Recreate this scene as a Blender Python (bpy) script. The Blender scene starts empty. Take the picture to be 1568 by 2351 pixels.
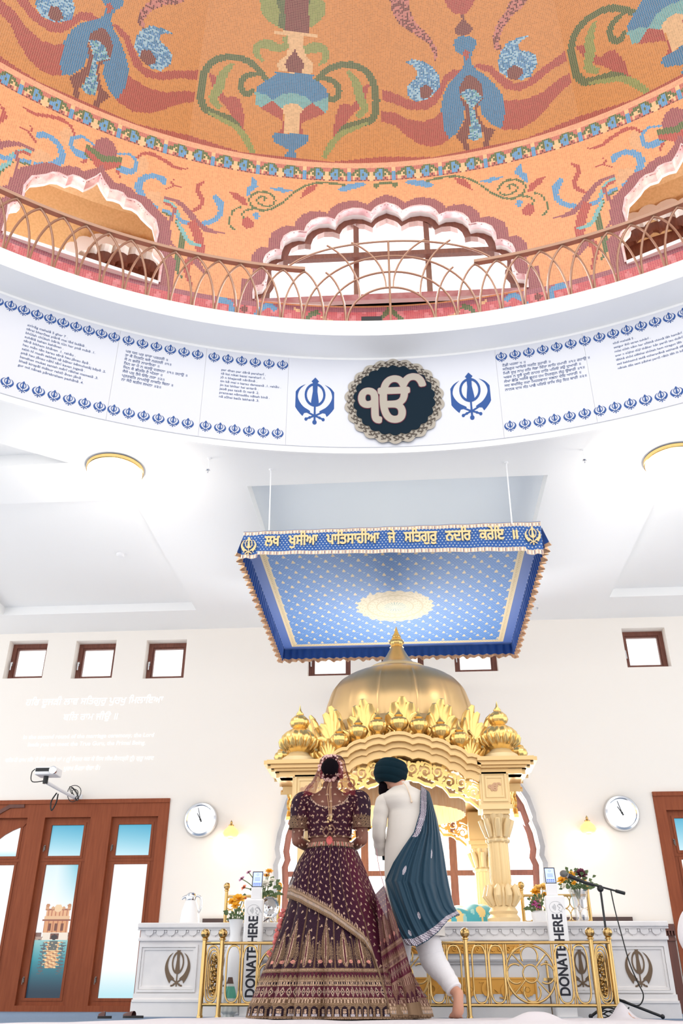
import bpy, math, random
import numpy as np
from mathutils import Vector, Matrix
from mathutils.geometry import delaunay_2d_cdt, interpolate_bezier

SC = bpy.context.scene
COL = SC.collection
PI = math.pi
R_ = math.radians

# ------------------------------------------------------------------ camera
CAM_F, CAM_PITCH, CAM_YAW, CAM_ROLL = 1989.0, 0.51498, 0.07637, 0.002415
CAM_POS = np.array([0.0, 0.0, 0.10])
_fw = np.array([-math.sin(CAM_YAW)*math.cos(CAM_PITCH), math.cos(CAM_YAW)*math.cos(CAM_PITCH), math.sin(CAM_PITCH)])
_r0 = np.array([math.cos(CAM_YAW), math.sin(CAM_YAW), 0.0])
_u0 = np.cross(_r0, _fw)
_r = math.cos(CAM_ROLL)*_r0 + math.sin(CAM_ROLL)*_u0
_u = -math.sin(CAM_ROLL)*_r0 + math.cos(CAM_ROLL)*_u0
cd = bpy.data.cameras.new('camera')
cam = bpy.data.objects.new('camera', cd)
COL.objects.link(cam)
cd.sensor_fit = 'VERTICAL'
cd.sensor_height = 36.0
cd.sensor_width = 24.0
cd.lens = CAM_F*36.0/2351.0
cd.clip_end = 200
m = Matrix.Identity(4)
for i in range(3):
    m[i][0], m[i][1], m[i][2], m[i][3] = _r[i], _u[i], -_fw[i], CAM_POS[i]
cam.matrix_world = m
SC.camera = cam

# ------------------------------------------------------------------ view, world, daylight
SC.view_settings.view_transform = 'Standard'
SC.view_settings.look = 'None'
SC.view_settings.gamma = 1.0
SC.view_settings.exposure = 1.0
W = bpy.data.worlds.new('daylight')
SC.world = W
W.use_nodes = True
bg = W.node_tree.nodes['Background']
bg.inputs[0].default_value = (1.0, 0.985, 0.965, 1)
bg.inputs[1].default_value = 1.0
SC.cycles.max_bounces = 6
SC.cycles.diffuse_bounces = 4
SC.cycles.glossy_bounces = 3
SC.cycles.transparent_max_bounces = 12
SC.cycles.transmission_bounces = 4
SC.cycles.use_denoising = True
SC.cycles.caustics_reflective = False
SC.cycles.caustics_refractive = False
SC.cycles.sample_clamp_indirect = 6.0

def area(name, loc, target, sx, sy, power, col=(1, 1, 1)):
    d = bpy.data.lights.new(name, 'AREA')
    d.shape = 'RECTANGLE'
    d.size, d.size_y = sx, sy
    d.energy = power
    d.color = col
    o = bpy.data.objects.new(name, d)
    COL.objects.link(o)
    o.location = loc
    o.rotation_euler = (Vector(target)-Vector(loc)).to_track_quat('-Z', 'Y').to_euler()
    return o

# daylight through the openings of the room
area('daylight_arched_window', (-0.06, 11.7, 1.5), (-0.06, 6, 1.4), 3.0, 2.6, 300, (0.97, 0.985, 1))
area('daylight_drum_window', (-0.03, 8.0, 7.9), (0.0, 2.0, 7.6), 2.8, 1.4, 60, (0.98, 0.985, 1))
# ------------------------------------------------------------------ pixel helpers: a picture point at a known depth gives a place in the room
def ray(x, y):
    return _fw + _r*((x-784)/CAM_F) - _u*((y-1175.5)/CAM_F)
def at(x, y, Y):
    d = ray(x, y)
    return CAM_POS + d*(Y-CAM_POS[1])/d[1]
def atz(x, y, Z):
    d = ray(x, y)
    return CAM_POS + d*(Z-CAM_POS[2])/d[2]
DC = (0.065, 0.75)          # axis of the dome
def cyl(x, y, R):           # -> azimuth (deg) and height on a cylinder round the dome axis
    d = ray(x, y)
    a = d[0]**2+d[1]**2
    ox, oy = CAM_POS[0]-DC[0], CAM_POS[1]-DC[1]
    b = 2*(ox*d[0]+oy*d[1])
    c = ox*ox+oy*oy-R*R
    t = (-b+math.sqrt(b*b-4*a*c))/(2*a)
    P = CAM_POS+d*t
    return math.degrees(math.atan2(P[0]-DC[0], P[1]-DC[1])), P[2]
def pol(az, R, z):
    a = math.radians(az)
    return (DC[0]+R*math.sin(a), DC[1]+R*math.cos(a), z)

# ------------------------------------------------------------------ materials
def s2l(c):
    c = np.asarray(c, float)/255.0
    return np.where(c <= 0.04045, c/12.92, ((c+0.055)/1.055)**2.4)
def mat(name, rgb, rough=0.6, metal=0.0, spec=0.5, emit=None, estr=0.0, alpha=None, sheen=0.0, noise=None, bump=None, coat=0.0):
    M = bpy.data.materials.new(name)
    M.use_nodes = True
    nt = M.node_tree
    b = nt.nodes['Principled BSDF']
    c = tuple(s2l(rgb))+(1,)
    b.inputs['Base Color'].default_value = c
    b.inputs['Roughness'].default_value = rough
    b.inputs['Metallic'].default_value = metal
    b.inputs['Specular IOR Level'].default_value = spec
    if coat: b.inputs['Coat Weight'].default_value = coat
    if sheen: b.inputs['Sheen Weight'].default_value = sheen
    if emit is not None:
        b.inputs['Emission Color'].default_value = tuple(s2l(emit))+(1,)
        b.inputs['Emission Strength'].default_value = estr
    if alpha is not None: b.inputs['Alpha'].default_value = alpha
    if noise:                                     # (scale, second colour, low, high)
        tc = nt.nodes.new('ShaderNodeTexCoord')
        n = nt.nodes.new('ShaderNodeTexNoise'); n.inputs['Scale'].default_value = noise[0]; n.inputs['Detail'].default_value = 6
        mp = nt.nodes.new('ShaderNodeMapping')
        if len(noise) > 4: mp.inputs['Scale'].default_value = noise[4]
        r = nt.nodes.new('ShaderNodeValToRGB')
        r.color_ramp.elements[0].position = noise[2]; r.color_ramp.elements[1].position = noise[3]
        r.color_ramp.elements[0].color = c; r.color_ramp.elements[1].color = tuple(s2l(noise[1]))+(1,)
        nt.links.new(tc.outputs['Object'], mp.inputs[0]); nt.links.new(mp.outputs[0], n.inputs[0])
        nt.links.new(n.outputs[0], r.inputs[0]); nt.links.new(r.outputs[0], b.inputs['Base Color'])
    if bump:                                      # (scale, strength)
        tc = nt.nodes.new('ShaderNodeTexCoord')
        n = nt.nodes.new('ShaderNodeTexNoise'); n.inputs['Scale'].default_value = bump[0]; n.inputs['Detail'].default_value = 4
        bp = nt.nodes.new('ShaderNodeBump'); bp.inputs['Strength'].default_value = bump[1]; bp.inputs['Distance'].default_value = 0.01
        nt.links.new(tc.outputs['Object'], n.inputs[0]); nt.links.new(n.outputs[0], bp.inputs['Height']); nt.links.new(bp.outputs[0], b.inputs['Normal'])
    return M
def mat_attr(name, rough=0.5, metal=0.0, spec=0.5, grout=None, sheen=0.0, alpha=None, emit=0.0, bump=None, metal_attr=False):
    """colour comes from the per-face colours of the mesh (mosaic tiles, woven and stitched cloth, printed glass)"""
    M = bpy.data.materials.new(name)
    M.use_nodes = True
    nt = M.node_tree
    b = nt.nodes['Principled BSDF']
    at_ = nt.nodes.new('ShaderNodeAttribute'); at_.attribute_name = 'Col'
    src = at_.outputs['Color']
    if grout is not None:
        uv = nt.nodes.new('ShaderNodeUVMap'); uv.uv_map = 'UVMap'
        sp = nt.nodes.new('ShaderNodeSeparateXYZ'); nt.links.new(uv.outputs[0], sp.inputs[0])
        def edge(o):
            s = nt.nodes.new('ShaderNodeMath'); s.operation = 'SUBTRACT'; s.inputs[1].default_value = 0.5; nt.links.new(o, s.inputs[0])
            a = nt.nodes.new('ShaderNodeMath'); a.operation = 'ABSOLUTE'; nt.links.new(s.outputs[0], a.inputs[0])
            return a.outputs[0]
        mx = nt.nodes.new('ShaderNodeMath'); mx.operation = 'MAXIMUM'
        nt.links.new(edge(sp.outputs[0]), mx.inputs[0]); nt.links.new(edge(sp.outputs[1]), mx.inputs[1])
        g = nt.nodes.new('ShaderNodeMath'); g.operation = 'GREATER_THAN'; g.inputs[1].default_value = 0.44
        nt.links.new(mx.outputs[0], g.inputs[0])
        mi = nt.nodes.new('ShaderNodeMix'); mi.data_type = 'RGBA'
        pale = nt.nodes.new('ShaderNodeMix'); pale.data_type = 'RGBA'; pale.inputs[0].default_value = 0.45
        pale.inputs[7].default_value = tuple(s2l(grout))+(1,)
        nt.links.new(src, pale.inputs[6]); nt.links.new(pale.outputs[2], mi.inputs[7])
        nt.links.new(g.outputs[0], mi.inputs[0]); nt.links.new(src, mi.inputs[6])
        src = mi.outputs[2]
    if emit: b.inputs['Base Color'].default_value = (0.02, 0.02, 0.02, 1)
    else: nt.links.new(src, b.inputs['Base Color'])
    b.inputs['Roughness'].default_value = rough
    b.inputs['Metallic'].default_value = metal
    b.inputs['Specular IOR Level'].default_value = spec
    if sheen: b.inputs['Sheen Weight'].default_value = sheen
    if alpha is not None:
        b.inputs['Alpha'].default_value = alpha
    if alpha is None and metal_attr:
        nt.links.new(at_.outputs['Alpha'], b.inputs['Alpha'])
    if emit:
        nt.links.new(src, b.inputs['Emission Color']); b.inputs['Emission Strength'].default_value = emit
    if bump:
        tc = nt.nodes.new('ShaderNodeTexCoord')
        n = nt.nodes.new('ShaderNodeTexNoise'); n.inputs['Scale'].default_value = bump[0]; n.inputs['Detail'].default_value = 4
        bp = nt.nodes.new('ShaderNodeBump'); bp.inputs['Strength'].default_value = bump[1]; bp.inputs['Distance'].default_value = 0.01
        nt.links.new(tc.outputs['Object'], n.inputs[0]); nt.links.new(n.outputs[0], bp.inputs['Height']); nt.links.new(bp.outputs[0], b.inputs['Normal'])
    return M

M = {}
M['wall'] = mat('wall_paint', (246, 240, 233), 0.9, spec=0.2)
M['white'] = mat('white_plaster', (248, 248, 248), 0.85, spec=0.2)
M['ceiling'] = mat('ceiling_paint', (246, 246, 246), 0.9, spec=0.2)
M['coffer'] = mat('coffer_shade_tint', (236, 242, 248), 0.9, spec=0.2)  # faint blue of the shade above the canopy, put into the centre coffer's colour
M['print'] = mat('banner_vinyl', (216, 218, 226), 0.5)
M['blue'] = mat('blue_ink', (26, 76, 146), 0.6)
M['ink'] = mat('text_ink', (62, 84, 132), 0.6)
M['wood'] = mat('brown_wood', (150, 80, 50), 0.5, spec=0.2, noise=(3.0, (132, 66, 40), 0.3, 0.75, (14, 14, 1.2)))
M['woodd'] = mat('dark_wood', (104, 54, 40), 0.45, noise=(3.0, (84, 44, 34), 0.3, 0.75, (14, 14, 1.2)))
M['copper'] = mat('rose_gold_metal', (176, 138, 116), 0.32, metal=0.35)
M['brass'] = mat('polished_brass', (196, 164, 108), 0.17, metal=1.0)
M['gold'] = mat('gilded_surface', (246, 206, 128), 0.27, metal=0.8)
M['goldsat'] = mat('satin_gilding', (222, 186, 132), 0.38, metal=0.8)
M['goldpale'] = mat('pale_gold_paint', (236, 208, 158), 0.4, metal=0.25)
M['goldrelief'] = mat('gold_relief', (206, 152, 72), 0.35, metal=0.7)
M['marble'] = mat('white_marble', (234, 231, 230), 0.35, noise=(2.2, (200, 199, 204), 0.45, 0.8))
M['marbleg'] = mat('grey_marble', (180, 180, 184), 0.35, noise=(4.0, (150, 150, 156), 0.4, 0.8))
M['bronze'] = mat('bronze_inlay', (110, 88, 66), 0.5)
M['steel'] = mat('chrome', (220, 222, 226), 0.12, metal=1.0)
M['black'] = mat('black_metal', (26, 28, 32), 0.45)
M['rubber'] = mat('black_cable', (24, 24, 26), 0.6)
M['whitep'] = mat('white_plastic', (242, 242, 244), 0.4)
M['glow'] = mat('lamp_glass', (255, 246, 230), 0.4, emit=(255, 240, 214), estr=3.0)
M['glass'] = None

def glass_mat(name, tint=(1, 1, 1), gloss=0.08):
    G = bpy.data.materials.new(name); G.use_nodes = True
    nt = G.node_tree; nt.nodes.clear()
    o = nt.nodes.new('ShaderNodeOutputMaterial'); t = nt.nodes.new('ShaderNodeBsdfTransparent'); g = nt.nodes.new('ShaderNodeBsdfGlossy')
    t.inputs[0].default_value = tint+(1,); g.inputs['Roughness'].default_value = 0.03
    mx = nt.nodes.new('ShaderNodeMixShader'); mx.inputs[0].default_value = gloss
    nt.links.new(t.outputs[0], mx.inputs[1]); nt.links.new(g.outputs[0], mx.inputs[2]); nt.links.new(mx.outputs[0], o.inputs[0])
    return G
M['glass'] = glass_mat('window_glass')

# ------------------------------------------------------------------ objects, names, labels
def tag(o, label=None, cat=None, group=None, kind=None):
    if label: o['label'] = label
    if cat: o['category'] = cat
    if group: o['group'] = group
    if kind: o['kind'] = kind
    return o
def empty(name, loc=(0, 0, 0), label=None, cat=None, group=None, rz=0.0, kind=None):
    o = bpy.data.objects.new(name, None)
    o.empty_display_size = 0.05
    COL.objects.link(o)
    o.location = loc
    o.rotation_euler = (0, 0, rz)
    return tag(o, label, cat, group, kind)
def copy_tree(o, parent=None):
    c = o.copy(); COL.objects.link(c)
    if parent is not None:
        c.parent = parent; c.matrix_parent_inverse = o.matrix_parent_inverse.copy()
    for ch in list(o.children): copy_tree(ch, c)
    return c

class MB:
    def __init__(s):
        s.v, s.f, s.c = [], [], []
    def add(s, verts, faces, col=None):
        n = len(s.v)
        s.v.extend([tuple(map(float, p)) for p in verts])
        for f in faces:
            s.f.append(tuple(i+n for i in f)); s.c.append(col)
        return s
    def box(s, a, b, col=None):
        x0, y0, z0 = a; x1, y1, z1 = b
        x0, x1 = min(x0, x1), max(x0, x1); y0, y1 = min(y0, y1), max(y0, y1); z0, z1 = min(z0, z1), max(z0, z1)
        v = [(x0, y0, z0), (x1, y0, z0), (x1, y1, z0), (x0, y1, z0), (x0, y0, z1), (x1, y0, z1), (x1, y1, z1), (x0, y1, z1)]
        return s.add(v, [(0, 3, 2, 1), (4, 5, 6, 7), (0, 1, 5, 4), (1, 2, 6, 5), (2, 3, 7, 6), (3, 0, 4, 7)], col)
    def tube(s, path, r, seg=8, closed=False, cap=True, flat=1.0, up=None, col=None):
        P = [Vector(p) for p in path]
        n = len(P)
        rr = [r]*n if not hasattr(r, '__len__') else list(r)
        verts = []
        T = []
        for i in range(n):
            if closed: t = P[(i+1) % n]-P[i-1]
            else: t = P[min(i+1, n-1)]-P[max(i-1, 0)]
            if t.length < 1e-9: t = Vector((0, 0, 1))
            T.append(t.normalized())
        ref = Vector(up) if up is not None else (Vector((0, 0, 1)) if abs(T[0].z) < 0.9 else Vector((1, 0, 0)))
        N = (ref-T[0]*ref.dot(T[0])).normalized()
        for i in range(n):
            if up is not None and abs(Vector(up).dot(T[i])) < 0.98: N = Vector(up)
            N = (N-T[i]*N.dot(T[i]))
            if N.length < 1e-6: N = T[i].orthogonal()
            N.normalize()
            B = T[i].cross(N)
            for k in range(seg):
                a = 2*PI*k/seg
                verts.append(P[i]+N*(math.cos(a)*rr[i]*flat)+B*(math.sin(a)*rr[i]))
        faces = []
        for i in range(n if closed else n-1):
            j = (i+1) % n
            for k in range(seg):
                k2 = (k+1) % seg
                faces.append((i*seg+k, i*seg+k2, j*seg+k2, j*seg+k))
        if cap and not closed:
            faces.append(tuple(range(seg-1, -1, -1))); faces.append(tuple((n-1)*seg+k for k in range(seg)))
        return s.add(verts, faces, col)
    def lathe(s, prof, c=(0, 0, 0), seg=24, axis='Z', lobes=0, amp=0.0, cap=True, a0=0.0, a1=2*PI, col=None):
        """prof: list of (r, h)"""
        full = abs(a1-a0-2*PI) < 1e-6
        nk = seg if full else seg+1
        verts = []
        for (r, h) in prof:
            for k in range(nk):
                a = a0+(a1-a0)*k/seg
                q = r*(1+(amp*(abs(math.cos(lobes*a/2))*2-1.2) if lobes else 0))
                x, y, z = q*math.cos(a), q*math.sin(a), h
                if axis == 'Y': x, y, z = x, h, y
                if axis == 'X': x, y, z = h, x, y
                verts.append((c[0]+x, c[1]+y, c[2]+z))
        faces = []
        n = len(prof)
        for i in range(n-1):
            for k in range(nk if full else nk-1):
                k2 = (k+1) % nk
                faces.append((i*nk+k, i*nk+k2, (i+1)*nk+k2, (i+1)*nk+k))
        if cap and full:
            if prof[0][0] > 1e-5: faces.append(tuple(range(nk-1, -1, -1)))
            if prof[-1][0] > 1e-5: faces.append(tuple((n-1)*nk+k for k in range(nk)))
        return s.add(verts, faces, col)
    def sphere(s, c, r, seg=16, rings=10, sx=1, sy=1, sz=1, col=None):
        prof = [(r*math.sin(PI*i/rings), -r*math.cos(PI*i/rings)) for i in range(rings+1)]
        n0 = len(s.v)
        s.lathe(prof, (0, 0, 0), seg, cap=False, col=col)
        for i in range(n0, len(s.v)):
            x, y, z = s.v[i]
            s.v[i] = (c[0]+x*sx, c[1]+y*sy, c[2]+z*sz)
        return s
    def grid(s, rows, closed=False, col=None, flip=False):
        n, mcol = len(rows), len(rows[0])
        verts = [p for r in rows for p in r]
        faces = []
        for i in range(n-1):
            for k in range(mcol if closed else mcol-1):
                k2 = (k+1) % mcol
                f = (i*mcol+k, i*mcol+k2, (i+1)*mcol+k2, (i+1)*mcol+k)
                faces.append(f[::-1] if flip else f)
        return s.add(verts, faces, col)
    def prism(s, loops, fn, d0, d1, col=None, rule='evenodd'):
        """fill the 2-d loops and extrude between depths d0 and d1; fn(u, v, d) -> xyz"""
        V, F, E = fill2d(loops, rule)
        n = len(V)
        s.add([fn(u, v, d0) for u, v in V], [tuple(f) for f in F], col)
        s.add([fn(u, v, d1) for u, v in V], [tuple(f[::-1]) for f in F], col)
        vv, ff = [], []
        for a, b in E:
            k = len(vv)
            vv += [fn(*V[a], d0), fn(*V[b], d0), fn(*V[b], d1), fn(*V[a], d1)]
            ff.append((k, k+1, k+2, k+3))
        return s.add(vv, ff, col)
    def sheet(s, loops, fn, d, col=None, rule='evenodd'):
        V, F, E = fill2d(loops, rule)
        return s.add([fn(u, v, d) for u, v in V], [tuple(f) for f in F], col)
    def build(s, name, material, parent=None, smooth=None, recalc=True):
        me = bpy.data.meshes.new(name)
        me.from_pydata(s.v, [], s.f)
        me.update()
        if recalc:
            import bmesh
            b = bmesh.new(); b.from_mesh(me); bmesh.ops.remove_doubles(b, verts=b.verts, dist=1e-6) if recalc == 'weld' else None
            bmesh.ops.recalc_face_normals(b, faces=b.faces); b.to_mesh(me); b.free()
        if any(c is not None for c in s.c) and len(me.polygons) == len(s.c):
            arr = np.ones((len(s.c), 4), np.float32)
            for i, c in enumerate(s.c):
                if c is not None: arr[i, :len(c)] = c
            a = me.attributes.new('Col', 'FLOAT_COLOR', 'FACE'); a.data.foreach_set('color', arr.ravel())
        if smooth is not None:
            me.polygons.foreach_set('use_smooth', [True]*len(me.polygons))
            if smooth < 179: me.set_sharp_from_angle(angle=math.radians(smooth))
        me.materials.append(material)
        o = bpy.data.objects.new(name, me)
        COL.objects.link(o)
        if parent is not None: o.parent = parent; o.matrix_parent_inverse = wmat(parent).inverted()
        return o
def wmat(o):
    mm = Matrix.LocRotScale(o.location, o.rotation_euler, o.scale)
    if o.parent is not None: mm = wmat(o.parent) @ o.matrix_parent_inverse @ mm
    return mm

def signed_area(l):
    a = np.asarray(l); x, y = a[:, 0], a[:, 1]
    return 0.5*float((x*np.roll(y, -1)-np.roll(x, -1)*y).sum())
def fill2d(loops, rule='evenodd'):
    """robust fill of possibly overlapping loops -> verts, triangles, boundary edges (done cluster by cluster)"""
    if len(loops) < 8: return _fill2d(loops, rule)
    bx = [(min(p[0] for p in l), max(p[0] for p in l), min(p[1] for p in l), max(p[1] for p in l)) for l in loops if len(l) > 2]
    lp = [l for l in loops if len(l) > 2]
    par = list(range(len(lp)))
    def root(i):
        while par[i] != i: par[i] = par[par[i]]; i = par[i]
        return i
    B_ = np.array(bx)
    for i in range(len(lp)):
        hit = np.nonzero((B_[i+1:, 0] <= B_[i, 1]) & (B_[i+1:, 1] >= B_[i, 0]) & (B_[i+1:, 2] <= B_[i, 3]) & (B_[i+1:, 3] >= B_[i, 2]))[0]
        for j in hit: par[root(int(j)+i+1)] = root(i)
    gr = {}
    for i in range(len(lp)): gr.setdefault(root(i), []).append(lp[i])
    V, F, E = [], [], []
    for g in gr.values():
        v, f, e = _fill2d(g, rule)
        n = len(V); V += v; F += [tuple(i+n for i in t) for t in f]; E += [(a+n, b_+n) for a, b_ in e]
    return V, F, E
def _fill2d(loops, rule='evenodd'):
    pts, edges = [], []
    for l in loops:
        q = []
        for p in l:
            if not q or (abs(p[0]-q[-1][0])+abs(p[1]-q[-1][1])) > 1e-7: q.append((float(p[0]), float(p[1])))
        if len(q) > 1 and abs(q[0][0]-q[-1][0])+abs(q[0][1]-q[-1][1]) < 1e-7: q.pop()
        if len(q) < 3: continue
        k = len(pts)
        pts += [Vector(p) for p in q]
        edges += [(k+i, k+(i+1) % len(q)) for i in range(len(q))]
    if not pts: return [], [], []
    res = delaunay_2d_cdt(pts, edges, [], 0, 1e-7)
    V = np.array([tuple(p) for p in res[0]]); F = [tuple(f) for f in res[2]]
    A = np.array([tuple(pts[a]) for a, b in edges]); B = np.array([tuple(pts[b]) for a, b in edges])
    C = V[np.array(F)].mean(1) if all(len(f) == 3 for f in F) else np.array([V[list(f)].mean(0) for f in F])
    wn = np.zeros(len(C), int)
    for i0 in range(0, len(C), 2000):
        c = C[i0:i0+2000]
        px, py = c[:, 0][:, None], c[:, 1][:, None]
        up = (A[None, :, 1] <= py) & (B[None, :, 1] > py)
        dn = (A[None, :, 1] > py) & (B[None, :, 1] <= py)
        cr = (B[None, :, 0]-A[None, :, 0])*(py-A[None, :, 1])-(px-A[None, :, 0])*(B[None, :, 1]-A[None, :, 1])
        if rule == 'evenodd': wn[i0:i0+2000] = (((up & (cr > 0)) | (dn & (cr < 0))).sum(1)) % 2
        else: wn[i0:i0+2000] = (up & (cr > 0)).sum(1)-(dn & (cr < 0)).sum(1)
    keep = [F[i] for i in range(len(F)) if wn[i] != 0]
    ec = {}
    for f in keep:
        for i in range(len(f)):
            a, b = f[i], f[(i+1) % len(f)]
            if (b, a) in ec: ec.pop((b, a))
            else: ec[(a, b)] = 1
    return [tuple(p) for p in V], keep, list(ec)
def circle(cx, cy, r, n=24, ry=None, a0=0.0):
    ry = r if ry is None else ry
    return [(cx+r*math.cos(a0+2*PI*k/n), cy+ry*math.sin(a0+2*PI*k/n)) for k in range(n)]
def catmull(pts, n=6, closed=False):
    P = [np.asarray(p, float) for p in pts]
    out = []
    m_ = len(P)
    for i in range(m_ if closed else m_-1):
        if closed: a, b, c, d = P[i-1], P[i], P[(i+1) % m_], P[(i+2) % m_]
        else: a, b, c, d = P[max(i-1, 0)], P[i], P[i+1], P[min(i+2, m_-1)]
        for k in range(n):
            t = k/n
            out.append(0.5*((2*b)+(-a+c)*t+(2*a-5*b+4*c-d)*t*t+(-a+3*b-3*c+d)*t**3))
    if not closed: out.append(P[-1])
    return out
def stroke2d(path, w):
    """outline of a 2-d stroke; w may vary along the path"""
    P = [np.asarray(p, float)[:2] for p in path]
    n = len(P); ww = [w]*n if not hasattr(w, '__len__') else w
    L, Rr = [], []
    for i in range(n):
        t = P[min(i+1, n-1)]-P[max(i-1, 0)]
        t = t/(np.hypot(*t)+1e-12); nrm = np.array([-t[1], t[0]])
        L.append(P[i]+nrm*ww[i]/2); Rr.append(P[i]-nrm*ww[i]/2)
    return [tuple(p) for p in L+Rr[::-1]]

# ------------------------------------------------------------------ lettering
def reorder(s):
    out = []
    for ch in s:
        if ch == '\u0a3f' and out:
            i = len(out)-1
            while i > 0 and out[i] in '\u0a4d\u0a3c\u0a41\u0a42': i -= 1
            out.insert(i, ch)
        else: out.append(ch)
    return ''.join(out)
_tcache = {}
def text_loops(s, res=3):
    if s in _tcache: return _tcache[s]
    c = bpy.data.curves.new('lettering', 'FONT'); c.body = reorder(s); c.size = 1.0
    o = bpy.data.objects.new('lettering', c); COL.objects.link(o)
    dg = bpy.context.evaluated_depsgraph_get()
    cu = o.to_curve(dg)
    loops = []
    for sp in cu.splines:
        pts = []
        if sp.type == 'BEZIER':
            bp = sp.bezier_points; n = len(bp)
            for i in range(n):
                a, b = bp[i], bp[(i+1) % n]
                straight = a.handle_right_type == 'VECTOR' and b.handle_left_type == 'VECTOR'
                q = interpolate_bezier(a.co, a.handle_right, b.handle_left, b.co, 2 if straight else res+1)
                pts += [(p.x, p.y) for p in q[:-1]]
        else: pts = [(p.co.x, p.co.y) for p in sp.points]
        if len(pts) > 2: loops.append(pts)
    o.to_curve_clear()
    bpy.data.objects.remove(o); bpy.data.curves.remove(c)
    _tcache[s] = loops
    return loops
def text_fill(s, size=1.0, bold=0.0, align='L', res=3, shear=0.0):
    """-> loops scaled; bold > 0 thickens the strokes by overlaying shifted copies"""
    base = text_loops(s, res)
    xs = [p[0] for l in base for p in l]
    if not xs: return [], 0
    w = max(xs); x0 = 0 if align == 'L' else (-(w+min(xs))/2 if align == 'C' else -w)
    L = []
    offs = [(0, 0)] if not bold else [(bold*math.cos(PI*k/4), bold*math.sin(PI*k/4)) for k in range(8)]
    for dx, dy in offs:
        for l in base: L.append([((p[0]+x0+dx+shear*p[1])*size, (p[1]+dy)*size) for p in l])
    return L, w*size

# ------------------------------------------------------------------ painted tile surfaces
def inpoly(poly, x, y):
    P = np.asarray(poly, float)
    r = np.zeros(x.shape, bool)
    bx = (x >= P[:, 0].min()) & (x <= P[:, 0].max()) & (y >= P[:, 1].min()) & (y <= P[:, 1].max())
    if not bx.any(): return r
    xx, yy = x[bx], y[bx]
    c = np.zeros(xx.shape, bool)
    j = len(P)-1
    for i in range(len(P)):
        yi, yj = P[i, 1], P[j, 1]
        k = (yi > yy) != (yj > yy)
        if yi != yj: c ^= k & (xx < (P[j, 0]-P[i, 0])*(yy-yi)/(yj-yi)+P[i, 0])
        j = i
    r[bx] = c
    return r
def tile_mesh(name, pos, nu, nv, cols, material, parent=None, mask=None, smooth=False, uv=True):
    """pos: (nv+1, nu+1, 3); cols: (nv, nu, 3 or 4) linear; one face per tile"""
    idx = np.arange((nv+1)*(nu+1)).reshape(nv+1, nu+1)
    q = np.stack([idx[:-1, :-1], idx[:-1, 1:], idx[1:, 1:], idx[1:, :-1]], -1).reshape(-1, 4)
    c = cols.reshape(nv*nu, -1)
    if mask is not None:
        k = mask.reshape(-1); q = q[k]; c = c[k]
    used, inv = np.unique(q, return_inverse=True)
    vv = pos.reshape(-1, 3)[used].astype(np.float32); q = inv.reshape(-1, 4).astype(np.int32)
    me = bpy.data.meshes.new(name)
    me.vertices.add(len(vv)); me.vertices.foreach_set('co', vv.ravel())
    me.loops.add(len(q)*4); me.loops.foreach_set('vertex_index', q.ravel())
    me.polygons.add(len(q)); me.polygons.foreach_set('loop_start', np.arange(len(q), dtype=np.int32)*4)
    me.update(calc_edges=True)
    a4 = np.ones((len(q), 4), np.float32); a4[:, :c.shape[1]] = c
    a = me.attributes.new('Col', 'FLOAT_COLOR', 'FACE'); a.data.foreach_set('color', a4.ravel())
    if uv:
        u = me.uv_layers.new(name='UVMap')
        u.data.foreach_set('uv', np.tile(np.array([0, 0, 1, 0, 1, 1, 0, 1], np.float32), len(q)))
    if smooth: me.polygons.foreach_set('use_smooth', [True]*len(q))
    me.materials.append(material)
    o = bpy.data.objects.new(name, me); COL.objects.link(o)
    if parent is not None: o.parent = parent; o.matrix_parent_inverse = wmat(parent).inverted()
    return o
RNG = np.random.default_rng(7)
# =================================================================== THE ROOM
WY = 11.0                       # face of the far wall
AX = -0.03                      # middle of the room
def struct(o):
    o['kind'] = 'structure'; return o

b = MB(); b.box((-8, -3.5, -0.12), (8, 12.2, 0.0))
M['carpet'] = mat('blue_grey_carpet', (112, 132, 158), 0.95, spec=0.1, noise=(60, (132, 150, 172), 0.3, 0.7), bump=(300, 0.4))
struct(b.build('floor', M['carpet']))

# far wall with its openings
smallwin = [(5.7, 96, 1557, 1471), (162, 256, 1557, 1470.5), (327, 421, 1557, 1469), (706, 805, 1551, 1460), (876, 974, 1546, 1454), (1045, 1145, 1541.5, 1449), (1441, 1542.5, 1531, 1441)]
wins = []
for (xa, xb, yb, yt) in smallwin:
    a = at(xa, yb, WY); c = at(xb, yb, WY)
    t = at((xa+xb)/2, yt, WY)
    wins.append((a[0], c[0], (a[2]+c[2])/2, t[2]))
rect = lambda x0, x1, z0, z1: [(x0, z0), (x1, z0), (x1, z1), (x0, z1)]
half = [(1258, 2030), (1256, 1982), (1248, 1965), (1250, 1945), (1241, 1908), (1231, 1885), (1229, 1868), (1215, 1830), (1195, 1800), (1170, 1783), (1150, 1774)]
outer = [(at(x, y, WY)[0]-AX, at(x, y, WY)[2]) for x, y in half]
outer = [(outer[0][0], 0.45)] + outer
outer += [(1.02, 2.60), (0.86, 2.66), (0.80, 2.72), (0.55, 2.83), (0.40, 2.88), (0.34, 2.93), (0.14, 2.99), (0.0, 3.08)]
def shrink(pts, d):
    o = []
    for x, z in pts: o.append((max(0.0, x-d*(1 if z < 2.0 else 0.75)), z-(0 if z < 2.0 else d*0.8)))
    return o
arch_in = shrink(outer, 0.075)
sym = lambda h: [(AX+x, z) for x, z in h] + [(AX-x, z) for x, z in h[::-1] if x > 1e-4]
DL, DRt, DTOP = -2.977, 2.915, 2.282
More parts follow.
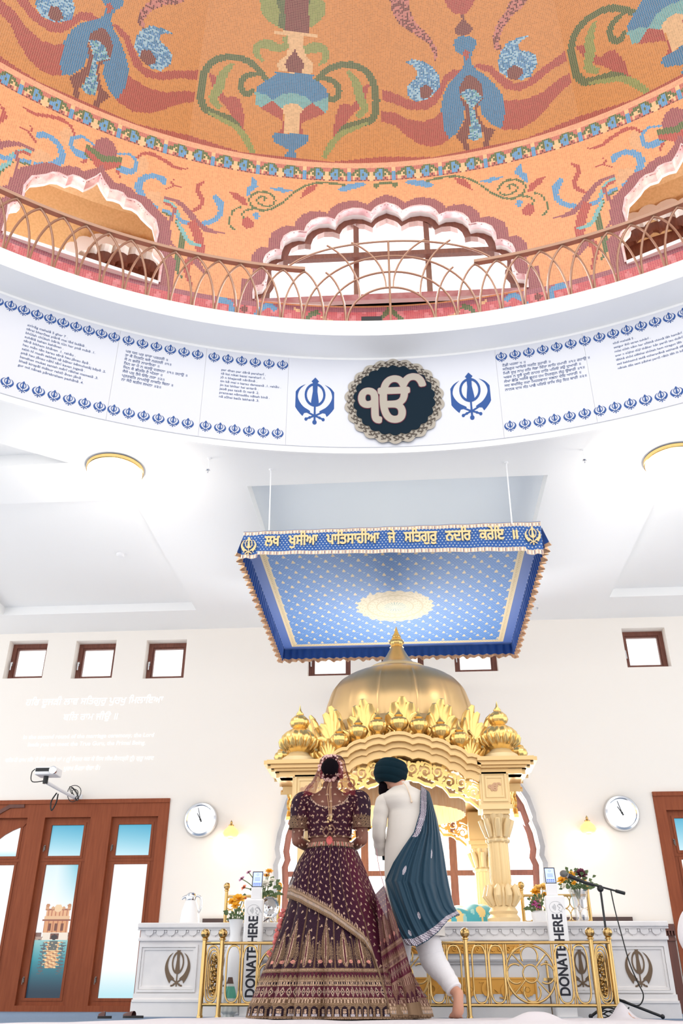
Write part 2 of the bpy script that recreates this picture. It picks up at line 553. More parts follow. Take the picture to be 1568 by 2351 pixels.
wl = [rect(-8, 8, 0, 4.75), sym(arch_in), rect(-5.6, DL, 0.0, DTOP), rect(DRt, 5.6, 0.0, DTOP)] + [rect(*w) for w in wins]
fnY = lambda u, v, d: (u, d, v)
b = MB(); b.prism(wl, fnY, WY, WY+0.32)
struct(b.build('wall_back', M['wall']))
# marble surround of the arched window
b = MB(); b.prism([sym(outer), sym(shrink(outer, 0.06))], fnY, WY-0.06, WY+0.02)
struct(b.build('trim_1', M['marbleg']))
# brown wainscot and dado on the far wall
b = MB()
for x0, x1 in ((2.45, DRt-0.02),):
    b.box((x0, WY-0.03, 0.0), (x1, WY-0.001, 0.84)); b.box((x0, WY-0.07, 0.80), (x1, WY-0.001, 0.87)); b.box((x0, WY-0.05, 0.70), (x1, WY-0.001, 0.73)); b.box((x0, WY-0.05, 0.0), (x1, WY-0.001, 0.16))
    for k in range(14): b.box((x0+0.02+k*0.032, WY-0.062, 0.755), (x0+0.036+k*0.032, WY-0.001, 0.80))
struct(b.build('baseboard_back', M['woodd']))
b = MB(); b.box((-2.45, WY-0.04, 0.87), (-1.65, WY-0.001, 0.945)); b.box((1.60, WY-0.04, 0.87), (2.46, WY-0.001, 0.945))
struct(b.build('trim_2', mat('dark_dado', (74, 52, 46), 0.5)))

# small square windows: brown frame, pane and handle
M['winwood'] = mat('window_frame_wood', (124, 72, 56), 0.4, noise=(4, (102, 56, 44), 0.3, 0.7, (12, 12, 2)))
for i, (x0, x1, z0, z1) in enumerate(wins):
    yy = WY+0.14
    e = struct(empty('window_%d' % (i+1), ((x0+x1)/2, yy, z0)))
    fr = MB(); w_ = 0.058
    fr.prism([rect(x0, x1, z0, z1), rect(x0+w_, x1-w_, z0+w_, z1-w_)], fnY, yy, yy+0.07)
    fr.prism([rect(x0+w_-0.012, x1-w_+0.012, z0+w_-0.012, z1-w_+0.012), rect(x0+w_+0.02, x1-w_-0.02, z0+w_+0.02, z1-w_-0.02)], fnY, yy+0.015, yy+0.06)
    fr.build('window_frame', M['winwood'], e)
    g = MB(); g.box((x0+w_, yy+0.04, z0+w_), (x1-w_, yy+0.046, z1-w_)); g.build('pane', M['glass'], e)
    h = MB(); zc = (z0+z1)/2-0.02; xh = x0+0.03
    h.box((xh-0.012, yy-0.012, zc-0.03), (xh+0.012, yy, zc+0.03)); h.tube([(xh, yy-0.012, zc+0.01), (xh, yy-0.04, zc+0.01), (xh+0.004, yy-0.045, zc-0.10)], 0.009, 8)
    h.build('window_handle', M['steel'], e)
# the large arched window behind the throne
e = struct(empty('window_8', (AX, WY+0.16, 0.45)))
fr = MB(); a2 = shrink(arch_in, 0.075)
fr.prism([sym(arch_in), sym([(x, max(z, 0.53)) for x, z in a2])], fnY, WY+0.16, WY+0.24)
zb1, zb2 = at(1200, 2003, WY+.16)[2], at(1185, 1857, WY+.16)[2]
xm = at(1040, 1960, WY+.16)[0]-AX
for z in (zb1, zb2): fr.box((AX-1.5, WY+0.165, z-0.03), (AX+1.5, WY+0.235, z+0.03))
for x in (-xm, xm): fr.box((AX+x-0.045, WY+0.161, 0.5), (AX+x+0.045, WY+0.239, 2.7))
fr.build('window_frame', M['winwood'], e)
g = MB(); g.sheet([sym(a2)], fnY, WY+0.2); g.build('pane', M['glass'], e)

# tall wooden window doors left and right
M['pane_lit'] = mat_attr('printed_frosted_glass', 0.3, emit=0.5)
def paint_pane(name, x0, x1, z0, z1, Y, fn, parent, nu=60, nv=160):
    U, V = np.meshgrid(np.linspace(x0, x1, nu+1), np.linspace(z0, z1, nv+1))
    pos = np.stack([U, np.full_like(U, Y), V], -1)
    uc, vc = np.meshgrid((np.arange(nu)+.5)/nu, (np.arange(nv)+.5)/nv)
    return tile_mesh(name, pos, nu, nv, s2l(fn(uc, vc)), M['pane_lit'], parent, uv=False)
def mixc(a, b_, t):
    t = np.clip(t, 0, 1)[..., None]
    return np.asarray(a, float)*(1-t)+np.asarray(b_, float)*t
def sky_pane(u, v): return mixc((205, 238, 248), (70, 170, 205), v*0.9+0.1*u)
def white_pane(u, v): return mixc((190, 232, 242), (255, 255, 255), (v-0.02)*5)
def shrine_pane(u, v):
    c = np.empty(u.shape+(3,)); c[:] = mixc((252, 254, 255), (120, 196, 218), (v-0.62)*2.4*(0.35+0.75*u)*(0.4+0.9*abs(u-0.35)))
    wat = mixc((0, 44, 66), (44, 138, 152), (v-0.04)/0.22); wat = np.where((v > 0.26)[..., None], mixc((48, 142, 156), (150, 200, 200), (v-0.26)/0.16), wat)
    c = np.where((v < 0.42)[..., None], wat, c)
    def put(msk, col):
        nonlocal c
        c = np.where(msk[..., None], np.asarray(col, float), c)
    k = np.sin(v*420)+np.sin(v*233+u*25)+0.6*np.sin(u*60+v*90)
    put((v > 0.42) & (v < 0.445) & ((u < .25) | (u > .86)), (176, 150, 136)); put((v > 0.445) & (v < 0.475) & ((u < .16) | (u > .93)), (126, 92, 84))
    put((v > 0.42) & (v < 0.48) & (u > .2) & (u < .95), (240, 226, 210))
    put((v > 0.475) & (v < 0.565) & (u > .2) & (u < .92), (222, 160, 112))
    put((v > 0.475) & (v < 0.565) & (np.abs((u*7.5) % 1-.5) < .13) & (u > .2) & (u < .92), (186, 112, 78))
    put((v > 0.56) & (v < 0.578) & (u > .14) & (u < .97), (150, 88, 66)); put((v > 0.578) & (v < 0.60) & (u > .18) & (u < .93), (232, 188, 146))
    put((v > 0.60) & (v < 0.645) & (u > .22) & (u < .90), (232, 178, 134)); put((v > 0.60) & (v < 0.645) & (np.abs((u*9) % 1-.5) < .16) & (u > .22) & (u < .9), (190, 120, 88))
    put((v > 0.642) & (v < 0.655) & (u > .18) & (u < .94), (168, 104, 78))
    for cx in (.24, .88): put((abs(u-cx) < .05) & (v > .65) & (v < .675), (214, 158, 116)); put(((u-cx)**2/0.0036+(v-.680)**2/0.00018) < 1, (196, 136, 96))
    for cx in (.40, .56, .72): put(((u-cx)**2/0.002+(v-.662)**2/0.00012) < 1, (216, 164, 120))
    put(((u-.56)**2/0.014+(v-.66)**2/0.0009) < 1, (240, 206, 166))
    for cx in (.38, .56, .74): put((abs(u-cx) < 0.04) & (v > .49) & (v < .545), (120, 66, 48))
    put((abs(u-.56) < 0.12) & (v > .425) & (v < .47), (120, 76, 62)); put((((u-.56)/.1)**2+((v-.44)/.02)**2 < 1), (44, 30, 34))
    wob = 0.20+0.05*np.sin(v*190)+0.03*np.sin(v*410)
    refl = (v < 0.405) & (v > 0.215) & (abs(u-.56) < wob)
    put(refl & (k > -1.2), (228, 172, 118)); put(refl & (k > 0.7), (160, 108, 84)); put(refl & (k < -0.6), (246, 212, 160))
    for cx in (.30, .84): put((v < .40) & (v > .17) & (abs(u-cx) < 0.06+0.05*np.sin(v*270)) & (k > -0.8), (84, 92, 100))
    put((v < .415) & (v > .345) & (abs(u-.56) < .12) & (k > -1.3), (96, 100, 98)); put((v < .45) & (v > .415) & (k > 1.5) & (u < .25), (90, 84, 86))
    return c
def win_door(name, xs, sgn, paints, edge_x):
    """xs: list of leaves (pane x0, x1); casing with sunk sashes; sgn mirrors the handle side"""
    e = struct(empty(name, ((xs[0][0]+xs[-1][1])/2, WY, 0)))
    lo0, lo1, tp0, tp1 = 0.135, 1.555, 1.655, 2.015
    sash = [(a-0.085, c+0.085, 0.06, 2.10) for a, c in xs]
    out = rect(min(edge_x), max(edge_x), 0.0, DTOP)
    f = MB(); f.prism([out]+[rect(*s) for s in sash], fnY, WY-0.015, WY+0.10)
    f.prism([rect(min(edge_x), max(edge_x), DTOP-0.02, DTOP+0.03)], fnY, WY-0.03, WY+0.02)
    f.build('door_casing', M['wood'], e)
    for i, (a, c) in enumerate(xs):
        s0, s1, sz0, sz1 = sash[i]
        f = MB()
        f.prism([rect(s0, s1, sz0, sz1), rect(a, c, lo0, lo1), rect(a, c, tp0, tp1)], fnY, WY+0.035, WY+0.10)
        f.prism([rect(a-0.03, c+0.03, lo0-0.03, lo1+0.03), rect(a, c, lo0, lo1)], fnY, WY+0.028, WY+0.04)
        f.prism([rect(a-0.03, c+0.03, tp0-0.03, tp1+0.03), rect(a, c, tp0, tp1)], fnY, WY+0.028, WY+0.04)
        f.box((s0, WY+0.03, 1.59), (s1, WY+0.05, 1.605))
        so = f.build('door_sash', M['wood'], e)
        paint_pane('pane', a, c, lo0, lo1, WY+0.06, paints[i][0], so)
        paint_pane('pane', a, c, tp0, tp1, WY+0.06, paints[i][1], so, 20, 30)
        h = MB()
        hx = a-0.045
        for z in (0.32, 1.75): h.box((hx-0.008, WY+0.026, z-0.03), (hx+0.008, WY+0.036, z+0.03)); h.tube([(hx, WY+0.026, z+0.015), (hx, WY+0.0, z+0.015), (hx, WY-0.003, z-0.05)], 0.0055, 6)
        h.build('door_handle', mat('dull_steel', (120, 112, 108), 0.4, metal=0.6), so)
    return e
px = lambda x, y: at(x, y, WY+0.05)[0]
r0, r1 = px(271, 1912), px(347, 1912)
m0, m1 = px(118, 1912), px(192, 1912)
l1 = px(45, 1925); l0 = l1-0.95
win_door('door_1', [(l0, l1), (m0, m1), (r0, r1)], 1, [(white_pane, white_pane), (shrine_pane, sky_pane), (white_pane, sky_pane)], (-5.2, DL))
b = MB(); b.prism([rect(-5.58, -5.19, 0, DTOP)], fnY, WY-0.01, WY+0.1)
struct(b.build('door_3', M['wood']))
q0 = px(1549, 1895); pw = r1-r0
win_door('door_2', [(q0, q0+pw), (q0+pw+0.32, q0+2*pw+0.32)], -1, [(white_pane, sky_pane), (white_pane, sky_pane)], (DRt, 5.6))
b = MB()
sp = [(px(x, y), at(x, y, WY)[2]) for x, y in ((70, 1882), (56, 1897), (44, 1900), (30, 1906), (12, 1916), (-5, 1929), (-24, 1948), (-60, 1995), (-150, 2100), (-150, 1882))]
b.prism([sp], fnY, WY+0.025, WY+0.055)
struct(b.build('trim_18', M['wood']))
# arched head moulding of the left leaf of door_1
b = MB()
pts = [(px(x, y), at(x, y, WY)[2]) for x, y in ((-60, 1905), (-20, 1876), (10, 1858), (28, 1848), (62, 1848), (62, 1855), (30, 1856), (12, 1866), (-18, 1885), (-60, 1915))]
b.prism([pts], fnY, WY-0.03, WY-0.012)
struct(b.build('trim_3', M['woodd']))

# ceiling of the lower hall with its coffers and the round opening
CZ = 4.57
RC = 6.03
ring = circle(DC[0], DC[1], RC+0.03, 160)
cof = [(-5.3, -2.70, 7.46, 10.34), (-1.50, 1.455, 7.29, 10.4), (2.615, 5.2, 7.46, 10.30)]
tri = [tuple(atz(x, y, CZ)[:2]) for x, y in ((-120, 1020), (0, 1018), (160, 1063), (0, 1070), (-120, 1078))]
b = MB()
b.prism([rect(-8, 8, 0.9, WY+0.02), ring, tri]+[rect(*c) for c in cof], lambda u, v, d: (u, v, d), CZ, CZ+0.34)
ce = struct(b.build('ceiling', M['ceiling']))
for k, (c, d) in enumerate(zip(cof, (0.115, 0.13, 0.115))):
    b = MB(); b.box((c[0]-.0, c[2]-.0, CZ+d), (c[1]+.0, c[3]+.0, CZ+d+0.03))
    struct(b.build('trim_%d' % (4+k), M['coffer'] if k == 1 else M['ceiling']))
b = MB(); b.prism([tri], lambda u, v, d: (u, v, d), CZ+0.12, CZ+0.15); struct(b.build('trim_7', M['ceiling']))

# ring: fascia, soffit and edge of the gallery round the dome opening
def revolve(prof, a0, a1, n):
    rows = []
    for R, z in prof: rows.append([pol(a0+(a1-a0)*k/n, R, z) for k in range(n+1)])
    return rows
b = MB()
b.grid(revolve([(RC+0.05, 4.575), (RC+0.03, 4.562), (RC, 4.562), (RC, 5.70), (RC-0.03, 5.705), (5.70, 5.705), (5.695, 5.715), (5.695, 5.885), (5.71, 5.90), (6.75, 5.90)], -100, 100, 200))
struct(b.build('trim_8', M['white'], smooth=30, recalc=False))
# =================================================================== DRUM WALL AND DOME: glass mosaic
DR = 6.40
A0 = -0.8                       # middle of the arch over the throne
AP = 29.5                       # arch to arch
c2 = lambda x, y: cyl(784+x/2.0, y/2.0, DR)
c3 = lambda x, y: cyl(900+x/3.92, 420+y/3.92, DR)
M['mosaic'] = mat_attr('glass_mosaic', 0.33, spec=0.5, grout=(236, 196, 160))
M['mosaicpink'] = mat_attr('pink_mosaic', 0.3, spec=0.5, grout=(240, 214, 210))
KC = dict(o=(222, 146, 88), r=(176, 70, 68), p=(142, 74, 88), b=(98, 156, 204), B=(60, 120, 182), g=(70, 98, 62), G=(134, 148, 84), t=(104, 172, 176), c=(226, 184, 138), k=(196, 84, 98), m=(112, 50, 58), s=(214, 160, 118), K=(212, 122, 132), O=(208, 136, 72), l=(150, 196, 218))
KL = {k: s2l(v) for k, v in KC.items()}
KL['o'] = s2l((224, 154, 106)); KL['r'] = s2l((168, 66, 66)); KL['b'] = s2l((72, 144, 192)); KL['B'] = s2l((26, 122, 168))

# half outline of a scalloped arch opening, as (degrees from its middle, height)
hp = [(1210, 662), (1209, 645), (1205, 631), (1196, 630), (1186, 629), (1177, 618), (1174, 606), (1175, 597), (1179, 592), (1179, 575), (1172, 562), (1160, 554), (1148, 551), (1137, 552.6), (1135, 538), (1126, 522), (1109, 514.5), (1092, 513), (1078.5, 516), (1072, 503), (1060, 493), (1043, 488), (1022, 489), (1006, 496), (998, 485), (985, 477), (964, 474), (942, 477), (923, 487), (914, 478), (905, 473.5), (896, 471), (888, 468)]
HA = []
for i, (x, y) in enumerate(hp):
    a, z = cyl(x, y, DR); HA.append((a-A0, z))
HA[-1] = (0.0, HA[-1][1]); zs = HA[0][1]; HA[0] = (HA[0][0], zs)
SILL = zs
hs = [(1427, 1165), (1436, 1090), (1448, 1000), (1462, 945), (1440, 905), (1400, 868), (1388, 830), (1398, 780), (1414, 722), (1402, 668), (1388, 610), (1345, 572), (1290, 518), (1255, 470), (1205, 436), (1135, 420), (1100, 375), (1040, 352), (985, 345), (955, 300), (925, 250), (905, 198)]
HS = []
for i, (x, y) in enumerate(hs):
    a, z = cyl(x/3.92, 350+y/3.92, DR); HS.append((max(0.0, a-(A0-AP)), z))
HS[-1] = (0.0, HS[-1][1]); HS[0] = (HS[0][0], SILL)
def arch_loop(a_mid, grow=0.0):
    """closed outline (az, z) of one opening; grow pushes it outwards (metres)"""
    h = []
    HX = HA if abs(a_mid-A0) < 1 or abs(abs(a_mid-A0)-2*AP) < 1 else HS
    n = len(HX)
    for i, (a, z) in enumerate(HX):
        cx, cz = 0.0, SILL+0.55
        dx, dz = R_(a)*DR-cx, z-cz
        L = math.hypot(dx, dz)
        h.append((a+math.degrees(grow*dx/L/DR), z+grow*dz/L))
    h[0] = (h[0][0], SILL)
    return [(a_mid+a, z) for a, z in h]+[(a_mid-a, z) for a, z in h[::-1] if a > 1e-6]
arch_mids = [A0-2*AP, A0-AP, A0, A0+AP, A0+2*AP]

# motifs of the drum wall, traced as outlines (right half; the wall repeats them mirrored)
WALLART = []
def wa(col, pts, fn=c2): WALLART.append((col, [fn(*p) for p in pts]))
def ws(col, path, w, fn=c2, n=5):
    P = catmull(path, n)
    if hasattr(w, '__len__'): w = list(np.interp(np.linspace(0, 1, len(P)), np.linspace(0, 1, len(w)), w))
    WALLART.append((col, [fn(*p) for p in stroke2d(P, w)]))
ws('g', [(208, 842), (225, 838), (245, 850), (262, 846)], 10); wa('g', circle(245, 849, 13, 10)); ws('g', [(208, 842), (190, 838), (165, 850)], 8)
wa('b', [(280, 835), (330, 826), (390, 830), (432, 852), (390, 860), (340, 852)])
ws('g', [(390, 832), (450, 817), (520, 809), (580, 820), (640, 850), (680, 880), (730, 905), (780, 912), (822, 895), (842, 870), (838, 843), (812, 828), (778, 826), (745, 836), (724, 856), (724, 880), (742, 895), (776, 890), (803, 874), (803, 855), (785, 846), (766, 856), (774, 868)], 9)
ws('g', [(815, 900), (860, 903), (882, 922), (872, 942)], 9); ws('g', [(880, 885), (920, 897), (940, 930), (945, 965), (925, 992)], 9)
wa('r', [(520, 815), (560, 820), (590, 845), (600, 872), (560, 855), (530, 840)])
wa('b', [(630, 835), (690, 815), (748, 807), (720, 825), (680, 838)])
wa('b', [(822, 748), (797, 775), (800, 800), (830, 820), (850, 842), (860, 830), (850, 800), (828, 785)])
wa('r', [(938, 812), (895, 823), (865, 848), (848, 887), (880, 872), (912, 845)])
wa('b', [(812, 913), (830, 925), (826, 945), (810, 953), (798, 935)])
wa('r', [(860, 933), (887, 950), (882, 975), (866, 992), (834, 985), (826, 963)])
# long ribbons and bird beside the side arch
wa('s', [(1262, 815), (1275, 780), (1320, 768), (1345, 785), (1305, 840), (1265, 860)])
ws('b', [(1243, 748), (1255, 722), (1285, 703), (1330, 700), (1363, 716), (1376, 750), (1358, 792), (1322, 828), (1283, 855)], [16, 30, 22, 26, 34, 36, 30, 22, 8])
ws('r', [(1160, 768), (1195, 757), (1225, 762), (1250, 768)], 8); ws('r', [(1198, 725), (1212, 738), (1200, 757)], 8)
ws('r', [(1052, 750), (1085, 768), (1086, 795), (1070, 835), (1090, 872), (1150, 892)], [8, 20, 24, 22, 20, 12])
ws('b', [(1012, 822), (985, 860), (985, 905), (1025, 938), (1100, 948), (1155, 935), (1190, 910), (1205, 870)], [26, 34, 26, 22, 22, 18, 16, 16])
ws('t', [(1255, 818), (1215, 845), (1192, 885), (1188, 905)], 14)
ws('p', [(1258, 806), (1200, 826), (1152, 868), (1120, 915), (1060, 975), (972, 1000)], [12, 16, 26, 30, 22, 4])
ws('r', [(1255, 830), (1220, 850), (1200, 880)], 12)
ws('p', [(1200, 860), (1228, 915), (1246, 965), (1240, 1010), (1215, 1050)], [16, 14, 14, 14, 10])
wa('b', [(1220, 880), (1268, 852), (1272, 868), (1225, 893)]); wa('g', [(1224, 893), (1272, 868), (1272, 876), (1228, 902)])
ws('r', [(1130, 930), (1100, 1010), (1098, 1085), (1140, 1110)], [40, 46, 44, 10])
ws('g', [(1205, 915), (1178, 985), (1185, 1050), (1212, 1100), (1212, 1150), (1190, 1200)], [10, 22, 34, 32, 22, 5])
ws('t', [(1198, 920), (1170, 985), (1140, 1030), (1078, 1052)], [14, 20, 18, 4])
ws('p', [(1060, 1180), (1090, 1165), (1120, 1120), (1160, 1100)], [6, 20, 30, 26]); ws('r', [(1150, 1110), (1165, 1170), (1145, 1240)], [36, 30, 6])
# swirl and tulip above the side arch
wa('s', circle(1365, 640, 46, 14))
ws('r', [(1130, 682), (1180, 675), (1240, 632), (1300, 596), (1350, 590), (1390, 622)], [5, 12, 16, 16, 14, 8])
ws('b', [(1475, 576), (1410, 588), (1378, 628), (1392, 664), (1440, 662), (1472, 640)], [8, 12, 18, 24, 32, 26]); ws('r', [(1478, 655), (1462, 690)], [16, 8])
tulip = cyl(784+1520/2, 580/2, DR)
# pink band under the arches
PB = []
def pb(col, path, w): PB.append((col, [c3(*p) for p in stroke2d(catmull(path, 5), w)]))
pb('g', [(-12, 1125), (10, 1160), (60, 1210), (120, 1260)], 40)
pb('g', [(620, 1110), (680, 1120), (735, 1160), (740, 1190)], 46); pb('c', [(500, 1200), (560, 1195), (600, 1150)], 24); pb('c', [(800, 1090), (850, 1060)], 26)
pb('b', [(1020, 1060), (1080, 1010), (1150, 1030), (1200, 1080), (1215, 1110)], 46); pb('b', [(930, 1165), (1000, 1135), (1080, 1130)], 28)
pb('b', [(1430, 1080), (1440, 970), (1500, 930), (1568, 925)], 50); pb('m', [(1290, 1010), (1340, 1040)], 60)

def paint_wall(az, z):
    """az, z arrays -> linear rgb"""
    f = np.abs(az-A0) % (2*AP); f = np.where(f > AP, 2*AP-f, f)      # mirrored repeat
    azf = A0+f
    out = np.empty(az.shape+(3,)); out[:] = KL['o']
    side = np.minimum(f, AP-f)
    for col, P in WALLART:
        k = inpoly(P, azf, z); out[k] = KL[col]
    # tulip over the side arch
    dx = (f-AP)*R_(1)*DR; tz = tulip[1]
    dz = z-tz
    k = (dx/0.13)**2+((dz-0.05)/0.22)**2 < 1; out[k] = KL['p']
    k2 = (abs(dx) < 0.2) & (dz < -0.02+0.4*abs(dx)) & (dz > -0.24+0.55*abs(dx)); out[k2] = KL['g']
    k3 = (abs(dx) < 0.2) & (dz <= -0.13+0.55*abs(dx)) & (dz > -0.30+1.1*abs(dx)); out[k3] = KL['r']
    k4 = (abs(dx) < 0.035) & (dz < -0.2); out[k4] = KL['r']
    # plum border following each arch
    for am in arch_mids:
        big = [(am+(a-am)*1.0, zz) for a, zz in arch_loop(am, 0.16)]
        k = inpoly(big, az, z); out[k] = KL['p']
        bx = (abs(abs(az-am)-((HA if abs(am-A0) < 1 else HS)[0][0]+0.55)) < 0.75) & (z < SILL+0.28); out[bx] = KL['p']
    # pink band
    ZP = SILL-0.03
    band = z < ZP
    pk = np.empty(az.shape+(3,)); pk[:] = KL['k']
    pk[(np.sin(azf*5)+np.sin(z*23+azf*3)) > 0.9] = KL['K']
    pk[(z > ZP-0.06)] = s2l((150, 84, 104))
    for col, P in PB:
        k = inpoly(P, azf, z); pk[k] = KL[col]
    out[band] = pk[band]
    return out
TS = 0.0225
ZF0, ZF1 = 8.735, 9.06            # frieze band
def cylgrid(a0, a1, z0, z1, R=DR, ts=TS):
    nu = int(R_(a1-a0)*R/ts); nv = max(1, int(round((z1-z0)/ts)))
    A, Z = np.meshgrid(np.linspace(a0, a1, nu+1), np.linspace(z0, z1, nv+1))
    ra = np.radians(A)
    pos = np.stack([DC[0]+R*np.sin(ra), DC[1]+R*np.cos(ra), Z], -1)
    ac, zc = np.meshgrid(a0+(a1-a0)*(np.arange(nu)+.5)/nu, z0+(z1-z0)*(np.arange(nv)+.5)/nv)
    return nu, nv, pos, ac, zc
def jitter(c, amt=0.10):
    j = 1+amt*(RNG.random(c.shape[:2])-0.5)*2
    return np.clip(c*j[..., None], 0, 1)
AMIN, AMAX = -62.0, 60.0
nu, nv, pos, ac, zc = cylgrid(AMIN, AMAX, 5.90, ZF0)
cols = jitter(paint_wall(ac, zc))
hole = np.zeros(ac.shape, bool)
for am in arch_mids: hole |= inpoly(arch_loop(am, 0.0), ac, zc)
struct(tile_mesh('wall_drum', pos, nu, nv, cols, M['mosaic'], mask=~hole))

# frieze: woven-looking band drawn tile by tile
ROWS = ["cqqqqggggqqq", "cqqgggbbggqq", "bqggcgbbbggc", "bggcggbgbbgc", "bqcccgbbbbcc", "bqcqmqbbbmcc", "bmqmqmmqmqmc"]
nu, nv, pos, ac, zc = cylgrid(AMIN, AMAX, ZF0, ZF1)
per = 4.92
u = ((ac+4.72) % per)/per; u = np.where(u > 0.5, 1-u, u)*2
t = (zc-ZF0)/(ZF1-ZF0)
ci = np.clip((u*11.99).astype(int), 0, 11); ri = np.clip(((0.74-t)/0.74*7).astype(int), 0, 6)
KL['q'] = s2l((186, 104, 98)); lut = np.array([[KL[ch] for ch in r] for r in ROWS])
cols = lut[ri, ci]
pinkbg = s2l((178, 96, 92))
cols[t > 0.74] = s2l((222, 160, 128))
cols[(t <= 0.74) & (t > 0.70)] = pinkbg
struct(tile_mesh('trim_9', pos, nu, nv, jitter(cols), M['mosaic']))

# reveals of the openings: pink tile lip, then white plaster
def arch_wall(am, prof, a_pts):
    """prof: list of (grow, R); sweeps the scalloped outline"""
    rows = []
    for g, R in prof:
        rows.append([pol(a, R, z) for a, z in arch_loop(am, g)])
    return rows
M['piped'] = mat('pink_glazed_edge', (226, 178, 182), 0.25, noise=(9.0, (246, 226, 226), 0.35, 0.65))
for k, am in enumerate(arch_mids[1:4]):
    b = MB(); b.grid(arch_wall(am, [(0.022, DR-0.012), (-0.004, DR-0.016), (-0.004, DR+(0.075 if k == 1 else 0.11))], None), closed=True)
    struct(b.build('trim_%d' % (10+k), M['piped'], smooth=40))
    b = MB()
    mid = k == 1
    b.grid(arch_wall(am, [(-0.002, DR+(0.075 if mid else 0.11)), (-0.002, DR+(0.24 if mid else 0.15))], None), closed=True)
    struct(b.build('trim_%d' % (13+k), M['white'], smooth=40))
# window in the middle arch
e = struct(empty('window_9', pol(A0, DR+0.2, SILL)))
fr = MB(); lo, li = arch_loop(A0, 0.0), arch_loop(A0, -0.085)
fnC = lambda u, v, d: pol(u, d, v)
li = [(a, max(z, SILL+0.07)) for a, z in li]
fr.prism([lo, li], fnC, DR+0.14, DR+0.22)
for x in (818, 983):
    a, z = cyl(x, 600, DR+0.17); fr.prism([[(a-0.28, SILL), (a+0.28, SILL), (a+0.28, 8.1), (a-0.28, 8.15)]], fnC, DR+0.145, DR+0.215)
a, z = cyl(900, 604, DR+0.17); fr.prism([[(A0-11.5, z-0.035), (A0+11.5, z-0.035), (A0+11.5, z+0.035), (A0-11.5, z+0.035)]], fnC, DR+0.148, DR+0.212)
fr.build('window_frame', M['winwood'], e)
g = MB(); g.sheet([lo], fnC, DR+0.18); g.build('pane', M['glass'], e)
# bays behind the side arches: tan mosaic vault and a low scalloped window
M['tan'] = mat('tan_mosaic', (214, 178, 128), 0.45, noise=(40, (226, 192, 144), 0.35, 0.65))
for k, am in ((0, arch_mids[1]), (1, arch_mids[3])):
    b = MB()
    b.grid([[pol(am+da, R, z) for da in np.linspace(-14.5, 14.5, 13)] for R, z in ((DR+0.12, 8.85), (DR+0.5, 8.78), (DR+0.9, 8.58), (DR+1.15, 8.25), (DR+1.25, 7.9), (DR+1.25, 5.9))])
    for s in (-1, 1):
        b.add([pol(am+11.5*s, DR+0.12, 5.9), pol(am+10.0*s, DR+1.25, 5.9), pol(am+10.0*s, DR+1.25, 8.85), pol(am+11.5*s, DR+0.12, 8.85)], [(0, 1, 2, 3)])
    b.add([pol(am-14.5, DR+0.12, 6.2), pol(am+14.5, DR+0.12, 6.2), pol(am+14, DR+1.25, 6.2), pol(am-14, DR+1.25, 6.2)], [(0, 1, 2, 3)])
    struct(b.build('wall_bay', M['tan'], smooth=25))
    # sill strip in white
    b = MB(); b.prism([[(am-HS[0][0], SILL-0.035), (am+HS[0][0], SILL-0.035), (am+HS[0][0], SILL+0.01), (am-HS[0][0], SILL+0.01)]], fnC, DR-0.02, DR+0.24)
    struct(b.build('trim_%d' % (16+k), M['white']))
    s = -1 if k == 0 else 1
    area('daylight_bay', pol(am+6*(1 if k else -1), DR+0.7, 6.5), pol(am+3*(1 if k else -1), DR+0.6, 8.8), 0.6, 0.6, 16, (1, 0.98, 0.95))
    e = struct(empty('window_%d' % (10+k), pol(am-5*s, DR+1.2, 7.3)))
    sc = lambda q, dz: [(bwa+a*q, bwz+(z-SILL)*q*0.95+dz) for a, z in [(x, y) for x, y in HA]+[(-x, y) for x, y in HA[::-1] if x > 1e-6]]
    bwa, bwz = cyl(300 if k == 0 else 1508, 640 if k == 0 else 565, DR+1.2); bwz -= 0.25
    w1 = MB(); w1.prism([sc(0.50, 0.0), sc(0.40, 0.0)], fnC, DR+1.0, DR+1.26); w1.build('window_reveal', M['white'], e)
    w1 = MB(); w1.prism([sc(0.40, 0.0), sc(0.30, 0.0)], fnC, DR+1.13, DR+1.24); w1.build('window_frame', M['winwood'], e)
    w1 = MB(); w1.sheet([sc(0.4, 0.0)], fnC, DR+1.2); w1.build('pane', M['winwood'], e)

# ---- dome: 17 flat-sided gores
FW = 21.15; FA = -1.05; HALF = R_(FW/2); DZ0 = 9.06; DRad = 6.40; DH = 6.4
def gore(k, s, e):
    """gore k, s in -1..1 across, e elevation (rad) -> point"""
    am = R_(FA+FW*(k+0.5)); rho = DRad*np.cos(e)
    lx = rho*math.tan(HALF)*s
    return (DC[0]+rho*math.sin(am)+lx*math.cos(am), DC[1]+rho*math.cos(am)-lx*math.sin(am), DZ0+DH*np.sin(e))
def ondome(x, y):
    """picture point -> (gore, s, e)"""
    d = ray(x, y)
    lo_, hi_ = 3.0, 30.0
    def F(t):
        P = CAM_POS+d*t; dx, dy = P[0]-DC[0], P[1]-DC[1]
        a = math.degrees(math.atan2(dx, dy)); k = math.floor((a-FA)/FW); am = R_(FA+FW*(k+0.5))
        rho = dx*math.sin(am)+dy*math.cos(am); lx = dx*math.cos(am)-dy*math.sin(am)
        return (rho/DRad)**2+((P[2]-DZ0)/DH)**2-1 if P[2] > DZ0 else (rho/DRad)**2-1, k, rho, lx, P[2]
    for _ in range(50):
        mid = (lo_+hi_)/2
        if F(mid)[0] < 0: lo_ = mid
        else: hi_ = mid
    f, k, rho, lx, z = F(hi_)
    e = math.atan2((z-DZ0)/DH, rho/DRad)
    return k, lx/(rho*math.tan(HALF)), e
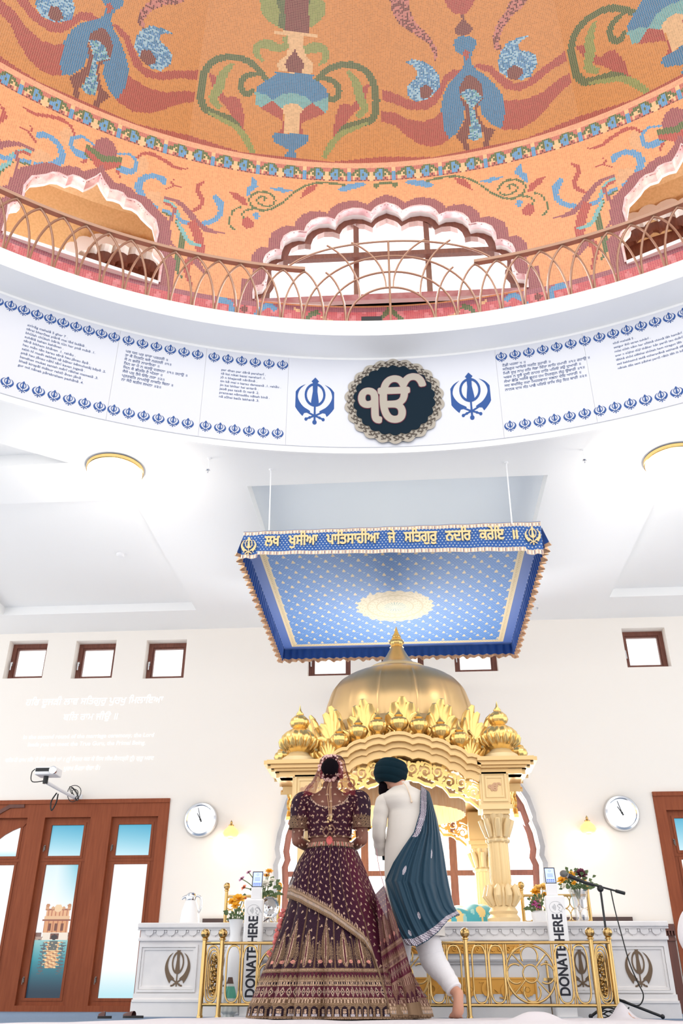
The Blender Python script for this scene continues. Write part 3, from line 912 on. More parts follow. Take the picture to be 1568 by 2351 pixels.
def seam_fix(pts, k, seamL, seamR):
    """place traced points across the gore by the seams that bound them in the picture"""
    out = []
    def sx(sm, y): (x0, y0), (x1, y1) = sm; return x0+(x1-x0)*(y-y0)/(y1-y0)
    for x, y in pts:
        kk, s, e = ondome(x, y)
        xl, xr = sx(seamL, y), sx(seamR, y)
        out.append((2*(x-xl)/(xr-xl)-1, e))
    return out
S1 = ((435, 305), (497, 10)); S2 = ((880, 350), (866, 25)); S3 = ((1324, 260), (1256, 25))
URN, PEA = [], []
def shear_fix(P):      # the picture sees the gore a little from the side: bring its foot line level
    return P
def U(col, pts, w=None, n=5):
    P = stroke2d(catmull(pts, n), list(np.interp(np.linspace(0, 1, (len(pts)-1)*n+1), np.linspace(0, 1, len(w)), w)) if hasattr(w, '__len__') else w) if w else pts
    URN.append((col, seam_fix(P, -1, S1, S2)))
def P_(col, pts, w=None, n=5):
    P = stroke2d(catmull(pts, n), list(np.interp(np.linspace(0, 1, (len(pts)-1)*n+1), np.linspace(0, 1, len(w)), w)) if hasattr(w, '__len__') else w) if w else pts
    PEA.append((col, seam_fix([(784+x/2.0, y/2.0) for x, y in P], 0, S2, S3)))
# urn gore (left half and the body; handles are mirrored)
UL = lambda col, pts, w=None: (U(col, pts, w), U(col, [(2*(668+0.0-0.045*(y-200))-x, y) if False else (2*(657+(364-y)*0.055)-x, y+((657+(364-y)*0.055)-x)*0.13) for x, y in pts], w))
UL('r', [(487, 168), (500, 175), (506, 200), (522, 224), (540, 221), (552, 228), (559, 260), (558, 303), (540, 290), (525, 252), (508, 232), (493, 205)])
UL('G', [(540, 146), (518, 172), (505, 205), (492, 228), (508, 248)], [8, 20, 22, 18, 12])
UL('g', [(612, 184), (598, 162), (575, 142), (540, 131), (505, 138), (482, 160), (469, 195), (466, 232), (476, 252), (502, 264), (532, 277), (552, 302)], [12, 14, 15, 15, 15, 16, 17, 17, 17, 18, 16, 8])
UL('g', [(597, 170), (570, 174), (556, 192), (560, 212), (574, 216), (582, 204)], [8, 14, 14, 14, 12, 8])
UL('G', [(480, 258), (512, 276), (540, 292), (560, 318), (576, 352)], [6, 10, 13, 16, 10])
UL('G', [(656, 84), (660, 104), (640, 110), (618, 102), (598, 106), (594, 124), (608, 142)], [16, 14, 20, 24, 18, 14, 5])
UL('G', [(640, -30), (606, 0), (606, 26), (622, 50), (650, 68), (648, 20)])
UL('g', [(648, -30), (640, 0), (648, 30), (642, 60), (662, 75), (668, 40), (660, 0), (660, -30)])
U('m', [(662, -40), (657, 74), (712, 80), (710, -40)])
U('c', [(641, 163), (637, 150), (642, 138), (660, 125), (664, 110), (664, 80), (698, 84), (697, 110), (705, 130), (718, 146), (718, 160), (712, 174)])
U('m', [(678, 111), (672, 125), (657, 138), (655, 150), (662, 163), (692, 167), (698, 152), (695, 138), (683, 126)])
U('c', [(635, 70), (729, 78), (728, 87), (634, 79)])
U('B', [(587, 215), (592, 198), (610, 185), (635, 172), (632, 163), (719, 173), (715, 180), (735, 190), (748, 205), (753, 224), (716, 237), (700, 222), (672, 213), (650, 217), (625, 230)])
U('t', [(586, 212), (612, 216), (625, 229), (598, 248), (587, 240)]); U('t', [(753, 222), (753, 244), (746, 260), (716, 236)])
U('t', [(625, 229), (650, 216), (672, 213), (700, 222), (716, 236), (694, 252), (684, 242), (668, 237), (654, 241), (645, 251)])
U('r', [(598, 248), (625, 229), (646, 250), (650, 305), (635, 304), (647, 290), (643, 274), (620, 262)])
U('r', [(716, 236), (746, 260), (735, 264), (708, 274), (690, 284), (691, 308), (681, 306), (684, 262), (694, 250)])
U('c', [(649, 305), (650, 262), (645, 250), (654, 240), (668, 236), (684, 241), (694, 251), (685, 264), (682, 308)])
U('B', [(648, 364), (646, 354), (655, 350), (656, 342), (640, 334), (625, 325), (621, 313), (628, 304), (703, 309), (704, 320), (697, 332), (680, 340), (672, 343), (672, 350), (677, 355), (673, 365)])
# peacock gore
P_('r', [(610, 303), (640, 292), (690, 300), (740, 345), (800, 385), (850, 372), (900, 322), (1000, 240), (1012, 285), (950, 322), (880, 390), (820, 417), (760, 407), (720, 372), (680, 332), (640, 316)])
P_('r', [(755, 460), (850, 455), (920, 425), (980, 370), (1042, 328), (1050, 372), (1000, 422), (950, 490), (900, 552), (830, 592), (755, 592)])
P_('r', [(565, 318), (520, 318), (480, 343), (460, 390), (430, 440), (370, 467), (300, 450), (240, 422), (186, 412), (186, 460), (250, 475), (320, 502), (400, 502), (450, 475), (480, 420), (500, 372), (560, 338)])
P_('r', [(186, 510), (250, 515), (320, 545), (390, 555), (440, 540), (480, 497), (490, 560), (520, 630), (480, 662), (430, 670), (370, 657), (310, 622), (260, 577), (186, 556)])
P_('B', [(520, 185), (545, 165), (590, 165), (615, 185), (618, 215), (605, 235), (600, 260), (600, 285), (615, 310), (660, 340), (710, 385), (745, 430), (765, 500), (755, 587), (700, 562), (660, 520), (648, 480), (600, 430), (560, 440), (580, 490), (580, 550), (550, 610), (515, 632), (490, 590), (472, 500), (478, 440), (500, 390), (530, 350), (560, 320), (570, 290), (562, 255), (530, 235), (518, 205)])
P_('m', [(575, 352), (600, 343), (640, 368), (657, 400), (662, 450), (640, 475), (640, 520), (680, 580), (724, 590), (700, 650), (698, 677), (672, 672), (678, 620), (650, 560), (632, 520), (626, 480), (600, 420), (560, 440), (553, 400)])
P_('m', [(552, 440), (582, 490), (592, 520), (575, 570), (545, 627), (575, 652), (595, 694), (613, 691), (600, 640), (609, 580), (606, 520), (596, 468)])
P_('Y', [(556, 430), (590, 403), (620, 408), (660, 442), (628, 480), (621, 487), (632, 530), (655, 570), (668, 625), (640, 643), (604, 632), (611, 560), (606, 500), (590, 466)])
P_('r', [(560, 235), (575, 227), (591, 240), (588, 262), (578, 280), (570, 262)])
P_('m', [(515, 135), (540, 107), (550, 90), (543, 66), (560, 62), (562, 95), (590, 115), (598, 135), (585, 157), (560, 167), (530, 159)])
P_('r', [(462, -60), (468, 0), (482, 35), (520, 65), (562, 68), (590, 35), (602, 0), (600, -60)])
P_('Z', [(848, 163), (800, 175), (750, 200), (725, 240), (717, 290), (730, 332), (770, 357), (830, 367), (866, 350), (886, 300), (881, 260), (850, 240), (815, 235), (800, 215), (815, 190)]); P_('m', circle(795, 334, 33, 16))
P_('Z', [(296, 285), (330, 270), (380, 279), (430, 309), (459, 350), (461, 400), (440, 427), (400, 457), (350, 467), (314, 440), (307, 400), (325, 375), (350, 360), (355, 330), (335, 300)]); P_('m', circle(398, 420, 31, 16))
P_('X', [(215, -60), (218, 0), (232, 60), (270, 115), (330, 150), (400, 195), (428, 245), (432, 297), (447, 255), (437, 210), (392, 150), (342, 105), (316, 50), (306, 0), (300, -60)])
P_('X', [(770, -60), (755, 0), (735, 60), (698, 120), (688, 180), (703, 227), (732, 232), (717, 190), (727, 140), (762, 80), (802, 40), (825, 0), (840, -60)])
def paint_gore(k, s, e):
    out = np.empty(s.shape+(3,)); out[:] = KL['O']
    for col, P in (PEA if k % 2 == 0 else URN):
        q = inpoly(P, s, e)
        if not q.any(): continue
        n = int(q.sum()); rnd = RNG.random(n)
        if col == 'X': v = np.where((rnd > 0.5)[:, None], KL['m'], s2l((196, 120, 116)))
        elif col == 'Z':
            lo_ = e[q] < np.asarray(P)[:, 1].mean()
            v = np.where((rnd > 0.62)[:, None], KL['l'], np.where((rnd > 0.25)[:, None], KL['b'], KL['B']))
        elif col == 'Y': v = np.where((rnd > 0.7)[:, None], KL['l'], np.where((rnd > 0.45)[:, None], KL['t'], KL['B']))
        else: v = np.broadcast_to(KL[col], (n, 3))
        out[q] = v
    wedge = e < 0.008+0.030*np.clip(1-(1-np.abs(s))/0.52, 0, 1); out[wedge] = KL['r']
    return out
dome = struct(empty('ceiling_dome', (DC[0], DC[1], DZ0)))
ETOP = R_(46)
for k in range(-4, 4):
    nu = 100; nv = int(DRad*ETOP/0.0238)
    sg = np.linspace(-1, 1, nu+1); eg = np.linspace(0, ETOP, nv+1)
    Sg, Eg = np.meshgrid(sg, eg)
    x, y, z = gore(k, Sg, Eg)
    sc_, ec_ = np.meshgrid((sg[1:]+sg[:-1])/2, (eg[1:]+eg[:-1])/2)
    tile_mesh('dome_gore', np.stack([x, y, np.broadcast_to(z, x.shape)], -1), nu, nv, jitter(paint_gore(k, sc_, ec_)*0.76, 0.12), M['mosaic'], dome)
b = MB(); b.grid([[pol(a, R, z) for a in np.linspace(-90, 90, 60)] for R, z in ((DRad*math.cos(ETOP)*1.04, DZ0+DH*math.sin(ETOP)), (3.2, DZ0+5.6), (0.4, DZ0+6.3))])
b.build('dome_crown', M['tan'], dome, smooth=60)
# =================================================================== BANNERS on the fascia
BR = RC-0.012
fnB = lambda u, v, d: pol(math.degrees(u/BR), BR-d, v)      # u: metres along the ring
def khanda_loops(w=1.0, h=1.0):
    """two curved swords, a ring and a double-edged sword; unit box -0.5..0.5, filled by winding"""
    L = []
    def add(l):
        L.append(l if signed_area(l) > 0 else l[::-1])
    add([(0, .5), (.085, .415), (.055, .385), (.05, .2), (.085, -.02), (.085, -.06), (.02, -.12), (.02, -.3), (-.02, -.3), (-.02, -.12), (-.085, -.06), (-.085, -.02), (-.05, .2), (-.055, .385), (-.085, .415)])
    ring_o = circle(0, .125, .235, 28, .255); ring_i = circle(0, .125, .185, 28, .205)
    for s in (1, -1):
        o = [(s*p[0], p[1]) for p in ring_o if s*0 == 0]
    n = len(ring_o)
    for i in range(n):
        j = (i+1) % n; add([ring_o[i], ring_o[j], ring_i[j], ring_i[i]])
    outer = catmull([(.22, .345), (.36, .27), (.465, .13), (.49, -.02), (.43, -.16), (.34, -.27), (.27, -.335)], 5)
    inner = catmull([(.235, -.27), (.10, -.235), (.25, -.14), (.345, -.03), (.385, .09), (.34, .23), (.22, .345)], 5)
    blade = [tuple(p) for p in outer]+[tuple(p) for p in inner]
    add(blade); add([(-x, y) for x, y in blade[::-1]])
    for s in (1, -1):
        add(stroke2d([(s*.22, -.22), (s*.05, -.30), (-s*.10, -.355), (-s*.17, -.385)], .035))
        add(circle(s*.19, -.395, .035, 12)); add(circle(s*.11, -.36, .028, 10))
    add(circle(0, -.455, .048, 14)); add([(-.022, -.25), (.022, -.25), (.022, -.44), (-.022, -.44)])
    return [[(x*w, y*h) for x, y in l] for l in L]
def arc_m(a): return R_(a)*BR
banner_specs = [  # az0, az1, label
    (-38.5, -26.12, 'white banner panel of eleven lines of blue Latin-letter verse at far left of the ring'),
    (-26.12, -18.23, 'white banner panel with eight short lines of Gurmukhi verse left of the emblem'),
    (-18.23, -10.55, 'white banner panel of eight Latin-letter lines next to the left big blue emblem'),
    (-10.55, 8.83, 'central white banner panel with dark round emblem between two large blue khandas'),
    (8.83, 16.75, 'white banner panel with seven lines of Gurmukhi verse right of the emblem'),
    (16.75, 29.0, 'white banner panel with Latin-letter verse at far right of the ring')]
banners = []
for a0, a1, lab in banner_specs:
    za, zb = 4.625, 5.665
    e = empty('banner_panel', pol((a0+a1)/2, BR, za), lab, 'banner', 'verse banners round the dome ring')
    b = MB(); nn = 24
    rows = []
    for R, z in ((RC-0.002, za), (BR, za), (BR, zb), (RC-0.002, zb)): rows.append([pol(a0+0.008+(a1-a0-0.016)*k/nn, R, z) for k in range(nn+1)])
    b.grid(rows); b.build('panel_sheet', M['print'], e, smooth=30)
    banners.append(e)
KH = khanda_loops(0.112, 0.125)
khm = MB(); khm.prism(KH, lambda u, v, d: (u, -d, v), 0.0, 0.002, rule='nonzero')
proto = None
def put_emblem(e, az, z, mesh_mb, name, material, proto_):
    if proto_ is None:
        o = mesh_mb.build(name, material)
    else:
        o = proto_.copy(); COL.objects.link(o)
    p = pol(az, BR-0.001, z)
    o.location = p; o.rotation_euler = (0, 0, -R_(az))
    o.parent = e; o.matrix_parent_inverse = wmat(e).inverted()
    return o
rowsE = [(0, (-5, 686), (262, 774), 10, True), (0, (15, 883), (226, 950), 7, False),
         (1, (296, 776), (454, 813), 6, True), (1, (260, 947), (430, 981), 6, False),
         (2, (492, 815), (649, 832), 6, True), (2, (471, 987), (637, 1002), 6, False),
         (4, (1150, 811), (1341, 772), 7, True), (4, (1172, 982), (1342, 947), 6, False),
         (5, (1374, 764), (1568, 712), 7, True), (5, (1377, 939), (1552, 892), 6, False)]
for bi, pa, pb_, n, top in rowsE:
    a, z0 = cyl(pa[0], pa[1], BR); c, z1 = cyl(pb_[0], pb_[1], BR)
    z = 5.565 if top else 4.745
    for k in range(n):
        proto = put_emblem(banners[bi], a+(c-a)*k/(n-1), z, khm, 'khanda_emblem', M['blue'], proto)
big = MB(); big.prism(khanda_loops(0.43, 0.56), lambda u, v, d: (u, -d, v), 0.0, 0.002, rule='nonzero')
p1 = put_emblem(banners[3], cyl(723, 920, BR)[0], cyl(723, 920, BR)[1], big, 'large_khanda_emblem', M['blue'], None)
put_emblem(banners[3], cyl(1080, 910, BR)[0], 0.5*(cyl(1080, 910, BR)[1]+p1.location[2]), big, 'large_khanda_emblem', M['blue'], p1)
# round central emblem
ca, cz = cyl(905, 922, BR); cu = arc_m(ca)
rx = (arc_m(cyl(1020, 922, BR)[0])-arc_m(cyl(789, 922, BR)[0]))/2; rz = (cyl(905, 826, BR)[1]-cyl(905, 1021, BR)[1])/2
q_at = lambda r, th: (cu+rx*r*math.cos(th), cz+rz*r*math.sin(th))
def scal(r, n, amp, N=240): return [q_at(r+amp*abs(math.sin(n*t/2))-amp*0.5, t) for t in np.linspace(0, 2*PI, N, endpoint=False)]
M['lace'] = mat('silver_scrollwork', (172, 164, 152), 0.6); M['lacedark'] = mat('scroll_line', (84, 74, 66), 0.6); M['navy'] = mat('dark_teal_field', (10, 32, 46), 0.7, spec=0.15); M['maroonline'] = mat('maroon_outline', (110, 44, 66), 0.6)
def fnE(u, v, d):                  # flat board tangent to the ring at the emblem
    x0, y0, _ = pol(ca, BR-0.024-d, 0); a = R_(ca)
    return (x0+(u-cu)*math.cos(a), y0-(u-cu)*math.sin(a), v)
def sheet_part(name, loops, d, material, e, rule='evenodd'):
    b = MB()
    if name.startswith('emblem'): b.prism(loops, fnE, 0.004*(d-0.0015)/0.0005, 0.004*(d-0.0015)/0.0005+0.004+(0 if d > 0.0015 else -0.003), rule=rule); return b.build(name, material, e)
    b.sheet(loops, fnB, d, rule=rule); return b.build(name, material, e, recalc=False)
em = sheet_part('emblem_rim', [scal(0.97, 22, 0.06)], 0.0015, M['lace'], banners[3])
sc_l = []
for k in range(44):
    t = 2*PI*k/44; d_ = 1 if k % 2 else -1
    path = []
    for j in range(16):
        r_ = 0.87+0.055*math.sin(j*0.5)*(1-j/22); path.append(q_at(r_-0.02+0.004*j*d_, t+d_*0.012*j-0.02*math.cos(j*0.8)))
    sc_l.append(stroke2d(path, 0.006)); path2 = [q_at(0.80+0.012*j, t+0.05*math.sin(j*0.9)) for j in range(12)]; sc_l.append(stroke2d(path2, 0.006))
fix = lambda l: l if signed_area(l) > 0 else l[::-1]
sheet_part('emblem_scrolls', [fix(l) for l in sc_l], 0.002, M['lacedark'], banners[3], 'nonzero')
sheet_part('emblem_field', [scal(0.795, 22, 0.05)], 0.0025, M['navy'], banners[3])
tl, tw = text_fill('\u0a74', 1.0, 0.0, res=6)
xs = [p[0] for l in tl for p in l]; ys = [p[1] for l in tl for p in l]
def glyph_box(loops, x0, x1, y0, y1):
    return [[(x0+(p[0]-min(xs))/(max(xs)-min(xs))*(x1-x0), y0+(p[1]-min(ys))/(max(ys)-min(ys))*(y1-y0)) for p in l] for l in loops]
gx0, gx1, gy0, gy1 = cu-rx*0.68, cu+rx*0.61, cz-rz*0.52, cz+rz*0.56
def fatten(loops, d): return [[(p[0]+d*math.cos(PI*k/6), p[1]+d*math.sin(PI*k/6)) for p in l] for k in range(12) for l in loops]
G0 = glyph_box(tl, gx0, gx1, gy0, gy1)
sheet_part('emblem_glyph_outline', fatten(G0, 0.024), 0.003, M['maroonline'], banners[3], 'nonzero')
sheet_part('emblem_glyph', fatten(G0, 0.018), 0.0035, M['lace'], banners[3], 'nonzero')
# verses
V1 = ["sirīrāg mahalā 5 ghar 7 .", "tērai bharōsai piārē mai lād ladāiā .", "bhūlah chūkah bārik tūn har pitā māiā .1.", "suhēlā kahan kahāvan .", "tērā bikham bhāvan .1. rahāu .", "hau mān tān karau tērā hau jānau āpā .", "sabh hī madh sabhah tē bāhar bēmuhatāj bāpā .2.", "pitā hau jānau nāhī tērī kavan jugatā .", "bandhan mukat santah mērī rākhai mamatā .3.", "bhaē kirapāl thākur rahiō āvan jānā .", "gur mil nānak pārabraham pashānā .4."]
V2 = ["ਪਰ ਧਨ ਪਰ ਦਾਰਾ ਪਰਹਰੀ ॥", "ਤਾ ਕੈ ਨਿਕਟਿ ਬਸੈ ਨਰਹਰੀ ॥੧॥", "ਜੋ ਨ ਭਜੰਤੇ ਨਾਰਾਇਣਾ ॥", "ਤਿਨ ਕਾ ਮੈ ਨ ਕਰਉ ਦਰਸਨਾ ॥੧॥ ਰਹਾਉ ॥", "ਜਿਨ ਕੈ ਭੀਤਰਿ ਹੈ ਅੰਤਰਾ ॥", "ਜੈਸੇ ਪਸੁ ਤੈਸੇ ਓਇ ਨਰਾ ॥੨॥", "ਪ੍ਰਣਵਤਿ ਨਾਮਦੇਉ ਨਾਕਹਿ ਬਿਨਾ ॥", "ਨਾ ਸੋਹੈ ਬਤੀਸ ਲਖਨਾ ॥੩॥"]
V3 = ["par dhan par dārā paraharī .", "tā kai nikat basai naraharī .1.", "jō n bhajantē nārāinā .", "tin kā mai n karau darasanā .1. rahāu .", "jin kai bhītar hai antarā .", "jaisē pas taisē ōi narā .2.", "pranavat nāmadēu nākah binā .", "nā sōhai batīs lakhanā .3."]
V4 = ["ਟੋਡੀ ਮਹਲਾ ੫ ॥", "ਸਤਿਗੁਰ ਆਇਓ ਸਰਣਿ ਤੁਹਾਰੀ ॥", "ਮਿਲੈ ਸੂਖੁ ਨਾਮੁ ਹਰਿ ਸੋਭਾ ਚਿੰਤਾ ਲਾਹਿ ਹਮਾਰੀ ॥੧॥ ਰਹਾਉ ॥", "ਅਵਰ ਨ ਸੂਝੈ ਦੂਜੀ ਠਾਹਰ ਹਾਰਿ ਪਰਿਓ ਤਉ ਦੁਆਰੀ ॥", "ਲੇਖਾ ਛੋਡਿ ਅਲੇਖੈ ਛੂਟਹ ਹਮ ਨਿਰਗੁਨ ਲੇਹੁ ਉਬਾਰੀ ॥੧॥", "ਸਦ ਬਖਸਿੰਦੁ ਸਦਾ ਮਿਹਰਵਾਨਾ ਸਭਨਾ ਦੇਇ ਅਧਾਰੀ ॥", "ਨਾਨਕ ਦਾਸ ਸੰਤ ਪਾਛੈ ਪਰਿਓ ਰਾਖਿ ਲੇਹੁ ਇਹ ਬਾਰੀ ॥੨॥"]
V5 = ["tōdī mahalā 5 .", "satigur āiō saran tuhārī .", "milai sūkh nām har sōbhā chintā lāh hamārī .1. rahāu .", "avar n sūjhai dūjī thāhar hār pariō tau duārī .", "lēkhā shōd alēkhai shūtah ham niragun lēh ubārī .1.", "sad bakhasind sadā miharavānā sabhanā dēi adhārī .", "nānak dās sant pāshai pariō rākh lēh ih bārī .2."]
def verse(e, lines, first, last, widest, wpx, indent0=0.0):
    """first/last: picture points of the line starts; widest: index of the line whose picture width (its end point) is known"""
    a0, z0 = cyl(*first, BR); a1, z1 = cyl(*last, BR)
    u0 = arc_m((a0+a1)/2)
    aw, _ = cyl(*wpx, BR)
    _, w = text_fill(lines[widest], 1.0)
    size = (arc_m(aw)-u0)/w
    L = []
    for i, s in enumerate(lines):
        l, _ = text_fill(s, size, 0.007, res=2)
        z = z0+(z1-z0)*i/(len(lines)-1)
        L += [[(p[0]+u0, p[1]+z) for p in q] for q in l]
        if len(L) > 0 and (i % 2 == 1 or i == len(lines)-1):
            o = sheet_part('verse_lettering', L, 0.002, M['ink'], e, 'nonzero'); L = []
verse(banners[0], V1, (65, 749), (38, 839), 6, (243, 852))
verse(banners[1], V2, (290, 809), (276, 873), 3, (430, 862))
verse(banners[2], V3, (509, 851), (501, 912), 3, (645, 889))
verse(banners[4], V4, (1153, 842), (1160, 898), 2, (1355, 829))
verse(banners[5], V5, (1407, 791), (1419, 848), 2, (1608, 768))

# =================================================================== GALLERY RAILING
RR = 5.755
rail = empty('gallery_railing', pol(A0, RR, 5.90), 'rose gold gallery railing of interlaced pointed arches on the white ring edge', 'railing')
PITCH = (cyl(797, 740, RR)[0]-cyl(696, 733, RR)[0])/2.0
ZB, ZT = 5.90, cyl(400, 601, RR)[1]
ZT = 6.60
feet0 = cyl(797, 740, RR)[0]
fc = A0
n_half = 22
def curve_arc(a_from, a_to, z_to, steps=10):
    """quarter of a pointed arch: upright at the foot, leaning over to the tip"""
    out = []
    for j in range(steps+1):
        t = j/steps; th = t*R_(72)
        out.append(pol(a_from+(a_to-a_from)*(1-math.cos(th))/(1-math.cos(R_(72))), RR, ZB+(z_to-ZB)*math.sin(th)/math.sin(R_(72))))
    return out
off = 0.13
half_gap = abs(feet0-fc)
def foot(i): return fc+half_gap+PITCH*(i-1) if i > 0 else fc-half_gap-PITCH*(-i-1)
GAP_L, GAP_R = foot(-4)+0.3, foot(4)-0.3
ids = [i for i in range(-17, 16) if i != 0]
br = 0.0115
for i in ids:
    a = foot(i)
    b = MB()
    for s in (-1, 1):
        tip = a+s*PITCH
        inner = (i > 0 and s < 0) or (i < 0 and s > 0)
        if abs(i) == 1 and inner: continue
        if abs(i) <= 3 and inner: continue
        b.tube(curve_arc(a+s*0.10, tip, ZT-0.02), br, 6)
    if b.v: b.build('arch_bar', M['copper'], rail, smooth=60)
# arched middle of the railing
def zpx(x, y): return cyl(x, y, RR)[1]
arcs = [(1, zpx(892, 660)), (2, zpx(892, 624)), (3, zpx(892, 588)), (4.35, zpx(892, 554))]
for (i, zt) in arcs:
    aw = foot(int(i))-fc+(PITCH*(i-int(i)))
    b = MB(); lo_t = 0.0 if i < 4 else 0.42
    pts = []
    for j in range(33):
        t = PI*(lo_t/PI*1.0)+(PI-2*lo_t)*j/32 if i > 4 else PI*j/32
        pts.append(pol(fc+aw*math.cos(t), RR, ZB+(zt-ZB)*math.sin(t) if i < 4 else ZT+(zt-ZT)*(math.sin(t)-math.sin(lo_t))/(1-math.sin(lo_t))))
    b.tube(pts, br, 6); b.build('arch_hoop', M['copper'], rail, smooth=60)
b = MB(); b.tube([pol(fc, RR, ZB), pol(fc, RR, arcs[3][1])], br, 6); b.build('centre_post', M['copper'], rail, smooth=60)
for s in (-1, 1):
    for (x0, x1) in ((0.35, 2.0), (3.0, 4.6)):
        b = MB(); za = zpx(897, 661) if x0 < 1 else ZB+(arcs[0][1]-ZB)*0.72
        zt = arcs[3][1]-(0.01 if x0 < 1 else 0.06)
        pts = []
        for j in range(11):
            t = j/10; th = t*R_(65)
            pts.append(pol(fc+s*(x0+(x1-x0)*2.1*(1-math.cos(th))/(1-math.cos(R_(65)))), RR, za+(zt-za)*math.sin(th)/math.sin(R_(65))))
        b.tube(pts, br, 6); b.build('spoke_bar', M['copper'], rail, smooth=60)
for a_, c_ in ((-44.0, fc-8.55), (fc+8.55, 40.0)):
    b = MB(); n = 60
    rws = []
    for dr, dz in ((-0.028, -0.018), (0.028, -0.018), (0.028, 0.018), (-0.028, 0.018)): rws.append([pol(a_+(c_-a_)*k/n, RR+dr, ZT+dz) for k in range(n+1)])
    rws.append(rws[0]); b.grid(rws)
    b.build('handrail', M['copper'], rail, smooth=30)
# small dark loudspeaker bar lying on the ledge
b = MB(); a_, z_ = cyl(853, 737, 5.74)
b.prism([[(a_-1.0, 5.90), (a_+1.0, 5.90), (a_+1.0, 5.96), (a_-1.0, 5.96)]], fnC, 5.715, 5.79)
tag(b.build('speaker_bar', M['black']), 'small dark box lying on the white ledge below the gallery arch', 'box')
# =================================================================== CEILING AND WALL FITTINGS
def lampdome(x, y, lab):
    p = atz(x, y, CZ)
    e = empty('ceiling_light', (p[0], p[1], CZ), lab, 'ceiling light', 'round ceiling lights')
    b = MB(); b.lathe([(0.255, CZ), (0.275, CZ-0.012), (0.27, CZ-0.04), (0.262, CZ-0.045)], (p[0], p[1], 0), 48); b.build('lamp_rim', M['brass'], e, smooth=40)
    b = MB(); b.lathe([(0.262, CZ-0.02), (0.258, CZ-0.06), (0.22, CZ-0.10), (0.14, CZ-0.13), (0.05, CZ-0.142), (0.0, CZ-0.144)], (p[0], p[1], 0), 48); b.build('lamp_glass', M['glow'], e, smooth=60)
    d = bpy.data.lights.new('ceiling_lamp', 'POINT'); d.energy = 16; d.shadow_soft_size = 0.2; d.color = (1, 0.93, 0.82)
    o = bpy.data.objects.new('ceiling_lamp', d); COL.objects.link(o); o.location = (p[0], p[1], CZ-0.32)
lampdome(265, 1075, 'round glowing glass ceiling light with gold rim below the left verse banners')
lampdome(1545, 1052, 'round glowing ceiling light at the right edge below the right verse banner')
def sprinkler(x, y, lab, hang=0.0):
    p = atz(x, y, CZ+(0.115 if hang == 0 and x < 300 else 0))
    e = empty('ceiling_hook' if hang else 'smoke_detector', (p[0], p[1], p[2]), lab, 'hook' if hang else 'detector', 'ceiling hooks' if hang else None)
    b = MB()
    if hang:
        b.lathe([(0.018, 0), (0.018, -0.006), (0.004, -0.01), (0.0035, -hang)], tuple(p), 10); b.build('rod', M['whitep'], e)
        b = MB(); b.lathe([(0.004, -hang), (0.016, -hang-0.006), (0.016, -hang-0.012), (0.006, -hang-0.02), (0.006, -hang-0.04), (0, -hang-0.045)], tuple(p), 10); b.box((p[0]-0.02, p[1]-0.004, p[2]-hang-0.02), (p[0]+0.02, p[1]+0.004, p[2]-hang-0.014)); b.build('nozzle', M['steel'], e)
    else:
        b.lathe([(0.05, 0), (0.05, -0.02), (0.035, -0.035), (0, -0.038)], tuple(p), 20); b.build('housing', M['whitep'], e, smooth=40)
        b = MB(); b.lathe([(0.04, -0.022), (0.042, -0.026), (0.04, -0.03)], tuple(p), 20); b.build('sensor_ring', M['steel'], e)
sprinkler(277, 1272, 'small round detector on the left ceiling coffer')
sprinkler(480, 1052, 'thin white ceiling hook left of the canopy, below the verse with eight lines', 0.12)
sprinkler(1338, 1033, 'thin white ceiling hook right of the canopy wires', 0.10)
sprinkler(1232, 1386, 'small ceiling hook beside the right fringe of the canopy', 0.05)

def clock(x, y, lab):
    p = at(x, y, WY)
    e = empty('wall_clock', (p[0], WY, p[2]), lab, 'clock', 'wall clocks')
    r = 0.205
    T = lambda u, v, d: (p[0]+u, WY-d, p[2]+v)
    b = MB(); b.lathe([(r, -0.002), (r, -0.04), (r-0.012, -0.062), (r-0.035, -0.066), (r-0.042, -0.05)], (p[0], WY, p[2]), 64, axis='Y'); b.build('clock_rim', M['steel'], e, smooth=30)
    b = MB(); b.prism([circle(0, 0, r-0.03, 48)], T, 0.03, 0.046); b.build('dial', mat('clock_dial', (250, 250, 250), 0.5), e)
    ink = M['black']
    b = MB()
    for h in range(1, 13):
        l, w = text_fill(str(h), 0.058, 0.015)
        if not l: continue
        q = [pt for k in l for pt in k]; cx = (min(a for a, _ in q)+max(a for a, _ in q))/2; cy = (min(c for _, c in q)+max(c for _, c in q))/2
        th = PI/2-2*PI*h/12
        b.sheet([[(a-cx+0.132*math.cos(th), c-cy+0.132*math.sin(th)) for a, c in k] for k in l], T, 0.0472, rule='nonzero')
    b.build('numerals', ink, e)
    for nm, ang, ln, w, d in (('hour_hand', 10.96/12, 0.085, 0.014, 0.050), ('minute_hand', 57.5/60, 0.14, 0.009, 0.053)):
        th = PI/2-2*PI*ang; c_, s_ = math.cos(th), math.sin(th)
        b = MB(); b.prism([[(-0.03*c_-w/2*s_, -0.03*s_+w/2*c_), (-0.03*c_+w/2*s_, -0.03*s_-w/2*c_), (ln*c_+w/4*s_, ln*s_-w/4*c_), (ln*c_-w/4*s_, ln*s_+w/4*c_)]], T, d, d+0.002)
        if nm == 'hour_hand': b.prism([circle(0, 0, 0.012, 12)], T, d, d+0.006)
        b.build(nm, ink, e)
clock(462, 1883, 'chrome rimmed round wall clock left of the gilded throne, beside the wooden window door')
clock(1426, 1868, 'chrome rimmed round wall clock on the right, above the microphone stand')

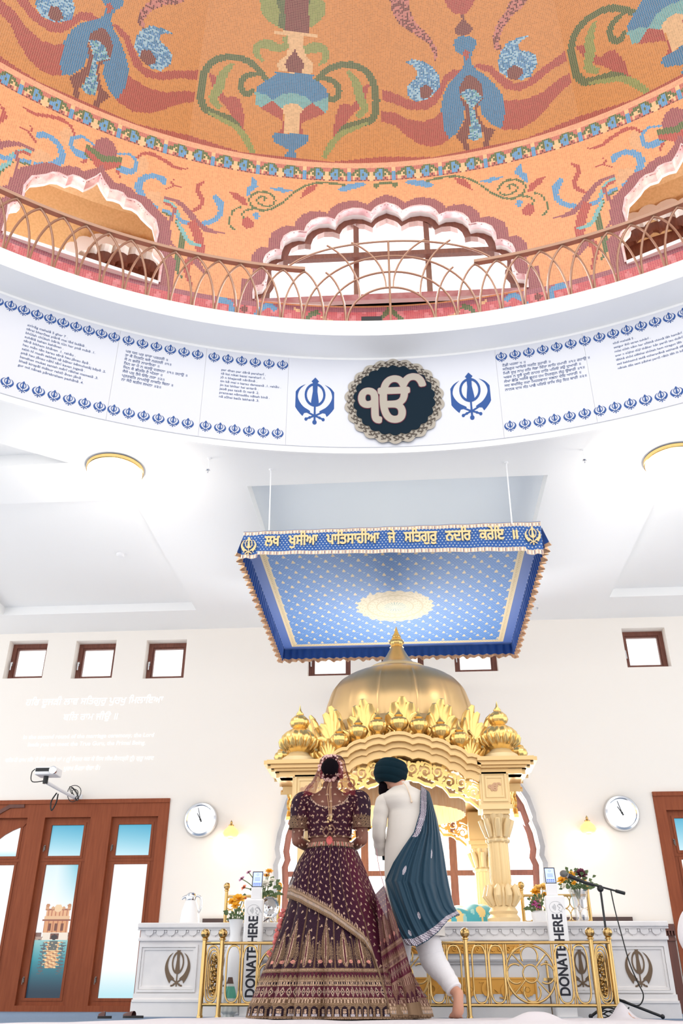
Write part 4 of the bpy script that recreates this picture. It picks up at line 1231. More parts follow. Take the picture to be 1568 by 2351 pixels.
def sconce(x, y, lab):
    p = at(x, y, WY)
    e = empty('wall_lamp', (p[0], WY, p[2]), lab, 'wall lamp', 'wall lamps')
    b = MB(); b.lathe([(0.03, -0.0), (0.03, -0.012), (0.012, -0.02), (0.01, -0.07)], (p[0], WY, p[2]-0.03), 16, axis='Y'); b.build('wall_mount', M['brass'], e, smooth=40)
    c = (p[0], WY-0.085, p[2]-0.075)
    b = MB(); b.lathe([(0.035, 0.0), (0.075, 0.02), (0.092, 0.055), (0.082, 0.09), (0.05, 0.12), (0.03, 0.14)], c, 24, lobes=16, amp=0.05, cap=False); b.build('shade', mat('amber_glass', (240, 190, 120), 0.3, emit=(255, 196, 120), estr=0.55), e, smooth=60)
    b = MB(); b.lathe([(0.032, 0.138), (0.034, 0.15), (0.012, 0.165), (0.016, 0.18), (0.0, 0.21)], c, 16); b.build('finial', M['brass'], e, smooth=50)
    d = bpy.data.lights.new('sconce_lamp', 'POINT'); d.energy = 1.2; d.shadow_soft_size = 0.05; d.color = (1, 0.82, 0.58)
    o = bpy.data.objects.new('sconce_lamp', d); COL.objects.link(o); o.location = (c[0], c[1]-0.02, c[2]-0.04)
sconce(533, 1912, 'small glowing amber wall lamp left of the throne, beside the left clock')
sconce(1347, 1902, 'small glowing wall lamp right of the throne, below and left of the right clock')

# projected verse: white lettering of light on the wall
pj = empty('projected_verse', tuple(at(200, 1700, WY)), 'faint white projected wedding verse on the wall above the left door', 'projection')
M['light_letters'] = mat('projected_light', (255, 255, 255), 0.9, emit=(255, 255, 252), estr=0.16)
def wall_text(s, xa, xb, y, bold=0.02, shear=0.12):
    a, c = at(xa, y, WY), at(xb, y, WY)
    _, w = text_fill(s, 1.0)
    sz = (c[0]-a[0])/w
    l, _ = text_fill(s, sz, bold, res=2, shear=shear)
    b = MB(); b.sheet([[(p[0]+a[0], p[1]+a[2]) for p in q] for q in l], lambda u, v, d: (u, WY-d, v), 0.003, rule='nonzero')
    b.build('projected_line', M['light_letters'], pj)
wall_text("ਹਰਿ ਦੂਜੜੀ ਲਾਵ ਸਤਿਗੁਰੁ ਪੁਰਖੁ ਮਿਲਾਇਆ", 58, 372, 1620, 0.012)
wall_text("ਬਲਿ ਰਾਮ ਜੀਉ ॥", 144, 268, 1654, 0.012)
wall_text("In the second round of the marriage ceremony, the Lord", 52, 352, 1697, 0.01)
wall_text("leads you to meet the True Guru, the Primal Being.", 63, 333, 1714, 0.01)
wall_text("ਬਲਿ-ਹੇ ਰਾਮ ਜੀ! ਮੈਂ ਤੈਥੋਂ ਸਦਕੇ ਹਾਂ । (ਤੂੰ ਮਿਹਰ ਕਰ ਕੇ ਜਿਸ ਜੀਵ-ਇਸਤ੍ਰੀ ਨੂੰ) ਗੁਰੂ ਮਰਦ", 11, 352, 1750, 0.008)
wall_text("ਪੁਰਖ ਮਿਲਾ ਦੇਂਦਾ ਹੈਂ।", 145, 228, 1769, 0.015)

# projector on its wall arm above the left door
p0_, p1_ = at(180, 1836, WY), at(104, 1795, WY-0.75)
e = empty('projector', tuple(p0_), 'white projector on a long white wall arm above the left door', 'projector')
b = MB(); b.tube([p0_, p1_], 0.022, 8); b.box((p0_[0]-0.05, WY-0.02, p0_[2]-0.05), (p0_[0]+0.05, WY, p0_[2]+0.06)); b.build('wall_arm', M['whitep'], e)
c = p1_+np.array([0.02, 0.0, 0.11])
b = MB(); b.box(c-np.array([.13, .10, .045]), c+np.array([.13, .10, .045])); body = b.build('projector_body', M['whitep'], e)
md = body.modifiers.new('bevel', 'BEVEL'); md.width = 0.012; md.segments = 2
b = MB(); b.box(c+np.array([-.12, -.104, -.01]), c+np.array([.05, -.099, .03])); b.build('port_panel', M['black'], e)
b = MB(); b.lathe([(0.045, 0), (0.045, -0.03), (0.035, -0.032)], (c[0]+0.10, c[1]-0.10, c[2]), 20, axis='Y'); b.build('lens', M['steel'], e)
b = MB(); b.tube([p1_+np.array([0, 0, -0.02]), p1_+np.array([0, 0, 0.075])], 0.03, 10); b.build('bracket', M['black'], e)
b = MB()
b.tube(catmull([c+np.array([-.13, -.09, .02]), c+np.array([-.17, -.08, -.02]), c+np.array([-.15, -.06, -.12]), p1_+np.array([0.03, 0, 0.02])], 6), 0.006, 6)
b.tube(catmull([p1_+np.array([.12, .1, -.11]), p1_+np.array([.05, .15, -.2]), p1_+np.array([.07, .15, -.3]), p1_+np.array([.12, .13, -.22]), p1_+np.array([.14, .1, -.12])], 6), 0.008, 6)
b.build('cable', M['rubber'], e)
b = MB(); cc = at(170, 1822, WY-0.12)
for k in range(4): b.tube([tuple(cc+np.array([(0.085-0.016*k)*math.cos(t+k), 0.01*k+0.02*math.sin(2*t+k), (0.10-0.014*k)*math.sin(t)])) for t in np.linspace(0, 2*PI, 20)], 0.0045, 6)
b.build('coiled_cable', M['rubber'], e)

# =================================================================== CANOPY
YF, YB = 7.05, 9.97
fl, frr = at(560, 1222, YF), at(1240, 1198, YF)
bl, brr = at(553, 1281, YF-0.03), at(1248, 1271, YF-0.03)
ZTOP = (fl[2]+frr[2])/2; ZV = (bl[2]+brr[2])/2
ZC = 3.85
CX0, CX1 = fl[0], frr[0]
can = empty('canopy', ((CX0+CX1)/2, (YF+YB)/2, ZC), 'blue square cloth canopy with gold lettering and medallion hanging above the throne', 'canopy')
M['cloth'] = mat_attr('embroidered_blue_cloth', 0.6, sheen=0.2)
M['velvet'] = mat('royal_blue_cloth', (10, 74, 152), 0.65, sheen=0.2)
M['goldthread'] = mat('gold_thread', (232, 202, 146), 0.5, metal=0.15)
M['peach'] = mat('peach_gold_fringe', (226, 186, 146), 0.6, noise=(30, (196, 144, 104), 0.3, 0.7))
CB = s2l((16, 100, 172)); CG = s2l((206, 184, 138)); CW = s2l((225, 222, 196)); CD = s2l((10, 74, 152))
# underside
nu, nv = 520, 420
U_, V_ = np.meshgrid(np.linspace(CX0, CX1, nu+1), np.linspace(YF, YB, nv+1))
pos = np.stack([U_, V_, np.full_like(U_, ZC)-0.02*np.cos((U_-CX0)/(CX1-CX0)*PI*2)*0], -1)
uc, vc = np.meshgrid((np.arange(nu)+.5)/nu*(CX1-CX0), (np.arange(nv)+.5)/nv*(YB-YF))
cw, ch_ = CX1-CX0, YB-YF
cols = np.empty((nv, nu, 3)); cols[:] = CB
def dots(u, v, pu, pv, r, stag=True):
    row = np.floor(v/pv); uu = u+(row % 2)*pu/2*(1 if stag else 0)
    du = (uu % pu)-pu/2; dv = (v % pv)-pv/2
    return (du/r)**2+(dv/r)**2 < 1, du, dv
k, _, _ = dots(uc, vc, 0.030, 0.030, 0.0075); cols[k] = s2l((70, 140, 196))
_, du, dv = dots(uc, vc, 0.16, 0.115, 1)
cols[((du/0.013)**2+((dv-0.012)/0.015)**2 < 1) | ((abs(du) < (dv+0.04)*0.36) & (dv > -0.04) & (dv < 0.012)) | ((abs(dv-0.026) < 0.005) & (abs(du) < 0.02))] = CG
_, du, dv = dots(uc+0.04, vc+0.057, 0.16, 0.115, 1)
cols[(du/0.014)**2+(dv/0.006)**2 < 1] = s2l((176, 190, 190))
edge = np.minimum(np.minimum(uc, cw-uc), ch_-vc)
cols[(edge > 0.10) & (edge < 0.165)] = CG
cols[(edge > 0.118) & (edge < 0.148) & ((np.sin(uc*160)*np.sin(vc*160)) > 0.25)] = s2l((168, 140, 84))
cols[edge < 0.10] = CD
mc = atz(907, 1393, ZC); mu, mv = mc[0]-CX0, mc[1]-YF
rr_ = np.hypot(uc-mu, vc-mv); th_ = np.arctan2(vc-mv, uc-mu)
R0 = 0.415*(1+0.035*np.cos(th_*22))
kk = rr_ < R0; cols[kk] = s2l((206, 186, 146))
rosette = np.sin(th_*24+np.sin(rr_*70)*1.5)*np.sin(rr_*120)
cols[kk & (rosette > 0.45)] = s2l((180, 158, 110))
cols[kk & (abs(rr_-0.30) < 0.012)] = s2l((184, 160, 112)); cols[kk & (abs(rr_-0.2) < 0.008)] = s2l((180, 158, 110))
kk = rr_ < 0.12; cols[kk] = s2l((204, 192, 156)); cols[kk & (np.sin(th_*22) > 0.35) & (rr_ > 0.03)] = s2l((128, 140, 120))
o = tile_mesh('canopy_cloth', pos, nu, nv, cols, M['cloth'], can, uv=False)
b = MB(); b.box((CX0, YF, ZC+0.004), (CX1, YB, ZC+0.01)); b.box((CX0, YF, ZC+0.01), (CX1, YF+0.03, ZTOP)); b.build('frame', M['white'], can)
# front valance
nu, nv = 700, 70
tv = np.linspace(0, 1, nv+1)[:, None]; tu = np.linspace(0, 1, nu+1)[None, :]
xl = bl[0]+(fl[0]-bl[0])*tv; xr = brr[0]+(frr[0]-brr[0])*tv
X = xl+(xr-xl)*tu
zt = fl[2]+(frr[2]-fl[2])*tu
endf = np.clip(1-np.minimum(tu, 1-tu)/0.055, 0, 1)
zb = bl[2]+(brr[2]-bl[2])*tu+0.0
zb = zb+np.where(endf > 0, -0.012*np.abs(np.sin(endf*PI*1.5)), 0.026+0.002*np.sin(tu*40))
Z = zb+(zt-zb)*tv
Yv = YF-0.012-0.025*(1-tv)+0.004*np.sin(tu*60)
pos = np.stack([X, np.broadcast_to(Yv, X.shape), Z], -1)
uc, vc = np.meshgrid((np.arange(nu)+.5)/nu*(CX1-CX0), (np.arange(nv)+.5)/nv*0.29)
cols = np.empty((nv, nu, 3)); cols[:] = s2l((18, 82, 156))
k, _, _ = dots(uc, vc, 0.032, 0.026, 0.0058); cols[k] = s2l((196, 204, 206))
for lo_, hi_ in ((0.0, 0.006), (0.036, 0.042), (0.248, 0.254), (0.278, 0.284)): cols[(vc >= lo_) & (vc < hi_)] = s2l((198, 176, 150))
for lo_, hi_ in ((0.006, 0.036), (0.254, 0.278)):
    q = (vc >= lo_) & (vc < hi_); cols[q] = s2l((206, 180, 160)); cols[q & (np.sin(uc*200) > 0.2)] = s2l((240, 226, 206)); cols[q & (np.sin(uc*100) > 0.93)] = s2l((120, 96, 120))
tile_mesh('front_valance', pos, nu, nv, cols, M['cloth'], can, uv=False)
fnV = lambda u, v, d: (CX0+u, YF-0.03-d, ZV+v)
words = [("ਲਖ", 608, 641), ("ਖੁਸੀਆ", 663, 729), ("ਪਾਤਿਸਾਹੀਆ", 750, 871), ("ਜੇ", 891, 908), ("ਸਤਿਗੁਰੁ", 929, 1004), ("ਨਦਰਿ", 1024, 1082), ("ਕਰੇਇ", 1102, 1158), ("॥", 1173, 1189)]
for wd, xa, xb in words:
    y = 1254-(xa-608)*0.029
    a, c = at(xa, y, YF-0.03), at(xb, y, YF-0.03)
    _, w = text_fill(wd, 1.0); sx = (c[0]-a[0])/w; sy = 0.155 if wd != "॥" else 0.14
    base = text_loops(wd, 3); L = []
    for kq in range(8):
        dx, dy = 0.0042*math.cos(PI*kq/4), 0.0042*math.sin(PI*kq/4)
        L += [[(p[0]*sx+a[0]-CX0+dx, p[1]*sy+a[2]-ZV+dy) for p in l] for l in base]
    b = MB(); b.prism(L, fnV, 0.0, 0.007, rule='nonzero'); b.build('gold_lettering', M['goldthread'], can)
for xk, yk in ((571, 1254), (1223, 1230)):
    a = at(xk, yk, YF-0.035)
    b = MB(); b.prism([[(x+a[0]-CX0, z+a[2]-ZV) for x, z in l] for l in khanda_loops(0.145, 0.19)], fnV, 0.006, 0.013, rule='nonzero'); b.build('gold_khanda', M['goldthread'], can)
# pleated side and back valances with peach hem
def pleat(pa, pb_, out, name, drop, seedv):
    rnd = np.random.default_rng(seedv)
    L = math.hypot(pb_[0]-pa[0], pb_[1]-pa[1]); n = int(L/0.009)
    t = np.linspace(0, 1, n+1); ph = np.cumsum(rnd.uniform(0.6, 1.4, n+1))*0.62
    w = np.sin(ph)
    rows, hem = [], []
    def row(z, amp, flare): return [(pa[0]+(pb_[0]-pa[0])*tt+out[0]*(flare+amp*ww), pa[1]+(pb_[1]-pa[1])*tt+out[1]*(flare+amp*ww), z) for tt, ww in zip(t, w)]
    for j in range(5):
        q = j/4; rows.append(row(ZC+0.02-drop*q*0.78, 0.004+0.016*q, 0.005+0.035*q))
    b = MB(); b.grid(rows); b.build(name, M['velvet'], can, smooth=80, recalc=False)
    hz = np.sin(ph*0.5)*0.010
    for j in range(3):
        q = j/2
        r0 = row(0, 0.018+0.010*q, 0.04+0.012*q)
        hem.append([(x, y, ZC+0.02-drop*(0.78+0.22*q)+hh*q) for (x, y, z), hh in zip(r0, hz)])
    b = MB(); b.grid(hem); b.build('hem_fringe', M['peach'], can, smooth=40, recalc=False)
pleat((CX0, YF, 0), (CX0, YB+0.03, 0), (-1, 0), 'side_valance', 0.19, 3)
pleat((CX1, YF, 0), (CX1, YB+0.03, 0), (1, 0), 'side_valance', 0.19, 5)
pleat((CX0-0.05, YB, 0), (CX1+0.05, YB, 0), (0, 1), 'back_valance', 0.16, 9)
for x, y, xb in ((622, 1078, 618), (1162, 1062, 1175)):
    a = atz(x, y, CZ); c = at(xb, 1213 if x < 800 else 1199, a[1]); c[2] = min(c[2], ZTOP)
    b = MB(); b.tube([a, (c[0], a[1], ZTOP-0.02)], 0.006, 6); b.lathe([(0.02, 0), (0.02, -0.008), (0.006, -0.014)], tuple(a), 10)
    b.build('suspension_wire', M['whitep'], can)
for s in (CX0+0.25, CX1-0.2):
    b = MB(); b.tube([(s, YB-0.1, CZ), (s, YB-0.1, ZC)], 0.006, 6); b.build('suspension_wire', M['whitep'], can)
# =================================================================== GILDED THRONE (palanquin)
PX, PYC, PYF = -0.078, 8.90, 7.85
pal = empty('palanquin', (PX, PYC, 0.66), 'gilded domed throne palanquin on the marble platform below the blue canopy', 'throne')
ZE = at(900, 1750, PYF)[2]
HW = 1.12
ez = at(1208, 1742, PYF)[2]-0.005
fnF = lambda u, v, d: (PX+u, d, v)
# scalloped front outline of the arched cornice
tr = [(760, 628), (795, 630), (825, 640), (838, 648), (870, 640), (905, 645), (935, 656), (948, 668), (975, 664), (1010, 674), (1038, 690), (1052, 706), (1078, 706), (1108, 718), (1132, 736), (1146, 752), (1170, 750), (1200, 758), (1222, 770)]
AO = []
for x, y in tr:
    p = at(600+x/2.412, 1420+y/2.412, PYF-0.1); AO.append((p[0], p[2]))
apx = AO[0][0]; AO = [(x-apx, z) for x, z in AO]
xe, zee = AO[-1]
def arch_off(d, sx=1.0): return [(x*sx*(1-d*0.25), z-d) for x, z in AO]
def symo(h): return [(-x, z) for x, z in h[::-1] if x > 1e-6]+list(h)
def band(b, d0, d1, y0, y1, fn):
    top, bot = symo(arch_off(d0)), symo(arch_off(d1))
    b.prism([top+bot[::-1]], fn, y0, y1)
def cornice(fn_of, sgn):
    """moulded arched front and its straight ends; fn_of maps (u, v, d) with d measured outwards from the column plane"""
    b = MB()
    for d0, d1, o in ((0.0, 0.03, 0.13), (0.03, 0.055, 0.10), (0.055, 0.085, 0.12), (0.085, 0.13, 0.07), (0.13, 0.175, 0.04), (0.175, 0.20, 0.06)):
        band(b, d0, d1, -o, 0.06, fn_of)
    return b
def entab(b, fn_of):
    for z0, z1, o in ((-0.035, 0.0, 0.15), (-0.065, -0.035, 0.12), (-0.085, -0.065, 0.09), (-0.13, -0.085, 0.05)):
        for s in (-1, 1):
            b.prism([[(s*(xe*0.94), zee+z0), (s*(HW+o-0.1), zee+z0), (s*(HW+o-0.1), zee+z1), (s*(xe*0.94), zee+z1)]], fn_of, -o, 0.10)
faces4 = {'front': lambda u, v, d: (PX+u, PYF+d, v), 'back': lambda u, v, d: (PX+u, 2*PYC-PYF-d, v),
          'left': lambda u, v, d: (PX-(PYC-PYF)-0.0+d, PYC+u, v), 'right': lambda u, v, d: (PX+(PYC-PYF)-d, PYC+u, v)}
def spiral(cx, cz, r, turns, a0, dirn, w):
    pts = []
    for j in range(15):
        t = j/14; a = a0+dirn*turns*2*PI*t; q = r*(1-0.80*t)
        pts.append((cx+q*math.cos(a), cz+q*math.sin(a)))
    return stroke2d(pts, [w*(1-0.35*j/14) for j in range(15)])
for nm, fn in faces4.items():
    b = cornice(fn, 1); entab(b, fn)
    b.build('arched_cornice', M['goldsat'], pal, smooth=35)
    # pierced scroll panel under the cornice
    b = MB()
    fix = lambda l: l if signed_area(l) > 0 else l[::-1]
    top, bot = symo(arch_off(0.195)), symo([(x*0.93, z-0.40-0.02*math.cos(x*26)) for x, z in AO])
    lip = symo([(x*0.93, z-0.37-0.02*math.cos(x*26)) for x, z in AO])
    b.prism([fix(lip+bot[::-1])], fn, -0.005, 0.035)
    L = []
    mid = symo([(x*0.96, z-0.285) for x, z in AO])
    Ls = np.r_[0, np.cumsum(np.hypot(*np.diff(np.array(mid), axis=0).T))]
    nS = int(Ls[-1]/0.115)
    for k in range(nS):
        s_ = (k+.5)/nS*Ls[-1]; cx = np.interp(s_, Ls, [p[0] for p in mid]); cz = np.interp(s_, Ls, [p[1] for p in mid])
        dn = 1 if k % 2 else -1
        L.append(fix(spiral(cx, cz+dn*0.015, 0.062, 1.4, -PI/2*dn, dn, 0.017)))
        L.append(fix(stroke2d([(cx-0.06, cz-dn*0.05), (cx, cz-dn*0.07), (cx+0.06, cz-dn*0.04)], 0.016)))
        for q in range(4):
            a_ = PI/2*q+0.5; L.append(fix(circle(cx+0.055*math.cos(a_), cz+0.068*math.sin(a_), 0.016, 8, 0.024)))
        L.append(fix(circle(cx+0.055, cz+dn*0.055, 0.02, 8, 0.026)))
    b.prism(L, fn, 0.002, 0.026, rule='nonzero')
    b.build('pierced_scrollwork', M['gold'], pal)
# four columns with panel blocks
M['goldcream'] = mat('cream_gold_paint', (238, 206, 150), 0.38, metal=0.2)
cxr = at(1141, 1900, PYF+0.05)[0]-PX
zb0, zb1 = at(1135, 1838, PYF)[2], at(1135, 1765, PYF)[2]
Zp = 0.672
def column(cx, cy):
    b = MB()
    b.lathe([(0.13, Zp), (0.135, Zp+0.03), (0.11, Zp+0.06), (0.12, Zp+0.08), (0.095, Zp+0.12)], (cx, cy, 0), 28)
    base = b.build('column_base', M['goldpale'], pal, smooth=35)
    b = MB()
    b.lathe([(0.085, Zp+0.10), (0.12, Zp+0.17), (0.125, Zp+0.22), (0.10, Zp+0.27), (0.075, Zp+0.29)], (cx, cy, 0), 48, lobes=12, amp=0.10)
    for k in range(10):
        a = 2*PI*k/10; b.tube([(cx+0.09*math.cos(a), cy+0.09*math.sin(a), Zp+0.13), (cx+0.135*math.cos(a), cy+0.135*math.sin(a), Zp+0.20), (cx+0.12*math.cos(a), cy+0.12*math.sin(a), Zp+0.26), (cx+0.135*math.cos(a), cy+0.135*math.sin(a), Zp+0.285)], [0.02, 0.03, 0.024, 0.008], 8)
    b.build('leaf_bulb', M['goldpale'], pal, smooth=50)
    b = MB(); zt = zb0-0.03
    b.lathe([(0.075, Zp+0.27), (0.084, Zp+0.32), (0.082, zt-0.30)], (cx, cy, 0), 64, lobes=14, amp=0.05)
    b.build('fluted_shaft', M['goldcream'], pal, smooth=40)
    b = MB(); b.lathe([(0.085, zt-0.31), (0.098, zt-0.30), (0.098, zt-0.28), (0.082, zt-0.27), (0.088, zt-0.20), (0.10, zt-0.14), (0.118, zt-0.08)], (cx, cy, 0), 40, lobes=10, amp=0.07)
    for k in range(8):
        a = 2*PI*k/8; b.tube([(cx+0.085*math.cos(a), cy+0.085*math.sin(a), zt-0.26), (cx+0.11*math.cos(a), cy+0.11*math.sin(a), zt-0.17), (cx+0.135*math.cos(a), cy+0.135*math.sin(a), zt-0.12), (cx+0.12*math.cos(a), cy+0.12*math.sin(a), zt-0.14)], [0.02, 0.03, 0.022, 0.008], 8)
    b.build('capital', M['goldpale'], pal, smooth=50)
    b = MB()
    for o, z0, z1 in ((0.115, zt-0.085, zt-0.05), (0.14, zt-0.05, zt-0.01), (0.125, zt-0.01, zt+0.01)): b.box((cx-o, cy-o, z0), (cx+o, cy+o, z1))
    b.build('abacus', M['goldcream'], pal)
    b = MB(); o = 0.128; b.box((cx-o, cy-o, zt+0.005), (cx+o, cy+o, zee-0.10))
    sgn = -1 if cy < PYC else 1
    T = lambda u, v, d: (cx+u, cy+sgn*(o+d), v)
    zm = (zt+zee-0.10)/2
    for a_, c_, d_ in ((0.108, 0.09, 0.012), (0.078, 0.064, 0.008)): b.prism([rect(-a_, a_, zm-a_*1.15, zm+a_*1.15), rect(-c_, c_, zm-c_*1.15, zm+c_*1.15)], T, 0.0, d_)
    blk = b.build('panel_block', M['goldcream'], pal)
    if sgn < 0:
        sx = 0.105/(max(xs)-min(xs)); L = [[((p[0]-(min(xs)+max(xs))/2)*sx, zm+(p[1]-(min(ys)+max(ys))/2)*sx*1.0) for p in l] for l in tl]
        L = [[(p[0]+0.005*math.cos(PI*k/3), p[1]+0.005*math.sin(PI*k/3)) for p in l] for k in range(6) for l in L]
        b = MB(); b.prism(L, T, 0.0, 0.008, rule='nonzero'); b.build('carved_symbol', mat('rose_brown_carving', (206, 160, 122), 0.5), blk)
for sx in (-1, 1):
    for cy in (PYF+0.09, 2*PYC-PYF-0.09): column(PX+sx*cxr, cy)
# roof slab and ceiling drapery
b = MB(); b.box((PX-HW+0.05, PYF+0.03, zee-0.07), (PX+HW-0.05, 2*PYC-PYF-0.03, zee-0.01))
b.lathe([(0.92, zee-0.02), (0.94, zee+0.08), (0.88, zee+0.30), (0.80, zee+0.52)], (PX, PYC, 0), 64)
b.build('roof_drum', M['goldsat'], pal, smooth=35)
M['peachcloth'] = mat('peach_drape', (248, 214, 176), 0.7, noise=(20, (236, 186, 140), 0.3, 0.7, (6, 6, .3)))
rows = []
for j in range(5):
    q = j/4; rows.append([(PX+0.62*math.cos(2*PI*k/160)*(1+0.012*math.sin(k*1.7)), PYC+0.62*math.sin(2*PI*k/160)*(1+0.012*math.sin(k*1.7)), zee-0.06-0.22*q) for k in range(161)])
b = MB(); b.grid(rows); b.build('hanging_drape', M['peachcloth'], pal, smooth=80, recalc=False)
# big dome, collar, finial
prof = [(0.74, 2.30), (0.77, 2.46), (0.775, 2.60), (0.765, 2.71), (0.73, 2.83), (0.69, 2.93), (0.61, 3.02), (0.50, 3.085), (0.385, 3.125), (0.28, 3.15)]
P2 = catmull([(r, z) for r, z in prof], 4)
b = MB(); seg = 192; verts = []
for (r, z) in P2:
    for k in range(seg):
        a = 2*PI*k/seg+0.13
        d = abs(((a/(2*PI)*14+0.0) % 1)-0.5)*2            # 1 on the seam
        q = r*(1-0.012*d**2+0.026*max(0, (d-0.90)/0.10)-0.012*max(0, 1-abs(d-0.85)/0.06))
        verts.append((PX+q*math.cos(a), PYC+q*math.sin(a), z))
faces = [(i*seg+k, i*seg+(k+1) % seg, (i+1)*seg+(k+1) % seg, (i+1)*seg+k) for i in range(len(P2)-1) for k in range(seg)]
b.add(verts, faces); b.build('dome_shell', M['goldsat'], pal, smooth=60)
b = MB(); b.lathe([(0.26, 3.125), (0.285, 3.15), (0.31, 3.158), (0.318, 3.178), (0.295, 3.195), (0.27, 3.20), (0.25, 3.215)], (PX, PYC, 0), 64); b.build('collar', M['goldpale'], pal, smooth=35)
b = MB(); b.lathe([(0.255, 3.205), (0.20, 3.24), (0.155, 3.285), (0.115, 3.345), (0.085, 3.40), (0.066, 3.44)], (PX, PYC, 0), 24); b.build('spire_cone', M['goldsat'], pal, smooth=60)
b = MB(); b.lathe([(0.055, 3.43), (0.075, 3.44), (0.052, 3.452), (0.07, 3.475), (0.078, 3.50), (0.062, 3.53), (0.036, 3.545), (0.048, 3.555), (0.044, 3.575), (0.026, 3.60), (0.014, 3.64), (0.0, 3.69)], (PX, PYC, 0), 40, lobes=10, amp=0.05); b.build('finial', M['gold'], pal, smooth=60)
# leaf shells round the foot of the dome
def shell(cx, cy, z, ang, s):
    """upright fan of seven curling leaves facing outwards at angle ang"""
    b = MB()
    c_, s_ = math.cos(ang), math.sin(ang); tx, ty = -s_, c_
    for k in range(-3, 4):
        sp = k*0.38; L = s*(1.0-0.05*abs(k))
        pts, rad = [], []
        for j in range(8):
            t = j/7; out = 0.03+0.10*s*t**2+(0.05*s*max(0, t-0.75)*4); lat = math.sin(sp)*L*t*(0.40 if s > 0.4 else 0.5); up = math.cos(sp*0.85)*L*t-(0.22*s*max(0, t-0.8)*2)
            pts.append((cx+c_*out+tx*lat, cy+s_*out+ty*lat, z+up)); rad.append(s*(0.03+0.125*math.sin(PI*min(1, t*0.95+0.03))**0.8*(0.5+0.5*t)))
        b.tube(pts, rad, 8, flat=0.45, up=(c_, s_, 0))
    for k in (-1, 1): b.tube([(cx+c_*0.04+tx*k*0.1*s, cy+s_*0.04+ty*k*0.1*s, z+0.02), (cx+c_*0.09+tx*k*0.36*s, cy+s_*0.09+ty*k*0.36*s, z+0.10*s), (cx+c_*0.13+tx*k*0.5*s, cy+s_*0.13+ty*k*0.5*s, z+0.34*s), (cx+c_*0.16+tx*k*0.42*s, cy+s_*0.16+ty*k*0.42*s, z+0.4*s)], [0.03, 0.06*s+0.02, 0.05*s, 0.015], 8)
    return b
for k in range(16):
    a = -PI/2+0.045+2*PI*k/16
    shell(PX+0.86*math.cos(a), PYC+0.86*math.sin(a), zee+0.10, a, 0.57).build('leaf_shell', M['gold'], pal, smooth=60)
# small ribbed pots along the arches, big ones on the corners
def pot(b, x, y, z, s):
    b.lathe([(0.35*s, 0), (0.45*s, 0.08*s), (0.30*s, 0.2*s), (0.36*s, 0.28*s), (0.75*s, 0.55*s), (0.92*s, 0.95*s), (0.80*s, 1.3*s), (0.45*s, 1.52*s), (0.30*s, 1.62*s), (0.42*s, 1.7*s), (0.30*s, 1.85*s), (0.14*s, 2.05*s), (0.05*s, 2.5*s), (0.0, 2.75*s)], (x, y, z), 40, lobes=12, amp=0.06)
potx = [at(600+x/2.412, 1420+y/2.412, PYF)[0]-PX for x, y in ((437, 690), (540, 660), (648, 633), (763, 622), (873, 630), (993, 648), (1097, 690))]
AOx = [p[0] for p in AO]; AOz = [p[1] for p in AO]
for nm, fn in faces4.items():
    for u in potx:
        z = np.interp(abs(u), AOx, AOz)
        x, y, z = fn(u, z, -0.07)
        b = MB(); pot(b, x, y, z-0.004, 0.096); b.build('ribbed_pot', M['gold'], pal, smooth=60)
def turret(x, y):
    z = zee; e_ = MB(); q_ = lambda L: [(r, h*0.74) for r, h in L]
    e_.lathe([(0.10, 0), (0.155, 0.005), (0.15, 0.04), (0.10, 0.075), (0.085, 0.095)], (x, y, z), 40); e_.build('turret_foot', M['goldpale'], pal, smooth=40)
    e_ = MB(); e_.lathe(q_([(0.08, 0.12), (0.125, 0.16), (0.155, 0.21), (0.168, 0.27), (0.158, 0.325), (0.12, 0.38), (0.07, 0.42)]), (x, y, z), 64, lobes=14, amp=0.05)
    for k in range(14):
        a = 2*PI*k/14; e_.tube([(x+0.115*math.cos(a), y+0.115*math.sin(a), z+0.115), (x+0.155*math.cos(a), y+0.155*math.sin(a), z+0.165), (x+0.172*math.cos(a), y+0.172*math.sin(a), z+0.21)], [0.012, 0.030, 0.022], 8)
    e_.build('lotus_bulb', M['gold'], pal, smooth=60)
    e_ = MB(); e_.lathe(q_([(0.065, 0.41), (0.05, 0.43), (0.075, 0.455), (0.09, 0.50), (0.08, 0.545), (0.045, 0.59), (0.03, 0.60), (0.035, 0.615), (0.012, 0.66), (0.0, 0.74)]), (x, y, z), 40, lobes=12, amp=0.05); e_.build('turret_finial', M['gold'], pal, smooth=60)
    for q in (-1, 1):
        shell(x+(0.27 if x < PX else -0.27), y+0.14+0.1*q if y < PYC else y-0.14-0.1*q, z, -PI/2 if y < PYC else PI/2, 0.24).build('leaf_shell', M['gold'], pal, smooth=60)
tx_ = at(686, 1700, PYF+0.02)[0]-PX, at(1146, 1690, PYF+0.02)[0]-PX
tw_ = (tx_[1]-tx_[0])/2
for s in (-1, 1):
    for y in (PYF+0.03, 2*PYC-PYF-0.03): turret(PX+s*tw_, y)

# warm lamp fixed under the throne's roof
b = MB(); b.lathe([(0.07, zee-0.07), (0.08, zee-0.09), (0.06, zee-0.12), (0.0, zee-0.13)], (PX, PYC, 0), 20); b.build('roof_lamp', M['glow'], pal, smooth=60)
d = bpy.data.lights.new('throne_lamp_light', 'POINT'); d.energy = 12; d.shadow_soft_size = 0.1; d.color = (1, 0.86, 0.62)
o = bpy.data.objects.new('throne_lamp_light', d); COL.objects.link(o); o.location = (PX, PYC, zee-0.24)
